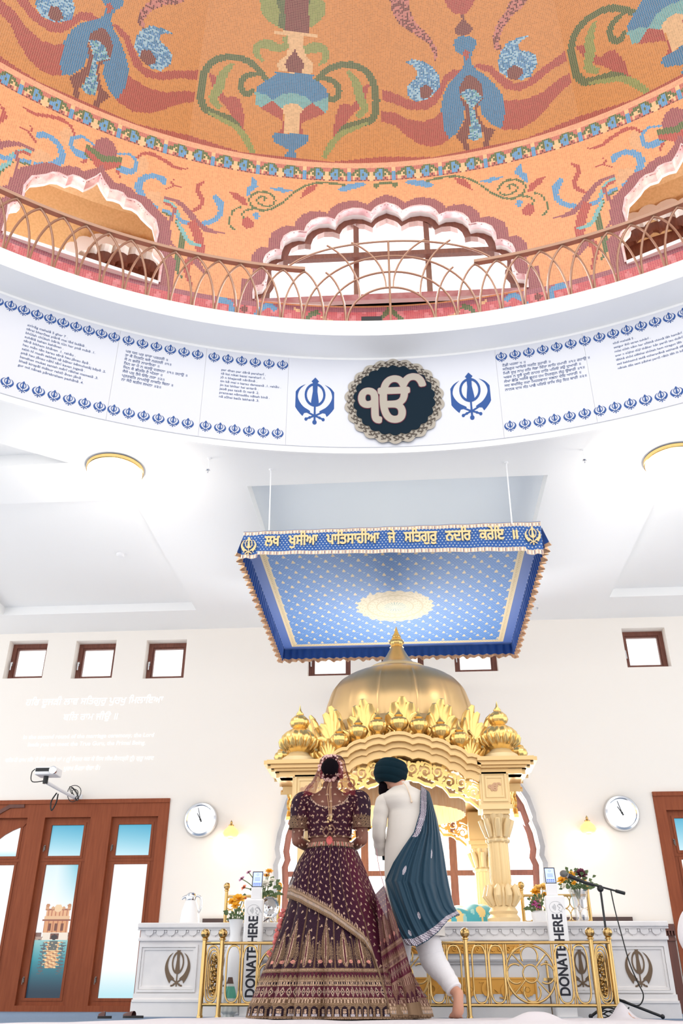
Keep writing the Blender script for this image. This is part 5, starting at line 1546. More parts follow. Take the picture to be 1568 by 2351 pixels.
# =================================================================== MARBLE PLATFORM
PF = 7.60
pod = empty('marble_platform', (-0.12, PF+1.3, 0), 'white marble platform with bronze khandas and gold relief panels carrying the throne', 'platform')
PL, PR = at(320, 2118, PF)[0], at(1531, 2118, PF)[0]
zy = lambda y, Y=PF: at(900, y, Y)[2]
zt0, zt1, zf = zy(2117), zy(2130), zy(2152)
b = MB(); b.box((PL-0.0, PF-0.035, zt1), (PR+0.0, 10.35, zt0)); o = b.build('top_slab', M['marble'], pod)
md = o.modifiers.new('bevel', 'BEVEL'); md.width = 0.008; md.segments = 2
b = MB(); b.box((PL+0.02, PF, 0.0), (PR-0.02, 10.3, zt1))
zm0, zm1 = zy(2300), zy(2282)
b.box((PL+0.005, PF-0.02, 0.0), (PR-0.005, PF+0.01, zm0-0.005)); b.box((PL+0.01, PF-0.028, zm0-0.005), (PR-0.01, PF+0.01, zm0+0.012)); b.box((PL+0.015, PF-0.015, zm0+0.012), (PR-0.015, PF+0.01, zm1))
b.box((PL+0.012, PF-0.02, zf-0.022), (PR-0.012, PF+0.01, zf-0.006)); b.box((PL+0.012, PF-0.012, zf-0.006), (PR-0.012, PF+0.01, zf+0.004))
b.box((PL-0.10, PF+0.55, 0.0), (PL+0.03, 10.1, 0.42)); b.box((PL-0.05, PF+0.45, 0.42), (PL+0.03, 10.1, 0.56))
b.build('platform_body', M['marble'], pod)
fr_ = lambda u, v, d: (u, PF-d, v)
b = MB(); n = 46; L = []
for k in range(n):
    u = PL+0.05+(PR-PL-0.1)*(k+.5)/n; w = (PR-PL-0.1)/n
    L.append([(u-w*0.36, zt1), (u-w*0.36, zt1-0.022)]+[(u-w*0.36*math.cos(t), zt1-0.026-0.028*math.sin(t)) for t in np.linspace(0, PI, 8)]+[(u+w*0.36, zt1-0.022), (u+w*0.36, zt1)])
    L.append(circle(u, zt1-0.062, 0.006, 8)); L.append(circle(u+w*0.5, zt1-0.022, 0.008, 8))
b.prism(L, fr_, 0.0, 0.014, rule='nonzero'); b.box((PL, PF-0.02, zt1-0.012), (PR, PF, zt1)); b.build('lambrequin_frieze', M['marble'], pod)
pz0, pz1 = zy(2279), zy(2168)
def pxX(x, y=2220): return at(x, y, PF)[0]
panels = [(PL+0.03, pxX(452)), (pxX(478), pxX(575)), (pxX(1290), pxX(1362)), (pxX(1380), PR-0.04)]
kh_x = [pxX(408), pxX(527), pxX(1334), pxX(1466)]
for (a, c), kx in zip(panels, kh_x):
    b = MB()
    for q, d in ((0.0, 0.016), (0.02, 0.008)): b.prism([rect(a+q, c-q, pz0+q, pz1-q), rect(a+q+0.018, c-q-0.018, pz0+q+0.018, pz1-q-0.018)], fr_, 0.0, d)
    b.build('panel_moulding', M['marble'], pod)
    b = MB(); b.prism([[(kx+x, (pz0+pz1)/2+z) for x, z in l] for l in khanda_loops(0.205, 0.315)], fr_, 0.0, 0.006, rule='nonzero'); b.build('bronze_khanda', M['bronze'], pod)
# gold relief panels
def relief(x0, x1, z0, z1):
    b = MB(); b.prism([rect(x0, x1, z0, z1)], fr_, 0.0, 0.008); b.prism([rect(x0, x1, z0, z1), rect(x0+0.014, x1-0.014, z0+0.012, z1-0.012)], fr_, 0.008, 0.02)
    h = z1-z0; n = max(1, int((x1-x0)/(h*0.85))); L = []
    fix = lambda l: l if signed_area(l) > 0 else l[::-1]
    for k in range(n):
        cx = x0+(x1-x0)*(k+.5)/n; cz = (z0+z1)/2; s = 1 if k % 2 else -1
        if k % 3 == 1:
            for q in range(8): a = 2*PI*q/8; L.append(fix(circle(cx+h*0.2*math.cos(a), cz+h*0.2*math.sin(a), h*0.1, 10)))
            L.append(circle(cx, cz, h*0.1, 10))
        else:
            L.append(fix(spiral(cx, cz, h*0.34, 1.3, PI/2*s, s, h*0.12)))
            L.append(fix(stroke2d([(cx-h*0.42, cz+s*h*0.3), (cx-h*0.1, cz+s*h*0.36), (cx+h*0.4, cz-s*h*0.1)], [h*0.03, h*0.1, h*0.03])))
    b.prism(L, fr_, 0.008, 0.032, rule='nonzero'); b.build('gold_relief_panel', M['goldrelief'], pod)
relief(pxX(630), pxX(1232, 2270), zy(2301), zy(2244)); relief(pxX(640), pxX(1193, 2180), zy(2190), zy(2168))
b = MB(); b.box((pxX(600), PF-0.012, zy(2208)), (pxX(1240), PF, zy(2203))); b.box((pxX(600), PF-0.012, zy(2214)), (pxX(1240), PF, zy(2211))); b.build('string_course', M['marbleg'], pod)

# draped cushion bed inside the throne
M['teal_cloth'] = mat_attr('teal_brocade', 0.6, sheen=0.2)
def bump_cloth(name, x0, x1, y0, y1, z0, h, label, cat, paint, seedv=1, nx=110, ny=90):
    rnd = np.random.default_rng(seedv)
    u = np.linspace(0, 1, nx+1)[None, :]; v = np.linspace(0, 1, ny+1)[:, None]
    prof = lambda t: np.clip(1-np.abs(2*t-1)**5, 0, 1)
    Z = z0+h*(prof(u)*prof(v))**0.5*(1+0.25*np.sin(u*7+1)*np.sin(v*6))+0.012*np.sin(u*31+v*17)*prof(u)
    pos = np.stack([np.broadcast_to(x0+(x1-x0)*u, Z.shape), np.broadcast_to(y0+(y1-y0)*v, Z.shape), Z], -1)
    uc, vc = np.meshgrid((np.arange(nx)+.5)/nx, (np.arange(ny)+.5)/ny)
    e = empty(name, ((x0+x1)/2, (y0+y1)/2, z0), label, cat)
    tile_mesh('drape', pos, nx, ny, paint(uc, vc), M['teal_cloth'], e, smooth=True, uv=False)
    return e
def teal_paint(u, v):
    c = np.empty(u.shape+(3,)); c[:] = s2l((70, 172, 190))
    c[(np.sin(u*23+3*np.sin(v*9))*np.sin(v*19+2*np.sin(u*11))) > 0.25] = s2l((232, 206, 140)); c[(np.sin(u*40)*np.sin(v*33+u*12)) > 0.7] = s2l((150, 206, 210))
    return c
xa, xb = at(915, 2090, 8.3)[0], at(1140, 2090, 8.3)[0]
e = bump_cloth('draped_cushion', xa, xb, 8.12, 9.0, 0.672, 0.17, 'teal and gold brocade cloth over the cushions inside the throne', 'cushion', teal_paint)
b = MB(); b.box((xa+0.06, 8.2, 0.667), (xb-0.06, 8.92, 0.76)); b.build('cushion_base', M['marble'], e)

# =================================================================== BRASS RAILINGS
def ball_post(x, y, z0, z1, r=0.018, rb=0.034):
    b = MB(); b.lathe([(r*1.25, z0), (r*1.25, z0+0.012), (r, z0+0.02), (r, z1), (r*1.4, z1+0.004), (r*1.4, z1+0.012), (r*0.9, z1+0.016)], (x, y, 0), 20)
    b.sphere((x, y, z1+0.014+rb*0.93), rb, 20, 14)
    return b
def lancet(cx, w, z0, z1, r, Y, b):
    """slim hoop pointed at both ends"""
    pts = []
    h = 0.085
    for s in (1, -1):
        for j in range(7):
            t = j/6; pts.append((cx+s*w/2*math.cos(t*PI/2)**0.7 if s == 1 else cx-w/2*math.sin(t*PI/2)**0.7, (z1-h+h*math.sin(t*PI/2)) if s == 1 else (z1-h+h*math.cos(t*PI/2))))
    up = pts; dn = [(x, z0+z1-z) for x, z in up]
    loop = up+[(x, z) for x, z in dn[::-1]]
    b.tube([(x, Y, z) for x, z in loop], r, 6, closed=True)
def rail_bay(x0, x1, Y, zb, zt, parent, mirror=False):
    w = x1-x0; U = lambda q: x0+w*q
    for a, c in ((0.045, 0.155), (0.18, 0.295), (0.705, 0.82), (0.845, 0.955)):
        b = MB(); lancet(U((a+c)/2), w*(c-a), zb+0.012, zt-0.012, 0.0068, Y, b); b.build('lancet_hoop', M['brass'], parent, smooth=60)
    for q in (0.165, 0.31, 0.69, 0.832):
        b = MB()
        for dq in (-0.0085, 0.0085): b.tube([(U(q+dq), Y, zb), (U(q+dq), Y, zt)], 0.006, 8)
        b.build('double_bar', M['brass'], parent, smooth=60)
    cx, cz = U(0.5), (zb+zt)/2; R = (zt-zb)/2-0.012
    b = MB(); b.tube([(cx+R*0.95*math.cos(t), Y, cz+R*math.sin(t)) for t in np.linspace(0, 2*PI, 48, endpoint=False)], 0.008, 8, closed=True)
    b.tube([(cx+R*0.30*math.cos(t), Y, cz+R*0.31*math.sin(t)) for t in np.linspace(0, 2*PI, 24, endpoint=False)], 0.006, 8, closed=True)
    for k in range(4):
        a = PI/2*k; px_, pz_ = cx+R*0.62*math.cos(a)*0.95, cz+R*0.62*math.sin(a)
        b.tube([(px_+R*0.34*0.95*math.cos(a+t), Y, pz_+R*0.34*math.sin(a+t)) for t in np.linspace(-2.15, 2.15, 22)], 0.0065, 8)
        a2 = a+PI/4; b.tube([(cx+R*0.31*math.cos(a2), Y, cz+R*0.31*math.sin(a2)), (cx+R*0.93*math.cos(a2), Y, cz+R*0.97*math.sin(a2))], 0.0055, 8)
    b.build('rosette', M['brass'], parent, smooth=60)
RY = 7.10
rx_ = [at(x, 2240, RY)[0] for x in (506, 788, 1073, 1366)]
ox = [at(x, 2240, RY)[0] for x in (464, 1409)]
fr1 = empty('brass_railing', (0, RY, 0), 'long polished brass railing with ball posts in front of the marble platform', 'railing')
zr0, zr1 = 0.085, 0.476
for k, x in enumerate(rx_+ox):
    yy = RY if k < 4 else RY+0.015
    ball_post(x, yy, 0.0, 0.50).build('ball_post', M['brass'], fr1, smooth=50)
for a, c in zip(rx_[:-1], rx_[1:]): rail_bay(a, c, RY, zr0, zr1, fr1)
for z in (zr0-0.002, zr1+0.004):
    b = MB(); b.tube([(rx_[0], RY, z), (rx_[3], RY, z)], 0.0115, 10); b.build('horizontal_rail', M['brass'], fr1, smooth=60)
for a, c in ((ox[0], rx_[0]), (rx_[3], ox[1])):
    for z in (zr0-0.002, zr1+0.004):
        b = MB(); b.tube([(a, RY+0.015, z), (c, RY, z)], 0.0105, 10); b.build('horizontal_rail', M['brass'], fr1, smooth=60)
    b = MB(); cx = (a+c)/2; w = abs(c-a)-0.045
    for k in range(4): lancet(cx, w*(1-0.17*k), zr0+0.012+0.018*k, zr1-0.012-0.022*k, 0.0068, RY+0.012+0.03*k, b)
    b.build('nested_hoops', M['brass'], fr1, smooth=60)
    b = MB()
    for k in range(3):
        b.tube([(cx+(0.012+0.006*k)*math.sin(t*1.0+k*2), RY+0.08+0.02*k, zr0+0.06+(zr1-zr0-0.13)*t/14) for t in np.linspace(0, 14, 60)], [0.012+0.006*math.sin(q*0.9+k) for q in range(60)], 8)
    b.build('twisted_ornament', M['brass'], fr1, smooth=60)
# short rails on the platform behind the flowers
def short_rail(xl, xr, Y, lab, ytop, steel=False):
    zt_ = at((xl+xr)/2, ytop, Y)[2]; X0, X1 = at(xl, 2080, Y)[0], at(xr, 2080, Y)[0]
    e = empty('short_railing', ((X0+X1)/2, Y, zt0), lab, 'railing', 'short railings on the platform')
    mm = M['brass']
    for x in (X0, X1): ball_post(x, Y, zt0, zt_+0.02, 0.016, 0.03).build('ball_post', mm, e, smooth=50)
    for z in (zt_-0.02, zt0+0.035):
        b = MB(); b.tube([(X0, Y, z), (X1, Y, z)], 0.011, 8); b.build('horizontal_rail', mm, e, smooth=60)
    n = max(3, int((X1-X0)/0.075)); w = (X1-X0)/n
    b = MB()
    for k in range(n):
        for j in range(2):
            zc = zt0+0.035+(zt_-0.055-zt0)*(j+.5)/2; b.tube([(X0+w*(k+.5)+w*0.5*math.cos(t), Y, zc+(zt_-0.055-zt0)*0.25*math.sin(t)) for t in np.linspace(0, 2*PI, 16, endpoint=False)], 0.005, 6, closed=True)
    b.build('ring_lattice', mm, e, smooth=60)
short_rail(519, 640, 8.12, 'short brass ring lattice railing on the platform behind the left flowers', 2052)
short_rail(1200, 1352, 8.12, 'short brass ring lattice railing on the platform behind the right flowers', 2050)

# =================================================================== DONATION KIOSKS
M['screen'] = mat('lit_screen', (150, 160, 230), 0.3, emit=(150, 168, 240), estr=0.75)
M['navytext'] = mat('dark_navy_lettering', (34, 36, 50), 0.6)
M['greyline'] = mat('grey_line', (120, 122, 130), 0.6)
def kiosk(xl, xr, ytop, ytext, lean, lab, side):
    Y = 7.34
    cx = at((xl+xr)/2, 2200, Y)[0]; ztop = at((xl+xr)/2, ytop, Y)[2]
    w = 0.148; d = 0.065
    e = empty('donation_kiosk', (cx, Y+d/2, 0), lab, 'donation kiosk', 'donation posts')
    b = MB(); b.box((cx-w/2, Y, 0.0), (cx+w/2, Y+d, ztop)); o = b.build('kiosk_post', M['whitep'], e)
    md = o.modifiers.new('bevel', 'BEVEL'); md.width = 0.014; md.segments = 3
    b = MB(); b.box((cx-0.10, Y-0.04, 0.0), (cx+0.10, Y+d+0.02, 0.012)); b.build('base_plate', M['whitep'], e)
    T = lambda u, v, q: (cx+u, Y-q, v)
    # vertical lettering, read from the bottom up
    z0, z1 = at(575, ytext[0], Y)[2], at(575, ytext[1], Y)[2]
    base = text_loops('DONATE HERE', 4); W_ = max(p[0] for l in base for p in l)
    s = (z1-z0)/W_; H_ = 0.072
    words_ = {'DONATE': None, 'HERE': None}
    L = []
    for kq in range(8):
        dx, dy = 0.0028*math.cos(PI*kq/4), 0.0028*math.sin(PI*kq/4)
        L += [[(H_/2-p[1]*H_/0.70+dy, z0+p[0]*s+dx) for p in l] for l in base]
    L = [l if True else l for l in L]
    b = MB(); b.sheet(L, T, 0.0012, rule='nonzero'); b.build('donate_here_lettering', M['navytext'], e)
    zc = ztop-0.085
    b = MB(); b.sheet([circle(0.0, zc, 0.050, 32, 0.042), circle(0.0, zc, 0.0485, 32, 0.0405)], T, 0.0012)
    for k in range(4):
        r_ = 0.008+0.008*k; b.sheet([stroke2d([(-0.034+r_*math.cos(t), zc+r_*1.05*math.sin(t)) for t in np.linspace(-0.75, 0.75, 9)], 0.0026)], T, 0.0012)
    b.sheet([stroke2d(catmull([(0.05, zc+0.002), (0.03, zc+0.018), (0.012, zc+0.012), (0.018, zc+0.002), (0.03, zc-0.004), (0.018, zc-0.018), (0.045, zc-0.034)], 4), 0.0024)], T, 0.0013)
    b.sheet([stroke2d(catmull([(0.062, zc-0.018), (0.046, zc+0.012), (0.022, zc+0.026)], 4), 0.0024)], T, 0.0013)
    b.build('contactless_symbol', M['greyline'], e)
    # card terminal
    b = MB(); zt = ztop; tx = cx+side*0.012
    b.box((tx-0.042, Y+0.015, zt), (tx+0.042, Y+0.055, zt+0.085)); o = b.build('terminal_body', M['whitep'], e)
    md = o.modifiers.new('bevel', 'BEVEL'); md.width = 0.006; md.segments = 2
    b = MB(); b.prism([rect(tx-0.042, tx+0.042, zt+0.085, zt+0.205)], lambda u, v, q: (u, Y+0.03+(v-zt-0.085)*0.25-q, v), -0.012, 0.0); hd = b.build('terminal_head', M['black'], e)
    TT = lambda u, v, q: (tx+u, Y+0.03+(v-zt-0.085)*0.25-q, v)
    b = MB(); b.sheet([rect(-0.035, 0.035, zt+0.093, zt+0.198)], TT, 0.0012); b.build('screen', M['screen'], hd)
    b = MB()
    for j in range(2):
        for k in range(4): b.sheet([rect(-0.030+k*0.0155, -0.018+k*0.0155, zt+0.098+j*0.012, zt+0.106+j*0.012)], TT, 0.002)
    b.sheet([circle(0, zt+0.18, 0.009, 16), circle(0, zt+0.18, 0.007, 16)], TT, 0.002)
    for j in range(3): b.sheet([rect(-0.022, 0.022, zt+0.135+j*0.01, zt+0.138+j*0.01)], TT, 0.002)
    b.build('screen_buttons', mat('screen_blue', (70, 90, 190), 0.4, emit=(80, 100, 210), estr=0.5), hd)
    return e
kiosk(554, 600, 2063, (2291, 2104), 0, 'white donation post with lit screen between the bride and the left brass corner', 1)
kiosk(1262, 1316, 2055, (2286, 2102), 0, 'white donation post with lit screen right of the throne, near the microphone stand', -1)

# =================================================================== FLOWERS, JUG, MICROPHONE AND OTHER SMALL THINGS
M['leaf'] = mat('leaf_green', (72, 98, 60), 0.6, noise=(14, (112, 132, 88), 0.3, 0.7))
M['stem'] = mat('stem_green', (96, 122, 76), 0.6)
petal = {k: mat('petals_'+k, c, 0.6) for k, c in dict(yellow=(244, 186, 48), white=(246, 244, 236), pink=(206, 150, 186), magenta=(196, 84, 150), orange=(230, 120, 62), maroon=(104, 34, 66), cream=(250, 214, 130)).items()}
crystal = glass_mat('cut_glass', (0.86, 0.87, 0.9), 0.35)
def flower(e, c, r, colr, kind, dirv, rnd):
    b = MB()
    d = Vector(dirv).normalized(); t1 = d.orthogonal().normalized(); t2 = d.cross(t1)
    C = Vector(c)
    layers = {'rose': ((0.35, 5, 0.9), (0.65, 6, 0.75), (0.95, 7, 0.4)), 'daisy': ((0.9, 12, 0.12), (0.7, 10, 0.35)), 'mum': ((0.95, 14, 0.05), (0.85, 14, 0.3), (0.62, 12, 0.6), (0.35, 8, 0.9)), 'tulip': ((0.6, 3, 1.2), (0.75, 3, 1.0))}[kind]
    for rad, n, up in layers:
        for k in range(n):
            a = 2*PI*k/n+rnd.uniform(0, .5); o = t1*math.cos(a)+t2*math.sin(a); s = o.cross(d)
            w = r*(0.30 if kind in ('daisy', 'mum') else 0.55)
            p0 = C; p1 = C+o*(r*rad*0.55)+d*(r*up*0.55); p2 = C+o*(r*rad)+d*(r*up*(0.75 if kind != 'tulip' else 1.1))
            b.add([p0, p1-s*w*0.5, p2-s*w*0.25, p2+s*w*0.25, p1+s*w*0.5, p1+d*(-r*0.1)], [(0, 1, 5), (0, 5, 4), (1, 2, 5), (2, 3, 5), (3, 4, 5)])
    o = b.build('flower_head', petal[colr], e, smooth=70, recalc=False)
    if kind == 'daisy':
        b = MB(); b.sphere(C+d*r*0.1, r*0.28, 10, 6); b.build('flower_centre', M['woodd'], o)
    return o
def bouquet(name, lab, cat, base, vase_prof, vase_mat, heads, nleaf, seedv, spread=0.10, seg=24, group=None, lobes=0):
    rnd = random.Random(seedv)
    e = empty(name, base, lab, cat, 'flower vases')
    b = MB(); b.lathe(vase_prof, base, seg, lobes=lobes, amp=0.05, cap=True); b.build('vase', vase_mat, e, smooth=40)
    mouth = Vector(base)+Vector((0, 0, vase_prof[-1][1]-0.01))
    st, lf = MB(), MB()
    for (p, r, colr, kind) in heads:
        P = Vector(p); dirv = (P-mouth)
        st.tube(catmull([mouth+Vector((rnd.uniform(-.015, .015), rnd.uniform(-.015, .015), -0.05)), mouth.lerp(P, 0.5)+Vector((0, 0, .02)), P], 4), 0.004, 5)
        flower(e, P, r, colr, kind, dirv.normalized()+Vector((0, -0.7, 0.3)), rnd)
    for k in range(nleaf):
        a = rnd.uniform(0, 2*PI); el = rnd.uniform(0.2, 1.2); L = rnd.uniform(0.03, 0.065); o = Vector((math.cos(a)*math.cos(el), math.sin(a)*math.cos(el)*0.7, math.sin(el)))
        q = mouth+o*rnd.uniform(0.03, spread)
        s = o.cross(Vector((0.2, 1, 0.3))).normalized()*L*rnd.uniform(0.22, 0.34)
        dr = Vector((0, 0, -L*0.25))
        lf.add([q, q+o*L*0.45-s, q+o*L+dr, q+o*L*0.45+s, q+o*L*0.5+Vector((0, -.006, .008))], [(0, 1, 4), (1, 2, 4), (2, 3, 4), (3, 0, 4)])
    st.build('stems', M['stem'], e, smooth=60)
    lo = lf.build('leaves', M['leaf'], e, recalc=False); lo['kind'] = 'stuff'
    return e
ptop = zt0
def P3(x, y, Y): p = at(x, y, Y); return (p[0], p[1], p[2])
# left: yellow roses in a white urn on the floor in front of the platform
x, _, _ = P3(538, 2180, 7.50)
bouquet('flower_urn', 'tall white urn of yellow roses behind the left donation post', 'vase', (x, 7.505, 0.0), [(0.05, 0), (0.06, 0.02), (0.045, 0.05), (0.06, 0.16), (0.075, 0.30), (0.07, 0.42), (0.05, 0.50), (0.04, 0.56), (0.05, 0.64), (0.06, 0.67)], M['whitep'],
        [(P3(534, 2072, 7.45), 0.045, 'yellow', 'rose'), (P3(548, 2066, 7.45), 0.055, 'yellow', 'rose'), (P3(541, 2080, 7.42), 0.04, 'yellow', 'rose'), (P3(560, 2062, 7.5), 0.03, 'orange', 'daisy')], 34, 2, 0.09)
x, _, _ = P3(603, 2100, 7.86)
bouquet('flower_vase', 'glass vase of white, pink and yellow flowers on the platform behind the left donation post', 'vase', (x, 7.86, ptop), [(0.05, 0), (0.055, 0.02), (0.06, 0.10), (0.075, 0.20)], crystal,
        [(P3(604, 2030, 7.82), 0.065, 'white', 'mum'), (P3(612, 2010, 7.85), 0.035, 'yellow', 'daisy'), (P3(618, 2003, 7.85), 0.04, 'yellow', 'rose'), (P3(600, 2008, 7.85), 0.03, 'maroon', 'daisy'), (P3(571, 2003, 7.85), 0.03, 'pink', 'daisy'), (P3(555, 2018, 7.85), 0.035, 'pink', 'daisy'), (P3(560, 2038, 7.85), 0.035, 'orange', 'daisy'), (P3(626, 2022, 7.85), 0.03, 'white', 'rose')], 60, 4, 0.17, lobes=12)
# ornate silver plate on a stand
x, _, _ = P3(621, 2095, 7.72)
e = empty('silver_plate', (x, 7.66, ptop), 'round ornate silver plate on a small stand beside the left donation post', 'plate')
b = MB(); b.lathe([(0.0, 0.012), (0.03, 0.0), (0.055, 0.004), (0.078, -0.012), (0.082, -0.006), (0.05, 0.02), (0, 0.022)], (x, 7.66, ptop+0.115), 32, axis='Y', lobes=10, amp=0.04); b.build('plate_disc', M['steel'], e, smooth=50)
b = MB(); b.tube([(x-0.05, 7.645, ptop+.008), (x+0.02, 7.665, ptop+0.05), (x+0.055, 7.645, ptop+.008)], 0.008, 6); b.tube([(x, 7.68, ptop+.008), (x, 7.665, ptop+0.06)], 0.008, 6); b.build('plate_stand', M['steel'], e)
# right bouquets
x, _, _ = P3(1240, 2110, 7.72)
bouquet('flower_pot', 'white pot of yellow and magenta flowers left of the right donation post', 'vase', (x, 7.72, ptop), [(0.05, 0), (0.065, 0.03), (0.07, 0.07), (0.05, 0.085)], M['whitep'],
        [(P3(1236, 2042, 7.7), 0.05, 'cream', 'rose'), (P3(1248, 2038, 7.7), 0.05, 'cream', 'mum'), (P3(1229, 2050, 7.68), 0.045, 'yellow', 'rose'), (P3(1226, 2074, 7.66), 0.03, 'magenta', 'daisy'), (P3(1236, 2080, 7.66), 0.03, 'magenta', 'daisy'), (P3(1252, 2056, 7.7), 0.035, 'yellow', 'rose')], 46, 8, 0.12)
x, _, _ = P3(1334, 2090, 7.72)
bouquet('crystal_vase', 'crystal vase with a dark maroon bloom and yellow flowers beside the right donation post', 'vase', (x, 7.72, ptop), [(0.045, 0), (0.048, 0.02), (0.05, 0.08), (0.058, 0.17), (0.072, 0.235)], crystal,
        [(P3(1333, 2007, 7.7), 0.06, 'maroon', 'mum'), (P3(1302, 2016, 7.7), 0.045, 'cream', 'mum'), (P3(1310, 2012, 7.7), 0.05, 'yellow', 'rose'), (P3(1291, 2022, 7.7), 0.045, 'yellow', 'rose'), (P3(1318, 2028, 7.68), 0.026, 'yellow', 'rose'), (P3(1340, 2022, 7.68), 0.026, 'cream', 'rose'), (P3(1311, 2046, 7.68), 0.024, 'white', 'rose'), (P3(1295, 2036, 7.68), 0.024, 'white', 'rose')], 90, 11, 0.17, lobes=14)
# thermos jug
x = P3(437, 2090, 7.75)[0]
e = empty('thermos_jug', (x, 7.75, ptop), 'white thermos jug with chrome lid and handle at the left end of the platform', 'jug')
b = MB(); b.lathe([(0.075, 0), (0.08, 0.02), (0.07, 0.10), (0.05, 0.16), (0.042, 0.18)], (x, 7.75, ptop), 28); b.build('jug_body', M['whitep'], e, smooth=40)
b = MB(); b.lathe([(0.044, 0.18), (0.048, 0.20), (0.04, 0.225), (0.02, 0.24), (0, 0.242)], (x, 7.75, ptop), 24); b.tube([(x-0.03, 7.75, ptop+0.21), (x-0.065, 7.74, ptop+0.20), (x-0.075, 7.74, ptop+0.185)], [0.018, 0.012, 0.008], 8)
b.build('chrome_lid', M['steel'], e, smooth=50)
b = MB(); b.tube(catmull([(x+0.035, 7.75, ptop+0.215), (x+0.08, 7.75, ptop+0.20), (x+0.085, 7.75, ptop+0.12), (x+0.065, 7.75, ptop+0.08)], 5), 0.009, 8); b.build('jug_handle', M['steel'], e, smooth=60)

# microphone on a boom stand
MY = 7.32
g0 = P3(1404, 2322, MY); j0 = P3(1378, 2040, MY)
e = empty('microphone_stand', (j0[0], MY, 0), 'black boom microphone stand right of the right donation post', 'microphone stand')
b = MB(); b.tube([(j0[0], MY, 0.10), (j0[0], MY, 0.48)], 0.0125, 10); b.tube([(j0[0], MY, 0.46), j0], 0.0085, 10); b.lathe([(0.016, 0.44), (0.018, 0.46), (0.018, 0.49), (0.012, 0.50)], (j0[0], MY, 0), 12); b.build('upright', M['black'], e, smooth=50)
ba, bb = P3(1342, 2026, MY-0.04), P3(1434, 2051, MY+0.04)
b = MB(); b.tube([ba, bb], 0.007, 10); bv = Vector(bb)-Vector(ba); q = Vector(bb); b.tube([q-bv*0.22, q], 0.013, 10)
b.sphere(j0, 0.026, 12, 8); b.tube([(j0[0], MY-0.03, j0[2]), (j0[0], MY+0.03, j0[2])], 0.014, 8); b.tube([ba, Vector(ba)+bv*0.22], 0.012, 8); b.build('boom_arm', M['black'], e, smooth=50)
mh = P3(1294, 2006, MY-0.08)
b = MB(); b.tube([ba, Vector(ba).lerp(Vector(mh), 0.35), Vector(ba).lerp(Vector(mh), 0.8)], [0.012, 0.014, 0.02], 12); b.build('microphone_body', M['black'], e, smooth=60)
b = MB(); b.sphere(mh, 0.026, 14, 10, sx=1.15); b.build('microphone_grille', mat('grey_mesh', (120, 120, 118), 0.4, metal=0.6, bump=(400, 0.6)), e, smooth=180)
for a, ll in ((PI*1.02, 0.19), (-PI*0.06, 0.31), (PI*0.45, 0.2)):
    b = MB(); b.tube([(j0[0], MY, 0.13), (j0[0]+ll*math.cos(a), MY+ll*math.sin(a), 0.015)], 0.0095, 8); q = (j0[0]+ll*math.cos(a), MY+ll*math.sin(a), 0.016); b.sphere(q, 0.016, 10, 6); b.build('stand_leg', M['black'], e, smooth=60)
b = MB(); b.tube(catmull([P3(1402, 2043, MY), P3(1412, 2090, MY), P3(1428, 2150, MY-.05), P3(1445, 2210, MY-.1), P3(1464, 2255, MY-.1), P3(1477, 2284, MY-.1), P3(1470, 2306, MY-.1), P3(1452, 2308, MY-.1), P3(1432, 2297, MY-.08), P3(1420, 2300, MY-.05), (j0[0]+0.08, MY, 0.03)], 6), 0.0045, 6)
for k in range(3): b.tube([(j0[0]-0.02+0.10*math.cos(t), MY-0.05+0.05*math.sin(t), 0.02+0.02*k+0.012*math.sin(3*t+k)) for t in np.linspace(0, 2*PI, 20)], 0.0045, 6)
b.build('microphone_cable', M['rubber'], e, smooth=60)
# ceremonial sword leaning on the platform
x = P3(1263, 2270, 7.54)[0]
e = empty('ceremonial_sword', (x, 7.55, 0), 'slim brass handled sword standing against the platform behind the rosette of the brass railing', 'sword')
zs_ = P3(1261, 2233, 7.54)[2]
b = MB(); b.tube([(x, 7.55, 0.0), (x-0.004, 7.56, zs_-0.05)], [0.008, 0.014], 8, flat=0.5); b.build('scabbard', M['bronze'], e)
b = MB(); b.tube([(x-0.004, 7.56, zs_-0.05), (x-0.006, 7.565, zs_+0.06)], 0.009, 8); b.box((x-0.04, 7.55, zs_-0.055), (x+0.032, 7.575, zs_-0.035)); b.sphere((x-0.006, 7.565, zs_+0.07), 0.014, 10, 8); b.build('hilt', M['brass'], e)

# carrier bag behind the left end of the railing
x = P3(528, 2285, 7.32)[0]
e = empty('carrier_bag', (x, 7.30, 0), 'crumpled white and teal carrier bag behind the left end of the brass railing', 'bag')
nu, nv = 40, 30
t = np.linspace(0, 2*PI, nu+1)[None, :]; v = np.linspace(0, 1, nv+1)[:, None]
rr_ = (0.068*(1-0.75*v**1.6))*(1+0.12*np.sin(5*t+4*v)+0.08*np.sin(9*t-7*v))*np.clip(v*8, 0.6, 1)
pos = np.stack([x+rr_*np.cos(t)*0.9, 7.30+rr_*np.sin(t)*0.7, 0.002+0.26*v*np.ones_like(t)], -1)
uc, vc = np.meshgrid((np.arange(nu)+.5)/nu*2*PI, (np.arange(nv)+.5)/nv)
cols = np.empty((nv, nu, 3)); cols[:] = s2l((226, 228, 222)); cols[(vc > 0.45) & (vc < 0.78) & (np.sin(uc*1.0+vc*3+0.5) > -0.15)] = s2l((92, 180, 156)); cols[(vc > 0.82)] = s2l((92, 66, 58))
tile_mesh('bag_body', pos, nu, nv, cols, mat_attr('bag_plastic', 0.4), e, smooth=True, uv=False)

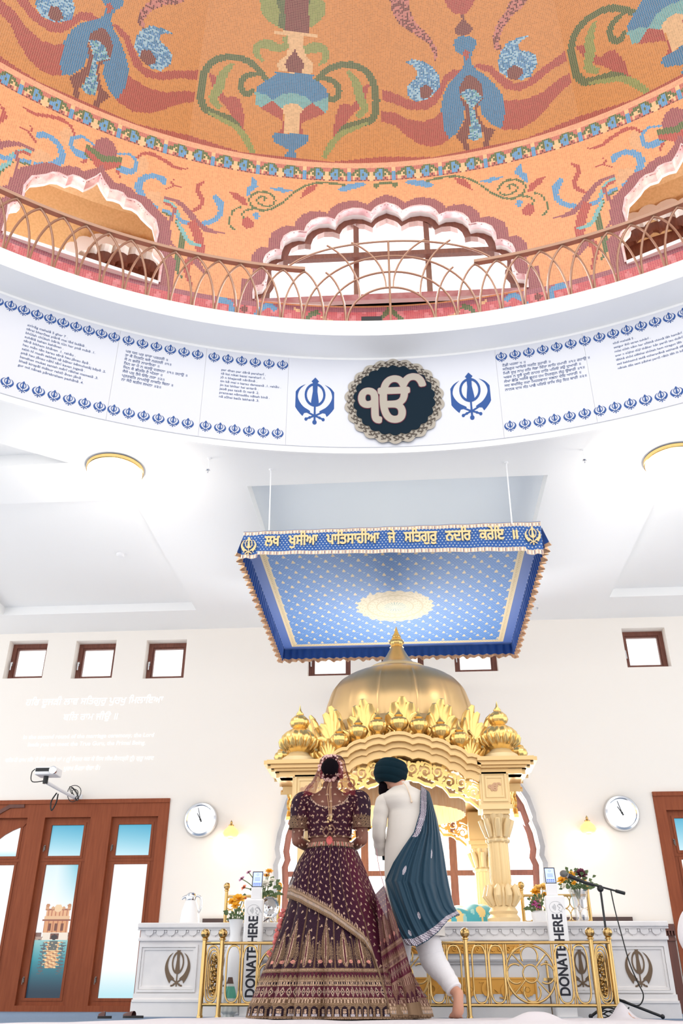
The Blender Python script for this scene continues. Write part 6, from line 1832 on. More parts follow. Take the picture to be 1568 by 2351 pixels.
# white floor sheets over the carpet
M['sheetw'] = mat('white_cotton_sheet', (222, 218, 224), 0.9, bump=(30, 0.15))
def sheet_grid(name, xs_, ys_, hf, lab, material, group=None):
    rows = [[(x, y, hf(x, y)) for x in xs_] for y in ys_]
    b = MB(); b.grid(rows); o = b.build(name, material, None, smooth=80, recalc=False)
    return tag(o, lab, 'sheet', group)
def h1(x, y):
    z = 0.005+0.003*abs(math.sin(x*5+y*3))+0.002*math.sin(x*11-y*7)
    z += 0.016*math.exp(-((y-5.3-0.1*x)/0.12)**2)*math.exp(-((x+0.85)/0.25)**2)
    z += 0.050*math.exp(-abs((x-0.70)/0.13)**3-((y-5.9)/0.12)**2)
    z += 0.10*math.exp(-((x-1.38)/0.06)**2-((y-6.86)/0.10)**2)
    return max(0.003, z)
xl = lambda y: -1.42-(6.95-y)*0.25
ys_ = list(np.linspace(3.2, 7.0, 60)); rows = []
for y in ys_: rows.append([(x, y, h1(x, y)) for x in np.linspace(xl(y), 1.42+(7.0-y)*0.22, 110)])
b = MB(); b.grid(rows); tag(b.build('floor_sheet', M['sheetw'], None, smooth=80, recalc=False), 'large rumpled white cotton sheet spread over the carpet in front of the brass railing', 'sheet')
e = COL.objects['floor_sheet']
b = MB(); b.grid([[(0.55+0.3*k/30, 6.35-0.02*k/30+dy, h1(0.55+0.3*k/30, 6.35)+0.003) for k in range(31)] for dy in (0, 0.012)]); b.grid([[(1.40+0.012*k, 6.75-0.05*k+dy, h1(1.40+0.012*k, 6.75-0.05*k+dy)+0.003) for k in range(21)] for dy in (0, 0.02)])
b.build('orange_hem_stripe', mat('orange_stripe', (232, 156, 96), 0.8), e)
# slippers left on the carpet
def slipper(x, y, Y, L, rot, lab):
    L *= 0.8
    p = P3(x, y, Y); e = empty('slipper', (p[0], Y, 0.0), lab, 'slipper', 'slippers on the carpet')
    mm = mat('brown_leather', (92, 58, 52), 0.5)
    out = [(math.cos(t)*L/2, math.sin(t)*L*0.19*(1+0.25*math.cos(t))) for t in np.linspace(0, 2*PI, 24, endpoint=False)]
    c_, s_ = math.cos(rot), math.sin(rot)
    T = lambda u, v, d: (p[0]+u*c_-v*s_, Y+u*s_+v*c_, d)
    b = MB(); b.prism([out], T, 0.0, 0.016); b.build('sole', M['rubber'], e)
    rows = []
    for k in range(9):
        u = L*(-0.02+0.46*k/8); w = L*0.19*(1.1-0.35*(k/8)**2); h = 0.030*(1-0.5*(k/8)**1.5)
        rows.append([T(u, w*math.cos(a), 0.014+h*math.sin(a)) for a in np.linspace(0, PI, 11)])
    b = MB(); b.grid(rows); b.build('upper', mm, e, smooth=60, recalc=False)
slipper(306, 2334, 6.9, 0.20, 2.9, 'larger dark brown slipper on the carpet touching the platform foot')
slipper(240, 2337, 6.7, 0.12, 3.3, 'small brown slipper on the carpet, left of the other one')
# =================================================================== PEOPLE
M['skin_b'] = mat('brown_skin', (122, 76, 58), 0.55)
M['skin_g'] = mat('tan_skin', (206, 152, 128), 0.55)
M['hair'] = mat('black_hair', (16, 10, 16), 0.8, spec=0.05)
V3 = lambda *a: Vector(a)
def capsule(b, pts, rad, seg=14):
    P = catmull(pts, 4) if len(pts) > 2 else [np.asarray(p, float) for p in pts]
    t = np.linspace(0, 1, len(P)); rr = list(np.interp(t, np.linspace(0, 1, len(rad)), rad))
    b.tube([tuple(p) for p in P], rr, seg)
    b.sphere(tuple(P[0]), rr[0], seg, 8); b.sphere(tuple(P[-1]), rr[-1], seg, 8)
def ellip(b, c, rx, ry, rz): b.sphere(c, 1.0, 20, 14, rx, ry, rz)
def hand(b, w, d, nrm, side, s=1.0, curl=0.5):
    """palm, four unequal bent fingers and a thumb from the side of the palm; w wrist, d direction, nrm palm normal"""
    d = Vector(d).normalized(); n = Vector(nrm); n = (n-d*n.dot(d)).normalized(); t = d.cross(n)*side
    W_ = Vector(w)
    for k in range(4):
        o = (k-1.5)*0.019*s
        capsule(b, [W_+t*o*0.7, W_+d*0.05*s+t*o, W_+d*0.088*s+t*o*1.1], [0.013*s, 0.013*s, 0.0105*s], 8)
        L = (0.066, 0.078, 0.074, 0.056)[k]*s; p0 = W_+d*0.088*s+t*o*1.1
        a1, a2 = curl*0.7, curl*1.6
        p1 = p0+(d*math.cos(a1)+n*math.sin(a1))*L*0.5; p2 = p1+(d*math.cos(a2)+n*math.sin(a2))*L*0.5
        capsule(b, [p0, p1, p2], [0.0098*s, 0.009*s, 0.0075*s], 8)
    q0 = W_+d*0.025*s-t*0.026*s; q1 = q0+(d*0.55-t*0.7+n*0.35).normalized()*0.042*s; q2 = q1+(d*0.9-t*0.15+n*0.4).normalized()*0.034*s
    capsule(b, [W_+d*0.012*s-t*0.01*s, q0, q1, q2], [0.014*s, 0.0135*s, 0.011*s, 0.0085*s], 8)
def fuse(b, name, material, parent, voxel=0.009, smooth_it=6):
    """grow the joined chains into one continuous skin"""
    o = b.build(name, material, None)
    md = o.modifiers.new('r', 'REMESH'); md.mode = 'VOXEL'; md.voxel_size = voxel; md.use_smooth_shade = True
    sm = o.modifiers.new('s', 'SMOOTH'); sm.iterations = smooth_it; sm.factor = 0.5
    dg = bpy.context.evaluated_depsgraph_get(); dg.update()
    me = bpy.data.meshes.new_from_object(o.evaluated_get(dg))
    o.modifiers.clear(); old = o.data; o.data = me; bpy.data.meshes.remove(old)
    me.name = name
    if not me.materials: me.materials.append(material)
    o.parent = parent; o.matrix_parent_inverse = wmat(parent).inverted()
    return o
def ztop_fn(Y): return lambda y: at(760, y, Y)[2]
def head(b, c, yaw, s=1.0, tilt=0.0):
    """skull, jaw, nose, ears, brow; yaw 0 looks along +Y"""
    f = V3(-math.sin(yaw), math.cos(yaw), -math.sin(tilt)).normalized(); r = V3(math.cos(yaw), math.sin(yaw), 0); u = r.cross(f)
    C = Vector(c)
    ellip(b, C+u*0.02*s, 0.078*s, 0.09*s, 0.095*s)
    capsule(b, [C+f*0.03*s-u*0.02*s, C+f*0.055*s-u*0.085*s], [0.062*s, 0.036*s])
    capsule(b, [C+f*0.088*s+u*0.01*s, C+f*0.106*s-u*0.028*s], [0.009*s, 0.014*s], 8)
    for q in (-1, 1):
        capsule(b, [C+r*q*0.076*s+u*0.012*s-f*0.005*s, C+r*q*0.080*s-u*0.032*s], [0.017*s, 0.011*s], 8)
        capsule(b, [C+f*0.078*s+r*q*0.018*s+u*0.022*s, C+f*0.066*s+r*q*0.048*s+u*0.02*s], [0.012*s, 0.011*s], 8)
    capsule(b, [C+f*0.082*s-u*0.058*s-r*0.018*s, C+f*0.086*s-u*0.058*s, C+f*0.082*s-u*0.058*s+r*0.018*s], [0.008*s, 0.010*s, 0.008*s], 8)
    return C, f, r, u
def eyes(C, f, r, u, parent, s=1.0):
    b = MB()
    for q in (-1, 1): b.sphere(tuple(C+f*0.080*s+r*q*0.032*s+u*0.002), 0.0125*s, 12, 8)
    e1 = b.build('eyes', M['whitep'], parent, smooth=180)
    b = MB()
    for q in (-1, 1): b.sphere(tuple(C+f*0.0885*s+r*q*0.032*s+u*0.002), 0.006*s, 10, 6)
    b.build('irises', M['hair'], parent, smooth=180)

# ------------------------------------------------------------------ the bride
BY = 6.40
bz = lambda y: at(765, y, BY)[2]
bx_ = lambda x, y: at(x, y, BY)[0]
bride = empty('person', (bx_(765, 2330), BY, 0), 'woman seen from behind in a plum and gold embroidered bridal lehenga and sheer veil', 'person')
cxT = bx_(757, 1900)
b = MB()
# torso and neck as stacked ellipses fused with the limbs
tor = [(1990, .165, .115), (1950, .15, .105), (1930, .14, .10), (1900, .145, .105), (1870, .158, .11), (1850, .168, .10), (1836, .165, .085), (1824, .12, .07), (1812, .06, .055), (1795, .05, .05)]
def ering(cx, cy, z, rx, ry, n=28): return [(cx+rx*math.cos(2*PI*k/n), cy+ry*math.sin(2*PI*k/n), z) for k in range(n)]
R__ = [ering(cxT, BY+0.01, bz(y), rx, ry) for y, rx, ry in tor]
n0 = len(b.v); b.grid(R__, closed=True); b.add(R__[0], [tuple(range(27, -1, -1))]); b.add(R__[-1], [tuple(range(28))])
hc = (bx_(760, 1768), BY+0.06, bz(1772))
C, f, r, u = head(b, hc, 0.05, 0.98, 0.10)
capsule(b, [(cxT, BY+0.02, bz(1822)), (hc[0], BY+0.045, bz(1790))], [0.052, 0.05])
sh = [(bx_(692, 1840), bz(1842)), (bx_(828, 1840), bz(1840))]
el = [(bx_(683, 1928), bz(1930)), (bx_(831, 1928), bz(1930))]
wr = [(bx_(718, 1950), bz(1948)), (bx_(798, 1950), bz(1946))]
for k in range(2):
    S = (sh[k][0], BY+0.0, sh[k][1]); E = (el[k][0], BY-0.015, el[k][1]); Wp = (wr[k][0], BY+0.235, wr[k][1]+0.03)
    capsule(b, [(cxT+(S[0]-cxT)*0.6, BY, S[2]+0.01), S, ((S[0]+E[0])/2*1.0+(E[0]-S[0])*0.15, BY-0.005, (S[2]+E[2])/2), E], [0.055, 0.056, 0.05, 0.04])
    capsule(b, [E, ((E[0]+Wp[0])/2, BY+0.11, (E[2]+Wp[2])/2-0.008), Wp], [0.040, 0.036, 0.025])
    hand(b, Wp, (0.35*(1 if k == 0 else -1), 0.8, 0.25), ((1 if k == 0 else -1), -0.2, 0.1), 1 if k == 0 else -1, 0.92, 0.8)
for q in (-1, 1):    # legs under the skirt down to the feet
    capsule(b, [(cxT+q*0.085, BY+0.01, 0.93), (cxT+q*0.09, BY+0.02, 0.50), (cxT+q*0.09, BY+0.0, 0.075)], [0.085, 0.06, 0.042])
    capsule(b, [(cxT+q*0.09, BY-0.02, 0.052), (cxT+q*0.10, BY+0.15, 0.035)], [0.038, 0.026])
body = fuse(b, 'body', M['skin_b'], bride, 0.008)
eyes(C, f, r, u, bride, 0.98)
# hair bun ringed by a white flower garland
b = MB(); ellip(b, (hc[0], BY+0.055, hc[2]+0.025), 0.084, 0.095, 0.098); b.build('hair', M['hair'], bride, smooth=180)
bun = V3(bx_(760, 1768), BY-0.065, bz(1768))
b = MB(); ellip(b, tuple(bun), 0.066, 0.05, 0.068); bo = b.build('hair_bun', M['hair'], bride, smooth=180)
M['garland'] = mat('garland_petals', (228, 186, 178), 0.7)
b = MB(); rnd = random.Random(5)
for k in range(120):
    a = rnd.uniform(0, 2*PI); rr_ = 0.077+rnd.uniform(-0.010, 0.012)
    c = (bun.x+rr_*math.cos(a)*0.98, bun.y+0.015+rnd.uniform(-0.02, 0.012), bun.z+rr_*math.sin(a)*1.08); b.sphere(c, rnd.uniform(0.006, 0.010), 6, 4)
b.build('flower_garland', M['garland'], bo, smooth=180)

PL0 = dict(plum=(42, 17, 34), deep=(30, 13, 27), gold=(124, 100, 78), lite=(178, 150, 128), bronze=(96, 72, 55), red=(78, 28, 42), coral=(180, 90, 82))
PLc = {k: s2l(v) for k, v in PL0.items()}
M['embroidery'] = mat_attr('plum_embroidered_cloth', 0.62, spec=0.15)
def cell(u, v, pu, pv):
    row = np.floor(v/pv); uu = u/pu+(row % 2)*0.5
    return (uu % 1.0)-0.5, ((v/pv) % 1.0)-0.5
def buti(u, v, pu, pv, s=1.0):
    """little three-petal flower with a drop below"""
    du, dv = cell(u, v, pu, pv); du, dv = du*pu/s, dv*pv/s
    m_ = (np.hypot(du, dv+2.0) < 1.7) | (np.hypot(du-1.9, dv-0.6) < 1.5) | (np.hypot(du+1.9, dv-0.6) < 1.5) | (np.hypot(du, dv-0.2) < 1.3)
    return m_, np.hypot(du, dv) < 0.8
# skirt
sil = [(1946, 707, 811), (1956, 701, 815), (1975, 690, 823), (2000, 680, 833), (2030, 669, 845), (2060, 663, 858), (2090, 655, 872), (2120, 644, 888), (2153, 631, 902), (2193, 617, 920), (2228, 602, 938), (2260, 590, 955), (2290, 579, 970), (2315, 568, 981), (2338, 564, 985)]
ysK = [s[0] for s in sil]
def skirt_ring(y, th, off=0.0, flare=True):
    xl_ = np.interp(y, ysK, [s[1] for s in sil]); xr_ = np.interp(y, ysK, [s[2] for s in sil])
    yy = min(y, 2341)
    a, c = at(xl_, yy, BY), at(xr_, yy, BY)
    z = max(0.012, (a[2]+c[2])/2)
    hw = (c[0]-a[0])/2; cx = (a[0]+c[0])/2
    q = np.clip((y-1946)/392.0, 0, 1)
    amp = 0.006+0.17*q**1.2
    fold = 1+amp*(np.abs(np.sin(th*6.5+0.9*np.sin(th*3)+0.7))**0.8+0.25*np.abs(np.sin(th*14+1.3))*q-1.0)
    hd = hw*(0.80-0.02*q)
    X = cx+(hw*fold+off)*np.cos(th); Y = BY+0.02+(hd*fold+off)*np.sin(th)
    Z = z+(0.03*np.sin(th*13+0.6*np.sin(th*3)) if False else 0)+0*th
    return X, Y, Z
def paint_skirt(th, y):
    """th angle, y picture height used as the length along the skirt"""
    c = np.empty(th.shape+(3,)); c[:] = PLc['plum']
    u = th/(2*PI)*1000.0
    m_, core = buti(u+5*np.sin(y*0.05), y+5*np.sin(u*0.11), 24.0, 19.0, 1.0); k = m_ & (y < 2172); c[k] = PLc['lite']
    # gores divided by gold ribs
    g = ((u+12) % 45.45)/45.45-0.5
    big = (np.floor((u+12)/45.45) % 2 == 0)
    wrib = 0.085*np.clip(1.4-(y-1946)/500.0, 0.5, 1.4)
    k = (abs(abs(g)-0.5) < wrib*0.5) & (y < 2226); c[k] = PLc['bronze']
    # tall paisley flames in each gore
    t = (2226-y)/np.where(big, 112.0, 88.0)
    wd = 0.34*np.clip(np.sin(np.clip(t, 0, 1)*PI)**0.7*(1-0.55*np.clip(t, 0, 1)), 0, 1)
    k = (abs(g) < wd) & (t > 0) & (t < 1); c[k] = PLc['bronze']
    tex = np.sin(u*2.1)*np.sin(y*0.9)
    c[k & (tex > 0.1)] = PLc['gold']; c[k & (abs(g) < wd*0.35)] = PLc['lite']; c[k & (abs(g) < wd*0.16)] = PLc['red']
    side = (abs(abs(g)-0.33) < 0.10*np.sin(np.clip((2226-y)/62.0, 0, 1)*PI)) & (y > 2164) & (y < 2226); c[side & (np.sin(u*3)*np.sin(y*1.4) > -0.2)] = PLc['gold']
    fl = (np.hypot((abs(g)-0.27)*45, y-2212) < 4.2); c[fl] = s2l((190, 130, 116))
    def bandc(lo_, hi_, col): kk = (y >= lo_) & (y < hi_); c[kk] = PLc[col]; return kk
    bandc(2226, 2350, 'bronze')
    for lo_, hi_ in ((2226, 2235), (2252, 2257), (2262, 2266), (2291, 2295), (2303, 2306), (2336, 2350)): bandc(lo_, hi_, 'gold')
    k = bandc(2236, 2252, 'plum')
    zz = abs(((u/7.0) % 1)-0.5)*2
    c[k & (y < 2236+14*zz)] = PLc['red']; c[k & (y > 2240+9*zz)] = PLc['gold']
    k = bandc(2257, 2262, 'deep'); c[k & (np.sin(u*1.5) > 0)] = PLc['lite']
    k = bandc(2266, 2291, 'red')
    dz = abs(((u/9.0) % 1)-0.5)*2+abs((y-2278.5)/12.5)
    c[k & (dz < 0.92)] = s2l((150, 130, 122)); c[k & (dz < 0.78)] = PLc['lite']; c[k & (dz < 0.55)] = PLc['plum']; c[k & (dz < 0.28)] = PLc['lite']
    k = bandc(2295, 2303, 'bronze'); c[k & (np.sin(u*1.1) > 0.1)] = PLc['lite']
    k = bandc(2306, 2336, 'gold')
    a = ((u/13.0) % 1)-0.5; top = 2309+7*abs(a*2)**2*1.6
    ins = k & (abs(a) < 0.38) & (y > top) & (y < 2332); c[ins] = PLc['deep']
    c[ins & (abs(a) < 0.2) & (np.hypot(a*13*1.1, y-2321) < 5.5) & (np.sin(u*3.4)*np.sin(y*2) > -0.35)] = PLc['lite']
    c[ins & (y > 2326) & (abs(a) < 0.26)] = s2l((170, 162, 168))
    c[k & ~ins & (np.sin(u*2.6)*np.sin(y*1.7) > 0.4)] = PLc['bronze']
    tri = (y > 2336) & (np.sin(u*1.8) > 0.3); c[tri] = PLc['lite']
    for yb in (2230, 2254, 2264, 2293): c[(abs(y-yb) < 1.4) & (np.sin(u*2.3) > 0.3)] = PLc['lite']
    return c
nT, nY = 820, 300
thg = np.linspace(-PI/2-PI, -PI/2+PI, nT+1)
yg = np.linspace(1946, 2341, nY+1)
pos = np.stack([np.stack([np.broadcast_to(q, thg.shape) for q in skirt_ring(y, thg)], -1) for y in yg][::-1], 0)
# scalloped lift of the hem over the folds
tc_, yc_ = np.meshgrid((thg[1:]+thg[:-1])/2, ((yg[1:]+yg[:-1])/2)[::-1])
cols = jitter(paint_skirt(tc_, yc_), 0.32)
tile_mesh('lehenga_skirt', pos, nT, nY, cols, M['embroidery'], bride, smooth=True, uv=False)
# belt with beadwork, tassels
rows = []
for j, y in enumerate((1949, 1947.5, 1937, 1935.5)):
    xl_, xr_ = (705, 812) if j < 2 else (709, 808)
    a, c = at(xl_, y, BY), at(xr_, y, BY); o = 0.004 if j in (1, 2) else 0.0
    rows.append([((a[0]+c[0])/2+((c[0]-a[0])/2+o)*math.cos(t), BY+0.015+((c[0]-a[0])/2*0.74+o)*math.sin(t), a[2]) for t in np.linspace(0, 2*PI, 121)])
bp_ = np.array(rows); cb = np.zeros((3, 120, 3)); cb[:] = PLc['bronze']; cb[1, ::2] = PLc['lite']; cb[1, 1::4] = PLc['coral']
tile_mesh('beaded_belt', bp_, 120, 3, cb, M['embroidery'], bride, uv=False)
# blouse: body of the blouse with scooped back, and sleeves with wide gold cuffs
btor = [(1926, .148, .108), (1915, .149, .11), (1900, .152, .112), (1880, .162, .116), (1865, .170, .116), (1852, .178, .108), (1842, .186, .098), (1834, .186, .090), (1827, .168, .080), (1821, .146, .072)]
nA, nB = 260, 110
yb_ = np.linspace(1926, 1821, nB+1); thb = np.linspace(-PI*1.5, PI*0.5, nA+1)
pos = []
for y in yb_:
    rx = np.interp(-y, [-t[0] for t in btor], [t[1] for t in btor])+0.006; ry = np.interp(-y, [-t[0] for t in btor], [t[2] for t in btor])+0.006
    pos.append(np.stack([cxT+rx*np.cos(thb), BY+0.01+ry*np.sin(thb), np.full_like(thb, bz(y))], -1))
pos = np.array(pos)
tc_, yc_ = np.meshgrid((thb[1:]+thb[:-1])/2, (yb_[1:]+yb_[:-1])/2)
rxm = np.interp(-yc_, [-t[0] for t in btor], [t[1] for t in btor]); lat = rxm*np.cos(tc_)
neck = ((lat/0.140)**2+((yc_-1816)/42.0)**2 < 1) & (np.sin(tc_) < 0.2)
edge = ((lat/0.148)**2+((yc_-1816)/45.0)**2 < 1) & (np.sin(tc_) < 0.2) & ~neck
frontn = ((lat/0.10)**2+((yc_-1816)/22.0)**2 < 1) & (np.sin(tc_) >= 0.2)
def paint_blouse(u, y):
    c = np.empty(u.shape+(3,)); c[:] = PLc['plum']
    m_, core = buti(u+3*np.sin(y*0.19), y+3*np.sin(u*0.23), 11.5, 13.0, 0.72); c[m_] = PLc['lite']; c[core] = PLc['gold']
    return c
cols = jitter(paint_blouse(tc_*52, yc_), 0.1); cols[edge & (np.sin(tc_*150) > -0.3)] = s2l((226, 196, 170)); cols[yc_ > 1922] = PLc['bronze']
tile_mesh('blouse', pos, nA, nB, cols, M['embroidery'], bride, mask=~(neck | frontn), smooth=True, uv=False)
for k in range(2):
    S = np.array((sh[k][0], BY, sh[k][1])); E = np.array((el[k][0], BY-0.012, el[k][1]))
    ins = np.array((cxT+(S[0]-cxT)*0.62, BY, S[2]+0.012)); mid = (S+E)/2+np.array([(E[0]-S[0])*0.15, -0.005, 0]); end = mid+(E-mid)*0.42
    P = np.array(catmull([ins, S+np.array([0, 0, .004]), mid, end], 14)); n_ = len(P)
    rr_ = np.interp(np.linspace(0, 1, n_), [0, .33, .66, .95, 1], [.055, .066, .064, .066, .071])
    na = 72; pos = []
    for i in range(n_):
        T = P[min(i+1, n_-1)]-P[max(i-1, 0)]; T /= np.linalg.norm(T)
        N = np.array([0, 1.0, 0]); N -= T*N.dot(T); N /= np.linalg.norm(N); B = np.cross(T, N)
        a = np.linspace(0, 2*PI, na+1)
        pos.append(P[i]+rr_[i]*(np.cos(a)[:, None]*N+np.sin(a)[:, None]*B))
    pos = np.array(pos); tc_, vc_ = np.meshgrid((np.arange(na)+.5)/na*2*PI, (np.arange(n_-1)+.5)/(n_-1))
    cols = paint_blouse(tc_*22, vc_*105+8)
    cuff = vc_ > 0.60; cols[cuff] = PLc['bronze']; cols[cuff & (np.sin(tc_*30)*np.sin(vc_*140) > 0.1)] = PLc['gold']; cols[cuff & (np.sin(tc_*17+vc_*30)*np.sin(vc_*90) > 0.6)] = PLc['deep']
    cols[(vc_ > 0.93)] = PLc['gold']
    tile_mesh('blouse_sleeve', pos, na, n_-1, jitter(cols, .15), M['embroidery'], bride, smooth=True, uv=False)
# tie strings down the bare back, with tassels at the waist
b = MB()
for dx in (-0.012, 0.004, 0.014):
    b.tube(catmull([(hc[0]+dx*0.6, BY-0.062, bz(1800)), (cxT+dx, BY-0.098, bz(1825)), (cxT+0.012+dx*0.8, BY-0.122, bz(1858)), (cxT+0.014+dx*0.5, BY-0.135, bz(1890))], 6), 0.0032, 6)
b.build('tie_strings', mat('gold_cord', (190, 150, 110), 0.5), bride, smooth=60)
b = MB(); rnd = random.Random(9)
for k in range(16): b.sphere((cxT+0.012+rnd.uniform(-.016, .016), BY-0.14, bz(1880+rnd.uniform(0, 26))), rnd.uniform(.005, .009), 6, 4)
b.build('beaded_tassel', M['goldthread'], bride, smooth=180)
fnT = lambda u, v, d: (cxT+u, BY-0.135-d, v)
b = MB()
for x0, y0, s_ in ((-0.012, 1917, .03), (0.028, 1912, .028)):
    zc = bz(y0); b.prism([[(x0, zc+s_*1.3), (x0+s_, zc), (x0, zc-s_*1.3), (x0-s_, zc)], [(x0, zc+s_*0.85), (x0+s_*.62, zc), (x0, zc-s_*.85), (x0-s_*.62, zc)]], fnT, 0, 0.01)
b.build('diamond_pendants', mat('dull_gold_thread', (128, 96, 74), 0.7), bride)
b = MB()
for k in range(14): a = 2*PI*k/14; b.tube([(cxT+0.012, BY-0.15, bz(1931)), (cxT+0.012+0.020*math.cos(a), BY-0.155, bz(1938)+0.026*math.sin(a))], [0.003, 0.006], 6)
b.build('coral_tassel', mat('coral_thread', (198, 96, 92), 0.8), bride, smooth=60)
# dupatta wrapped round the skirt, its gold border running down to the right
M['dupatta'] = mat_attr('sheer_plum_net', 0.65, spec=0.12, metal_attr=True)
bdx = [(640, 2050), (655, 2060), (700, 2086), (760, 2118), (800, 2146), (838, 2172), (858, 2200), (868, 2236), (876, 2290), (884, 2334), (1000, 2334)]
tA = np.linspace(-PI*1.02, PI*0.12, 421); nR = 200
posd = np.zeros((nR+1, len(tA), 3)); yyd = np.zeros((nR+1, len(tA)))
for i, t in enumerate(tA):
    # lower limit of the cloth at this angle
    yl = 2100.0
    for _ in range(25):
        X, Y, Z = skirt_ring(yl, np.array([t]), 0.018)
        v = np.array([X[0], Y[0], Z if np.isscalar(Z) else np.atleast_1d(Z)[0]])-CAM_POS
        sx = 784+CAM_F*(v@_r)/(v@_fw); yl = 0.5*yl+0.5*np.interp(sx, [p[0] for p in bdx], [p[1] for p in bdx])
    yyd[:, i] = np.linspace(1952, yl, nR+1)
for j in range(nR+1):
    for i, t in enumerate(tA):
        X, Y, Z = skirt_ring(yyd[j, i], np.array([t]), 0.016+0.006*math.sin(t*9+j*0.03))
        posd[j, i] = (X[0], Y[0], np.atleast_1d(Z)[0])
yc_ = (yyd[:-1, :-1]+yyd[1:, 1:])/2; tc_ = np.broadcast_to((tA[1:]+tA[:-1])/2, yc_.shape); bot = np.broadcast_to(yyd[-1, :-1], yc_.shape)
u = tc_/(2*PI)*1000
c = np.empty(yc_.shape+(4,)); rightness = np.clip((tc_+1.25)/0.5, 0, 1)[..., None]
c[..., :3] = s2l((50, 18, 38))*(1-rightness)+s2l((78, 26, 46))*rightness; c[..., 3] = 0.9  # redder to the right: light through the sheer cloth mixed into its colour
m_, core = buti(u+5*np.sin(yc_*0.06), yc_+5*np.sin(u*0.13), 17.0, 15.5, 1.0); c[m_, :3] = PLc['lite']; c[m_, 3] = 1
rib = (abs(abs(((u+12) % 45.45)/45.45-0.5)-0.5) < 0.03) & (yc_ < 2220); c[rib, :3] = PLc['bronze']
low = (yc_ > 2226) & (tc_ > -1.2)
ps = paint_skirt(tc_, yc_); c[low, :3] = 0.6*ps[low]+0.4*s2l((80, 28, 46))
d_ = bot-yc_
bord = d_ < 25; c[bord, :3] = PLc['gold']; c[bord, 3] = 1
c[bord & (abs(d_-20) < 2) & (np.sin(u*2.2) > 0), :3] = PLc['lite']; c[bord & (abs(d_-12) < 3.5), :3] = s2l((140, 128, 122)); c[bord & (abs(d_-12) < 2.5) & (np.sin(u*3) > 0), :3] = PLc['lite']
c[(d_ < 4) & (np.sin(u*1.3) > 0), :3] = PLc['bronze']
fringe = (d_ >= 25) & (d_ < 31) & (np.sin(u*0.9) > 0.2); c[fringe, :3] = PLc['lite']
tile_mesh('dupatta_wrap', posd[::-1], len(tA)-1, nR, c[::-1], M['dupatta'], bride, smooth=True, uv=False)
# loose panel of the dupatta stretched over to the groom's arm
GYA = 6.60
Lp = [(826, 1985), (840, 2015), (852, 2040), (862, 2056), (866, 2085), (870, 2140), (876, 2200), (884, 2260), (890, 2330)]
Rp = [(863, 1950), (868, 1980), (874, 2010), (882, 2036), (892, 2066), (908, 2110), (926, 2165), (942, 2220), (972, 2330)]
def lerp_path(P, t): q = np.linspace(0, 1, len(P)); return np.interp(t, q, [p[0] for p in P]), np.interp(t, q, [p[1] for p in P])
nu, nv = 70, 220
ts = np.linspace(0.36, 1, nv+1); pos = []
for t in ts:
    (xa, ya), (xb, yb2) = lerp_path(Lp, t), lerp_path(Rp, t)
    row = []
    for q in np.linspace(0, 1, nu+1):
        Yd = 6.20-0.22*(t-0.36)+(GYA-6.20)*q*(1-0.85*(t-0.36)/0.64)-0.02*math.sin(q*16+t*3)
        p = at(xa+(xb-xa)*q, ya+(yb2-ya)*q, Yd); p[2] = max(p[2], 0.012); row.append(p)
    pos.append(row)
pos = np.array(pos); uc, vc = np.meshgrid((np.arange(nu)+.5)/nu*75, 1950+(ts[1:]+ts[:-1])/2*385)
c = np.empty(uc.shape+(4,)); c[..., :3] = s2l((80, 24, 46)); c[..., 3] = 0.92
m_, core = buti(uc, vc, 15, 15.5, 0.85); c[m_ & (vc < 2180), :3] = PLc['lite']; c[m_ & (vc < 2180), 3] = 1
ps = paint_skirt(uc/1000*2*PI*1.2-1.0, vc); low = vc > 2165; c[low, :3] = 0.6*ps[low]+0.4*s2l((88, 32, 50)); c[low, 3] = 0.95
c[vc > 2322, :3] = PLc['gold']
tile_mesh('dupatta_panel', pos[::-1], nu, nv, c[::-1], M['dupatta'], bride, smooth=True, uv=False)
b = MB(); b.tube(catmull([at(864, 1948, GYA), at(869, 1985, GYA), at(877, 2018, GYA-.05), at(886, 2046, GYA-.1)], 6), 0.006, 6, flat=0.4); b.build('dupatta_edge', mat('pink_sheer_edge', (206, 150, 160), 0.6), bride, smooth=60)
# sheer veil over head and shoulders
nu, nv = 150, 190
vs = [(1731, 762, .012, .012), (1735, 762, .070, .075), (1745, 762, .092, .105), (1765, 762, .105, .128), (1790, 760, .135, .125), (1815, 759, .185, .120), (1838, 758, .242, .122), (1860, 757, .252, .135), (1890, 757, .262, .150), (1915, 757, .262, .155), (1946, 757, .225, .160)]
yv = np.interp(np.linspace(0, 1, nv+1), np.linspace(0, 1, len(vs)), [s[0] for s in vs])
thv = np.linspace(-PI*1.12, PI*0.12, nu+1); pos = []
for y in yv:
    cx_ = bx_(np.interp(y, [s[0] for s in vs], [s[1] for s in vs]), y); hw = np.interp(y, [s[0] for s in vs], [s[2] for s in vs]); hd = np.interp(y, [s[0] for s in vs], [s[3] for s in vs])
    cyv = BY+0.03 if y < 1800 else BY+0.0
    wv = 1+0.02*np.sin(thv*11+y*0.05)*min(1, (y-1731)/60)
    pos.append(np.stack([cx_+hw*wv*np.cos(thv), cyv+hd*wv*np.sin(thv), np.full_like(thv, bz(y))+0.0], -1))
pos = np.array(pos); tc_, yc_ = np.meshgrid((thv[1:]+thv[:-1])/2, (yv[1:]+yv[:-1])/2)
c = np.empty(tc_.shape+(4,)); c[..., :3] = s2l((110, 36, 52)); c[..., 3] = 0.12
sd = (np.abs(tc_+PI/2) > 0.5) & (yc_ < 1832) & (yc_ > 1745); c[sd, :3] = s2l((112, 38, 46)); c[sd, 3] = 0.6
k = (yc_ < 1747); c[k, :3] = s2l((60, 20, 36)); c[k, 3] = 0.85
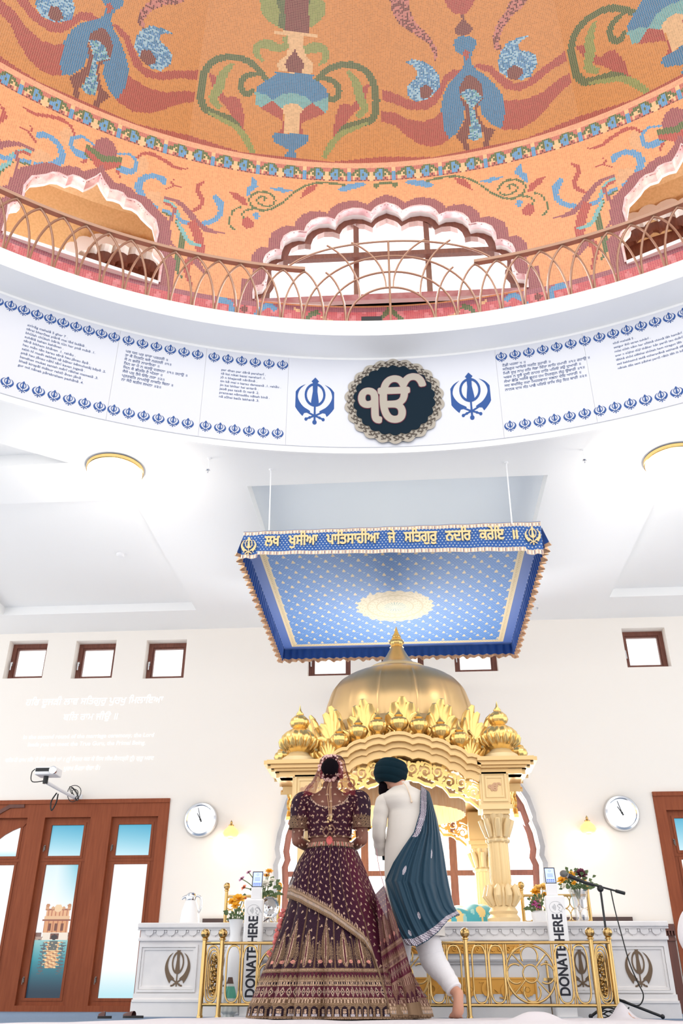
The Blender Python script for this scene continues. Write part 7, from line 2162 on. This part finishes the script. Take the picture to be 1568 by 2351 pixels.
edg = (tc_ > PI*0.12-0.22) & (yc_ < 1832); c[edg, :3] = s2l((60, 18, 32)); c[edg, 3] = 0.85
m_, core = buti(tc_*60, yc_, 15, 16, 0.75); c[m_, :3] = PLc['lite']; c[m_, 3] = 0.95
c[(yc_ < 1737), :3] = s2l((200, 160, 140))
tile_mesh('veil', pos[::-1], nu, nv, c[::-1], M['dupatta'], bride, smooth=True, uv=False)
# coral pom-poms down the left of the skirt
b = MB(); rnd = random.Random(3)
for x, y in ((652, 2092), (647, 2102), (645, 2115), (640, 2128), (637, 2140), (633, 2150), (629, 2160), (627, 2178), (619, 2190)):
    p = at(x, y, BY-0.03)
    for q in range(3): b.sphere((p[0]+rnd.uniform(-.012, .012), p[1], p[2]+rnd.uniform(-.012, .012)), rnd.uniform(.010, .016), 8, 6)
b.build('pompom_trim', mat('coral_pompom', (204, 112, 108), 0.8), bride, smooth=180)

# ------------------------------------------------------------------ the groom
GY = 6.75
gz = lambda y: at(940, y, GY)[2]
gx = lambda x, y: at(x, y, GY)[0]
groom = empty('person', (gx(950, 2320), GY, 0), 'man seen from behind in white sherwani and dark teal turban with a teal velvet shawl', 'person')
b = MB()
gt = [(2120, 890, 1010), (2050, 886, 1012), (2000, 884, 1010), (1950, 886, 1003), (1900, 892, 996), (1860, 893, 988), (1838, 880, 982), (1824, 884, 972), (1814, 896, 954), (1806, 906, 940), (1798, 908, 934)]
rings = []
for y, xl_, xr_ in gt:
    a, c = gx(xl_+5, y), gx(xr_-5, y); hd = min(0.125, (c-a)*0.36)
    rings.append(ering((a+c)/2, GY, gz(y), (c-a)/2, hd))
b.grid(rings, closed=True); b.add(rings[0], [tuple(range(27, -1, -1))]); b.add(rings[-1], [tuple(range(28))])
hc = (gx(894, 1785), GY+0.045, gz(1781))
C, f, r, u = head(b, hc, 0.95, 1.0, 0.35)
capsule(b, [(gx(920, 1806), GY, gz(1806)), (gx(903, 1795), GY+0.02, gz(1792))], [0.058, 0.055])
Sg = (gx(882, 1840), GY, gz(1842)); Eg = (gx(871, 1908), GY-0.02, gz(1908)); Wg = (gx(876, 1948), GY+0.10, gz(1950))
capsule(b, [(gx(905, 1830), GY, gz(1832)), Sg, Eg], [0.05, 0.05, 0.04]); capsule(b, [Eg, Wg], [0.04, 0.028])
hand(b, Wg, (0.15, 0.9, -0.25), (0.9, 0.1, 0.2), 1, 1.0, 0.9)
Sr = (gx(972, 1836), GY+0.02, gz(1838)); Er = (gx(990, 1915), GY+0.08, gz(1915)); Wr = (gx(950, 1955), GY+0.24, gz(1950))
capsule(b, [(gx(950, 1828), GY, gz(1830)), Sr, Er], [0.05, 0.05, 0.042]); capsule(b, [Er, Wr], [0.04, 0.028]); hand(b, Wr, (-0.6, 0.7, 0), (0, -0.2, -1), -1, 1.0, 0.8)
# legs: the right one stretched back on its toes, the left one forward
hipR, hipL = (gx(968, 2120), GY+0.02, gz(2110)), (gx(925, 2120), GY+0.04, gz(2110))
kneeR = (gx(996, 2208), GY+0.0, gz(2206)); ankR = (gx(1042, 2272), GY-0.10, gz(2274))
capsule(b, [hipR, kneeR, ankR], [0.085, 0.058, 0.036])
heel = (gx(1050, 2280), GY-0.14, gz(2282)); ball_ = (gx(1050, 2318), GY-0.13, gz(2318)); toe = (gx(1046, 2333), GY-0.08, 0.032)
capsule(b, [ankR, heel], [0.036, 0.036]); capsule(b, [heel, (gx(1050, 2300), GY-0.145, gz(2300)), ball_, toe], [0.036, 0.034, 0.040, 0.030])
for k in range(5):
    q = (k-2)*0.017; L = (0.030, 0.026, 0.024, 0.021, 0.018)[k]
    capsule(b, [(toe[0]+q, toe[1], 0.028), (toe[0]+q*1.15, toe[1]+L, 0.018), (toe[0]+q*1.2, toe[1]+L*2, 0.014)], [0.012-0.0012*k, 0.011-0.001*k, 0.009], 8)
kneeL = (gx(918, 2205), GY+0.16, 0.46); ankL = (gx(915, 2300), GY+0.14, 0.10)
capsule(b, [hipL, kneeL, ankL], [0.085, 0.06, 0.04]); capsule(b, [(ankL[0], ankL[1]-0.02, 0.05), (ankL[0]-0.01, ankL[1]+0.14, 0.036)], [0.04, 0.03])
fuse(b, 'body', M['skin_g'], groom, 0.008)
eyes(C, f, r, u, groom)
b = MB(); capsule(b, [tuple(C+f*0.045-u*0.055-r*0.05), tuple(C+f*0.085-u*0.085), tuple(C+f*0.045-u*0.055+r*0.05)], [0.034, 0.042, 0.034]); capsule(b, [tuple(C+f*0.06-u*0.09), tuple(C+f*0.06-u*0.135)], [0.045, 0.025]); b.build('beard', M['hair'], groom, smooth=180)
# turban of wound folds
M['turban'] = mat('dark_teal_turban', (8, 34, 44), 0.9, spec=0.15, bump=(260, 0.25))
tcn = V3(gx(897, 1768), GY+0.02, gz(1769)); nu, nv = 120, 70
tw = math.radians(-12)
verts = []
for j in range(nv+1):
    ph = -PI/2*0.72+(PI/2*0.72+PI/2)*j/nv
    row = []
    for i in range(nu+1):
        a = 2*PI*i/nu
        lay = ph*5.5+0.55*math.sin(a+0.8)
        rid = 0.0065*(abs(math.sin(lay))**0.6)
        rx, ry, rz = 0.127+rid, 0.135+rid, 0.090+rid
        x = rx*math.cos(ph)**0.62*math.cos(a); y = ry*math.cos(ph)**0.62*math.sin(a); z = rz*math.sin(ph)*(1.0 if ph > 0 else 1.12)
        x += 0.012*math.sin(a*2)*0.3
        x, z = x*math.cos(tw)-z*math.sin(tw)*0.9, x*math.sin(tw)*(0.35)+z
        row.append((tcn.x+x, tcn.y+y, tcn.z+z+0.006*math.cos(a-PI)))
    verts.append(row)
b = MB(); b.grid(verts); b.build('turban', M['turban'], groom, smooth=70, recalc=False)
# sherwani: long coat with one visible sleeve
M['ivory'] = mat('ivory_brocade', (222, 216, 208), 0.75, sheen=0.1, bump=(14, 0.18))
coat = [(2150, 893, 1022), (2100, 889, 1020), (2050, 885, 1018), (2010, 883, 1014), (1950, 883, 1006), (1900, 889, 999), (1862, 892, 993), (1845, 880, 988), (1830, 876, 981), (1820, 884, 972), (1812, 894, 958), (1806, 902, 946), (1803, 906, 941), (1796, 905, 940)]
cy_ = [c_[0] for c_ in coat][::-1]
rows = []
for y in np.linspace(2150, 1796, 80):
    xl_ = np.interp(y, cy_, [c_[1] for c_ in coat][::-1]); xr_ = np.interp(y, cy_, [c_[2] for c_ in coat][::-1])
    a, c = gx(xl_, y), gx(xr_, y); hd = min(0.142, (c-a)*0.40)
    rows.append([((a+c)/2+(c-a)/2*math.cos(t)*(1+0.006*math.sin(9*t+y*.1)), GY+hd*math.sin(t)*(1+0.02*math.sin(5*t+y*0.04)), gz(y)) for t in np.linspace(0, 2*PI, 73)])
b = MB(); b.grid(rows); b.build('sherwani', M['ivory'], groom, smooth=80, recalc=False)
b = MB()
Pc = catmull([(gx(898, 1829), GY, gz(1832)), (gx(881, 1840), GY-0.005, gz(1842)), (gx(874, 1872), GY-0.015, gz(1872)), (gx(870, 1908), GY-0.02, gz(1908)), (gx(872, 1935), GY+0.03, gz(1935)), (gx(874, 1954), GY+0.07, gz(1956))], 8)
rr_ = np.interp(np.linspace(0, 1, len(Pc)), [0, .2, .45, .62, .8, 1], [.050, .060, .056, .050, .046, .042])+0.002*np.sin(np.linspace(0, 40, len(Pc)))
b.tube([tuple(p) for p in Pc], list(rr_), 28); b.build('sleeve', M['ivory'], groom, smooth=80)
b = MB(); pts = [(gx(923, 1790), GY-0.10, gz(1803)), (gx(932, 1802), GY-0.125, gz(1812)), (gx(940, 1825), GY-0.14, gz(1832)), (gx(945, 1848), GY-0.15, gz(1850))]
b.tube(catmull(pts, 5), 0.0042, 6); b.sphere(pts[-1], 0.009, 8, 6); b.build('necklace_cord', mat('pearl_cord', (226, 204, 180), 0.5), groom, smooth=60)
# churidar trousers
M['churidar'] = mat('white_churidar', (228, 226, 230), 0.8, bump=(20, 0.3))
b = MB()
P = catmull([hipR, (gx(985, 2175), GY+0.01, gz(2172)), kneeR, (gx(1022, 2240), GY-0.05, gz(2242)), ankR], 10)
rr_ = np.interp(np.linspace(0, 1, len(P)), [0, .3, .5, .75, 1], [.100, .088, .088, .066, .054])+0.0025*np.sin(np.linspace(0, 60, len(P)))*np.linspace(0, 1, len(P))
b.tube([tuple(p) for p in P], list(rr_), 24); b.build('trouser_leg', M['churidar'], groom, smooth=80)
b = MB(); P = catmull([hipL, kneeL, ankL], 10); b.tube([tuple(p) for p in P], list(np.interp(np.linspace(0, 1, len(P)), [0, .5, 1], [.10, .085, .052])), 24); b.build('trouser_leg', M['churidar'], groom, smooth=80)
# teal velvet shawl with silver border
M['shawl'] = mat_attr('teal_velvet', 0.55, spec=0.4, sheen=0.2)
Ls = [(966, 1803), (965, 1830), (963, 1866), (950, 1910), (925, 1946), (903, 1980), (884, 2021), (893, 2056), (907, 2100), (921, 2138), (934, 2170)]
Rs = [(985, 1818), (992, 1842), (1001, 1874), (1009, 1912), (1017, 1955), (1023, 1995), (1030, 2032), (1036, 2060), (1041, 2080), (1047, 2092), (1054, 2100)]
hem = [(934, 2170), (955, 2173), (985, 2160), (1015, 2140), (1040, 2112), (1054, 2098)]
nu, nv = 170, 230
def coat_depth(x, y):
    xl_ = np.interp(y, cy_, [c_[1] for c_ in coat][::-1]); xr_ = np.interp(y, cy_, [c_[2] for c_ in coat][::-1])
    hw = (gx(xr_, y)-gx(xl_, y))/2; hd = min(0.142, hw*0.80)
    q_ = (x-(xl_+xr_)/2)/((xr_-xl_)/2)
    return hd*math.sqrt(max(0.0, 1-min(1, abs(q_))**2))
pos = np.zeros((nv+1, nu+1, 3))
for j in range(nv+1):
    t = j/nv; (xa, ya), (xb, yb2) = lerp_path(Ls, t), lerp_path(Rs, t)
    for i in range(nu+1):
        s = i/nu; q = min(1.0, s/0.80)
        x, y = xa+(xb-xa)*q, ya+(yb2-ya)*q
        hx, hy = lerp_path(hem, q)
        wgt = max(0, (t-0.6)/0.4)**2; y = y*(1-wgt)+(hy-(1-t)*120)*wgt
        bul = 0.155*math.sin(PI*(0.12+0.76*q))*(0.75+0.25*t)
        ph = q*22-7*t*(1-q)+2.2*math.sin(t*3.0)
        fold = 0.024*(abs(math.sin(ph*0.5))**0.8-0.5)*min(1, t*2.5)*(0.4+0.6*t)+0.006*math.sin(ph*2.3+1)
        if s <= 0.80: bul = max(bul, coat_depth(x, y)+0.022)
        p = at(x, y, GY-0.015-bul-fold)
        if s > 0.80:                                   # wraps round the right side to the front
            w_ = (s-0.80)/0.20; p = p+np.array([0.03*math.sin(w_*PI)-0.05*w_, 0.30*w_, 0])
        pos[j, i] = p
uc, vc = np.meshgrid((np.arange(nu)+.5)/nu, (np.arange(nv)+.5)/nv)
c = np.empty(uc.shape+(3,)); c[:] = s2l((2, 54, 76))
sil_ = s2l((206, 200, 208))
st = (uc < 0.52*np.clip(1.05-vc*2.2, 0.15, 1)) & (vc < 0.33) & (uc > 0.04); c[st] = sil_; c[st & (np.sin(uc*90)*np.sin(vc*330) > 0.1)] = s2l((110, 96, 120))
hb = (vc > 0.925) & (vc < 0.992); c[hb] = sil_; c[hb & (np.sin(uc*190+vc*60)*np.sin(vc*260) > 0.05)] = s2l((96, 88, 112))
for uu, vv, ru, rv in ((0.20, 0.535, 0.022, 0.026), (0.575, 0.42, 0.012, 0.028), (0.33, 0.80, 0.018, 0.024), (0.14, 0.885, 0.02, 0.02)):
    k = ((uc-uu)/ru)**2+((vc-vv)/rv)**2 < 1; c[k] = sil_; c[k & (np.sin(uc*420)*np.sin(vc*420) > 0.3)] = s2l((130, 120, 140))
tile_mesh('velvet_shawl', pos[::-1], nu, nv, c[::-1], M['shawl'], groom, smooth=True, uv=False)
b = MB(); rows = []
for j in range(12):
    t = j/11; rows.append([at(872+6*t+q*10, 1915+60*t, GY+0.10+0.03*math.sin(q*6+t*4)) for q in np.linspace(0, 1, 8)])
b.grid(rows); b.build('shawl_front_fall', M['turban'], groom, smooth=80, recalc=False)

# ------------------------------------------------------------------ guest at the right edge of the picture
QY = 6.3
q0 = at(1562, 2135, QY)
guest = empty('person', (q0[0]+0.32, QY, 0), 'person in white with an ornate silver cuff, seated at the right edge of the picture', 'person')
gxx = q0[0]+0.32
b = MB()
rg = [ering(gxx, QY, z, rx, ry) for z, rx, ry in ((0.03, .18, .15), (0.2, .19, .15), (0.4, .19, .13), (0.55, .20, .12), (0.62, .15, .09), (0.66, .06, .06), (0.72, .055, .055))]
b.grid(rg, closed=True); b.add(rg[0], [tuple(range(27, -1, -1))]); b.add(rg[-1], [tuple(range(28))])
C, f, r, u = head(b, (gxx, QY+0.02, 0.82), 0.1)
eS, eE, eW = (gxx-0.22, QY, 0.58), (q0[0]+0.065, QY-0.02, 0.40), (q0[0]+0.27, QY+0.16, 0.30)
for s in (0, 1):
    mx_ = lambda p: (2*gxx-p[0], p[1], p[2]) if s else p
    capsule(b, [mx_((gxx-0.14, QY, 0.60)), mx_(eS), mx_(eE)], [0.055, 0.055, 0.04]); capsule(b, [mx_(eE), mx_(eW)], [0.04, 0.026]); hand(b, mx_(eW), (0.2*(1-2*s), 0.9, -0.2), (0, 0, -1), 1-2*s)
    capsule(b, [mx_((gxx-0.09, QY, 0.10)), mx_((gxx-0.22, QY+0.32, 0.11)), mx_((gxx+0.02, QY+0.38, 0.07))], [0.09, 0.065, 0.045])
    capsule(b, [mx_((gxx+0.02, QY+0.38, 0.05)), mx_((gxx+0.14, QY+0.44, 0.04))], [0.04, 0.028])
fuse(b, 'body', M['skin_g'], guest, 0.009); eyes(C, f, r, u, guest)
b = MB(); ellip(b, (gxx, QY, 0.855), 0.092, 0.10, 0.095); b.build('hair', M['hair'], guest, smooth=180)
b = MB(); rows = [ering(gxx, QY, z, rx, ry, 40) for z, rx, ry in ((0.004, .26, .21), (0.2, .215, .17), (0.4, .205, .145), (0.56, .215, .135), (0.64, .15, .095), (0.67, .075, .072))]
for r_ in rows: r_.append(r_[0])
b.grid(rows); b.build('kurta', M['churidar'], guest, smooth=80, recalc=False)
for s in (0, 1):
    mx_ = lambda p: (2*gxx-p[0], p[1], p[2]) if s else tuple(p)
    P = catmull([(gxx-0.16, QY, 0.60), eS, ((eS[0]+eE[0])/2-0.02, QY-0.01, 0.5), eE], 6)
    b = MB(); b.tube([mx_(tuple(p)) for p in P], list(np.interp(np.linspace(0, 1, len(P)), [0, .4, .8, 1], [.06, .075, .085, .07])), 20); b.build('sleeve', M['churidar'], guest, smooth=80)
    P = [np.array(eE)+(np.array(eW)-np.array(eE))*q for q in (0.0, 0.25, 0.5)]
    b = MB(); b.tube([mx_(tuple(p+np.array([-0.0, 0, -0.03]))) for p in P], [0.062, 0.066, 0.05], 24); b.build('ornate_cuff', mat('silver_embroidery', (176, 160, 150), 0.5, noise=(70, (90, 70, 66), 0.4, 0.6)), guest, smooth=60)
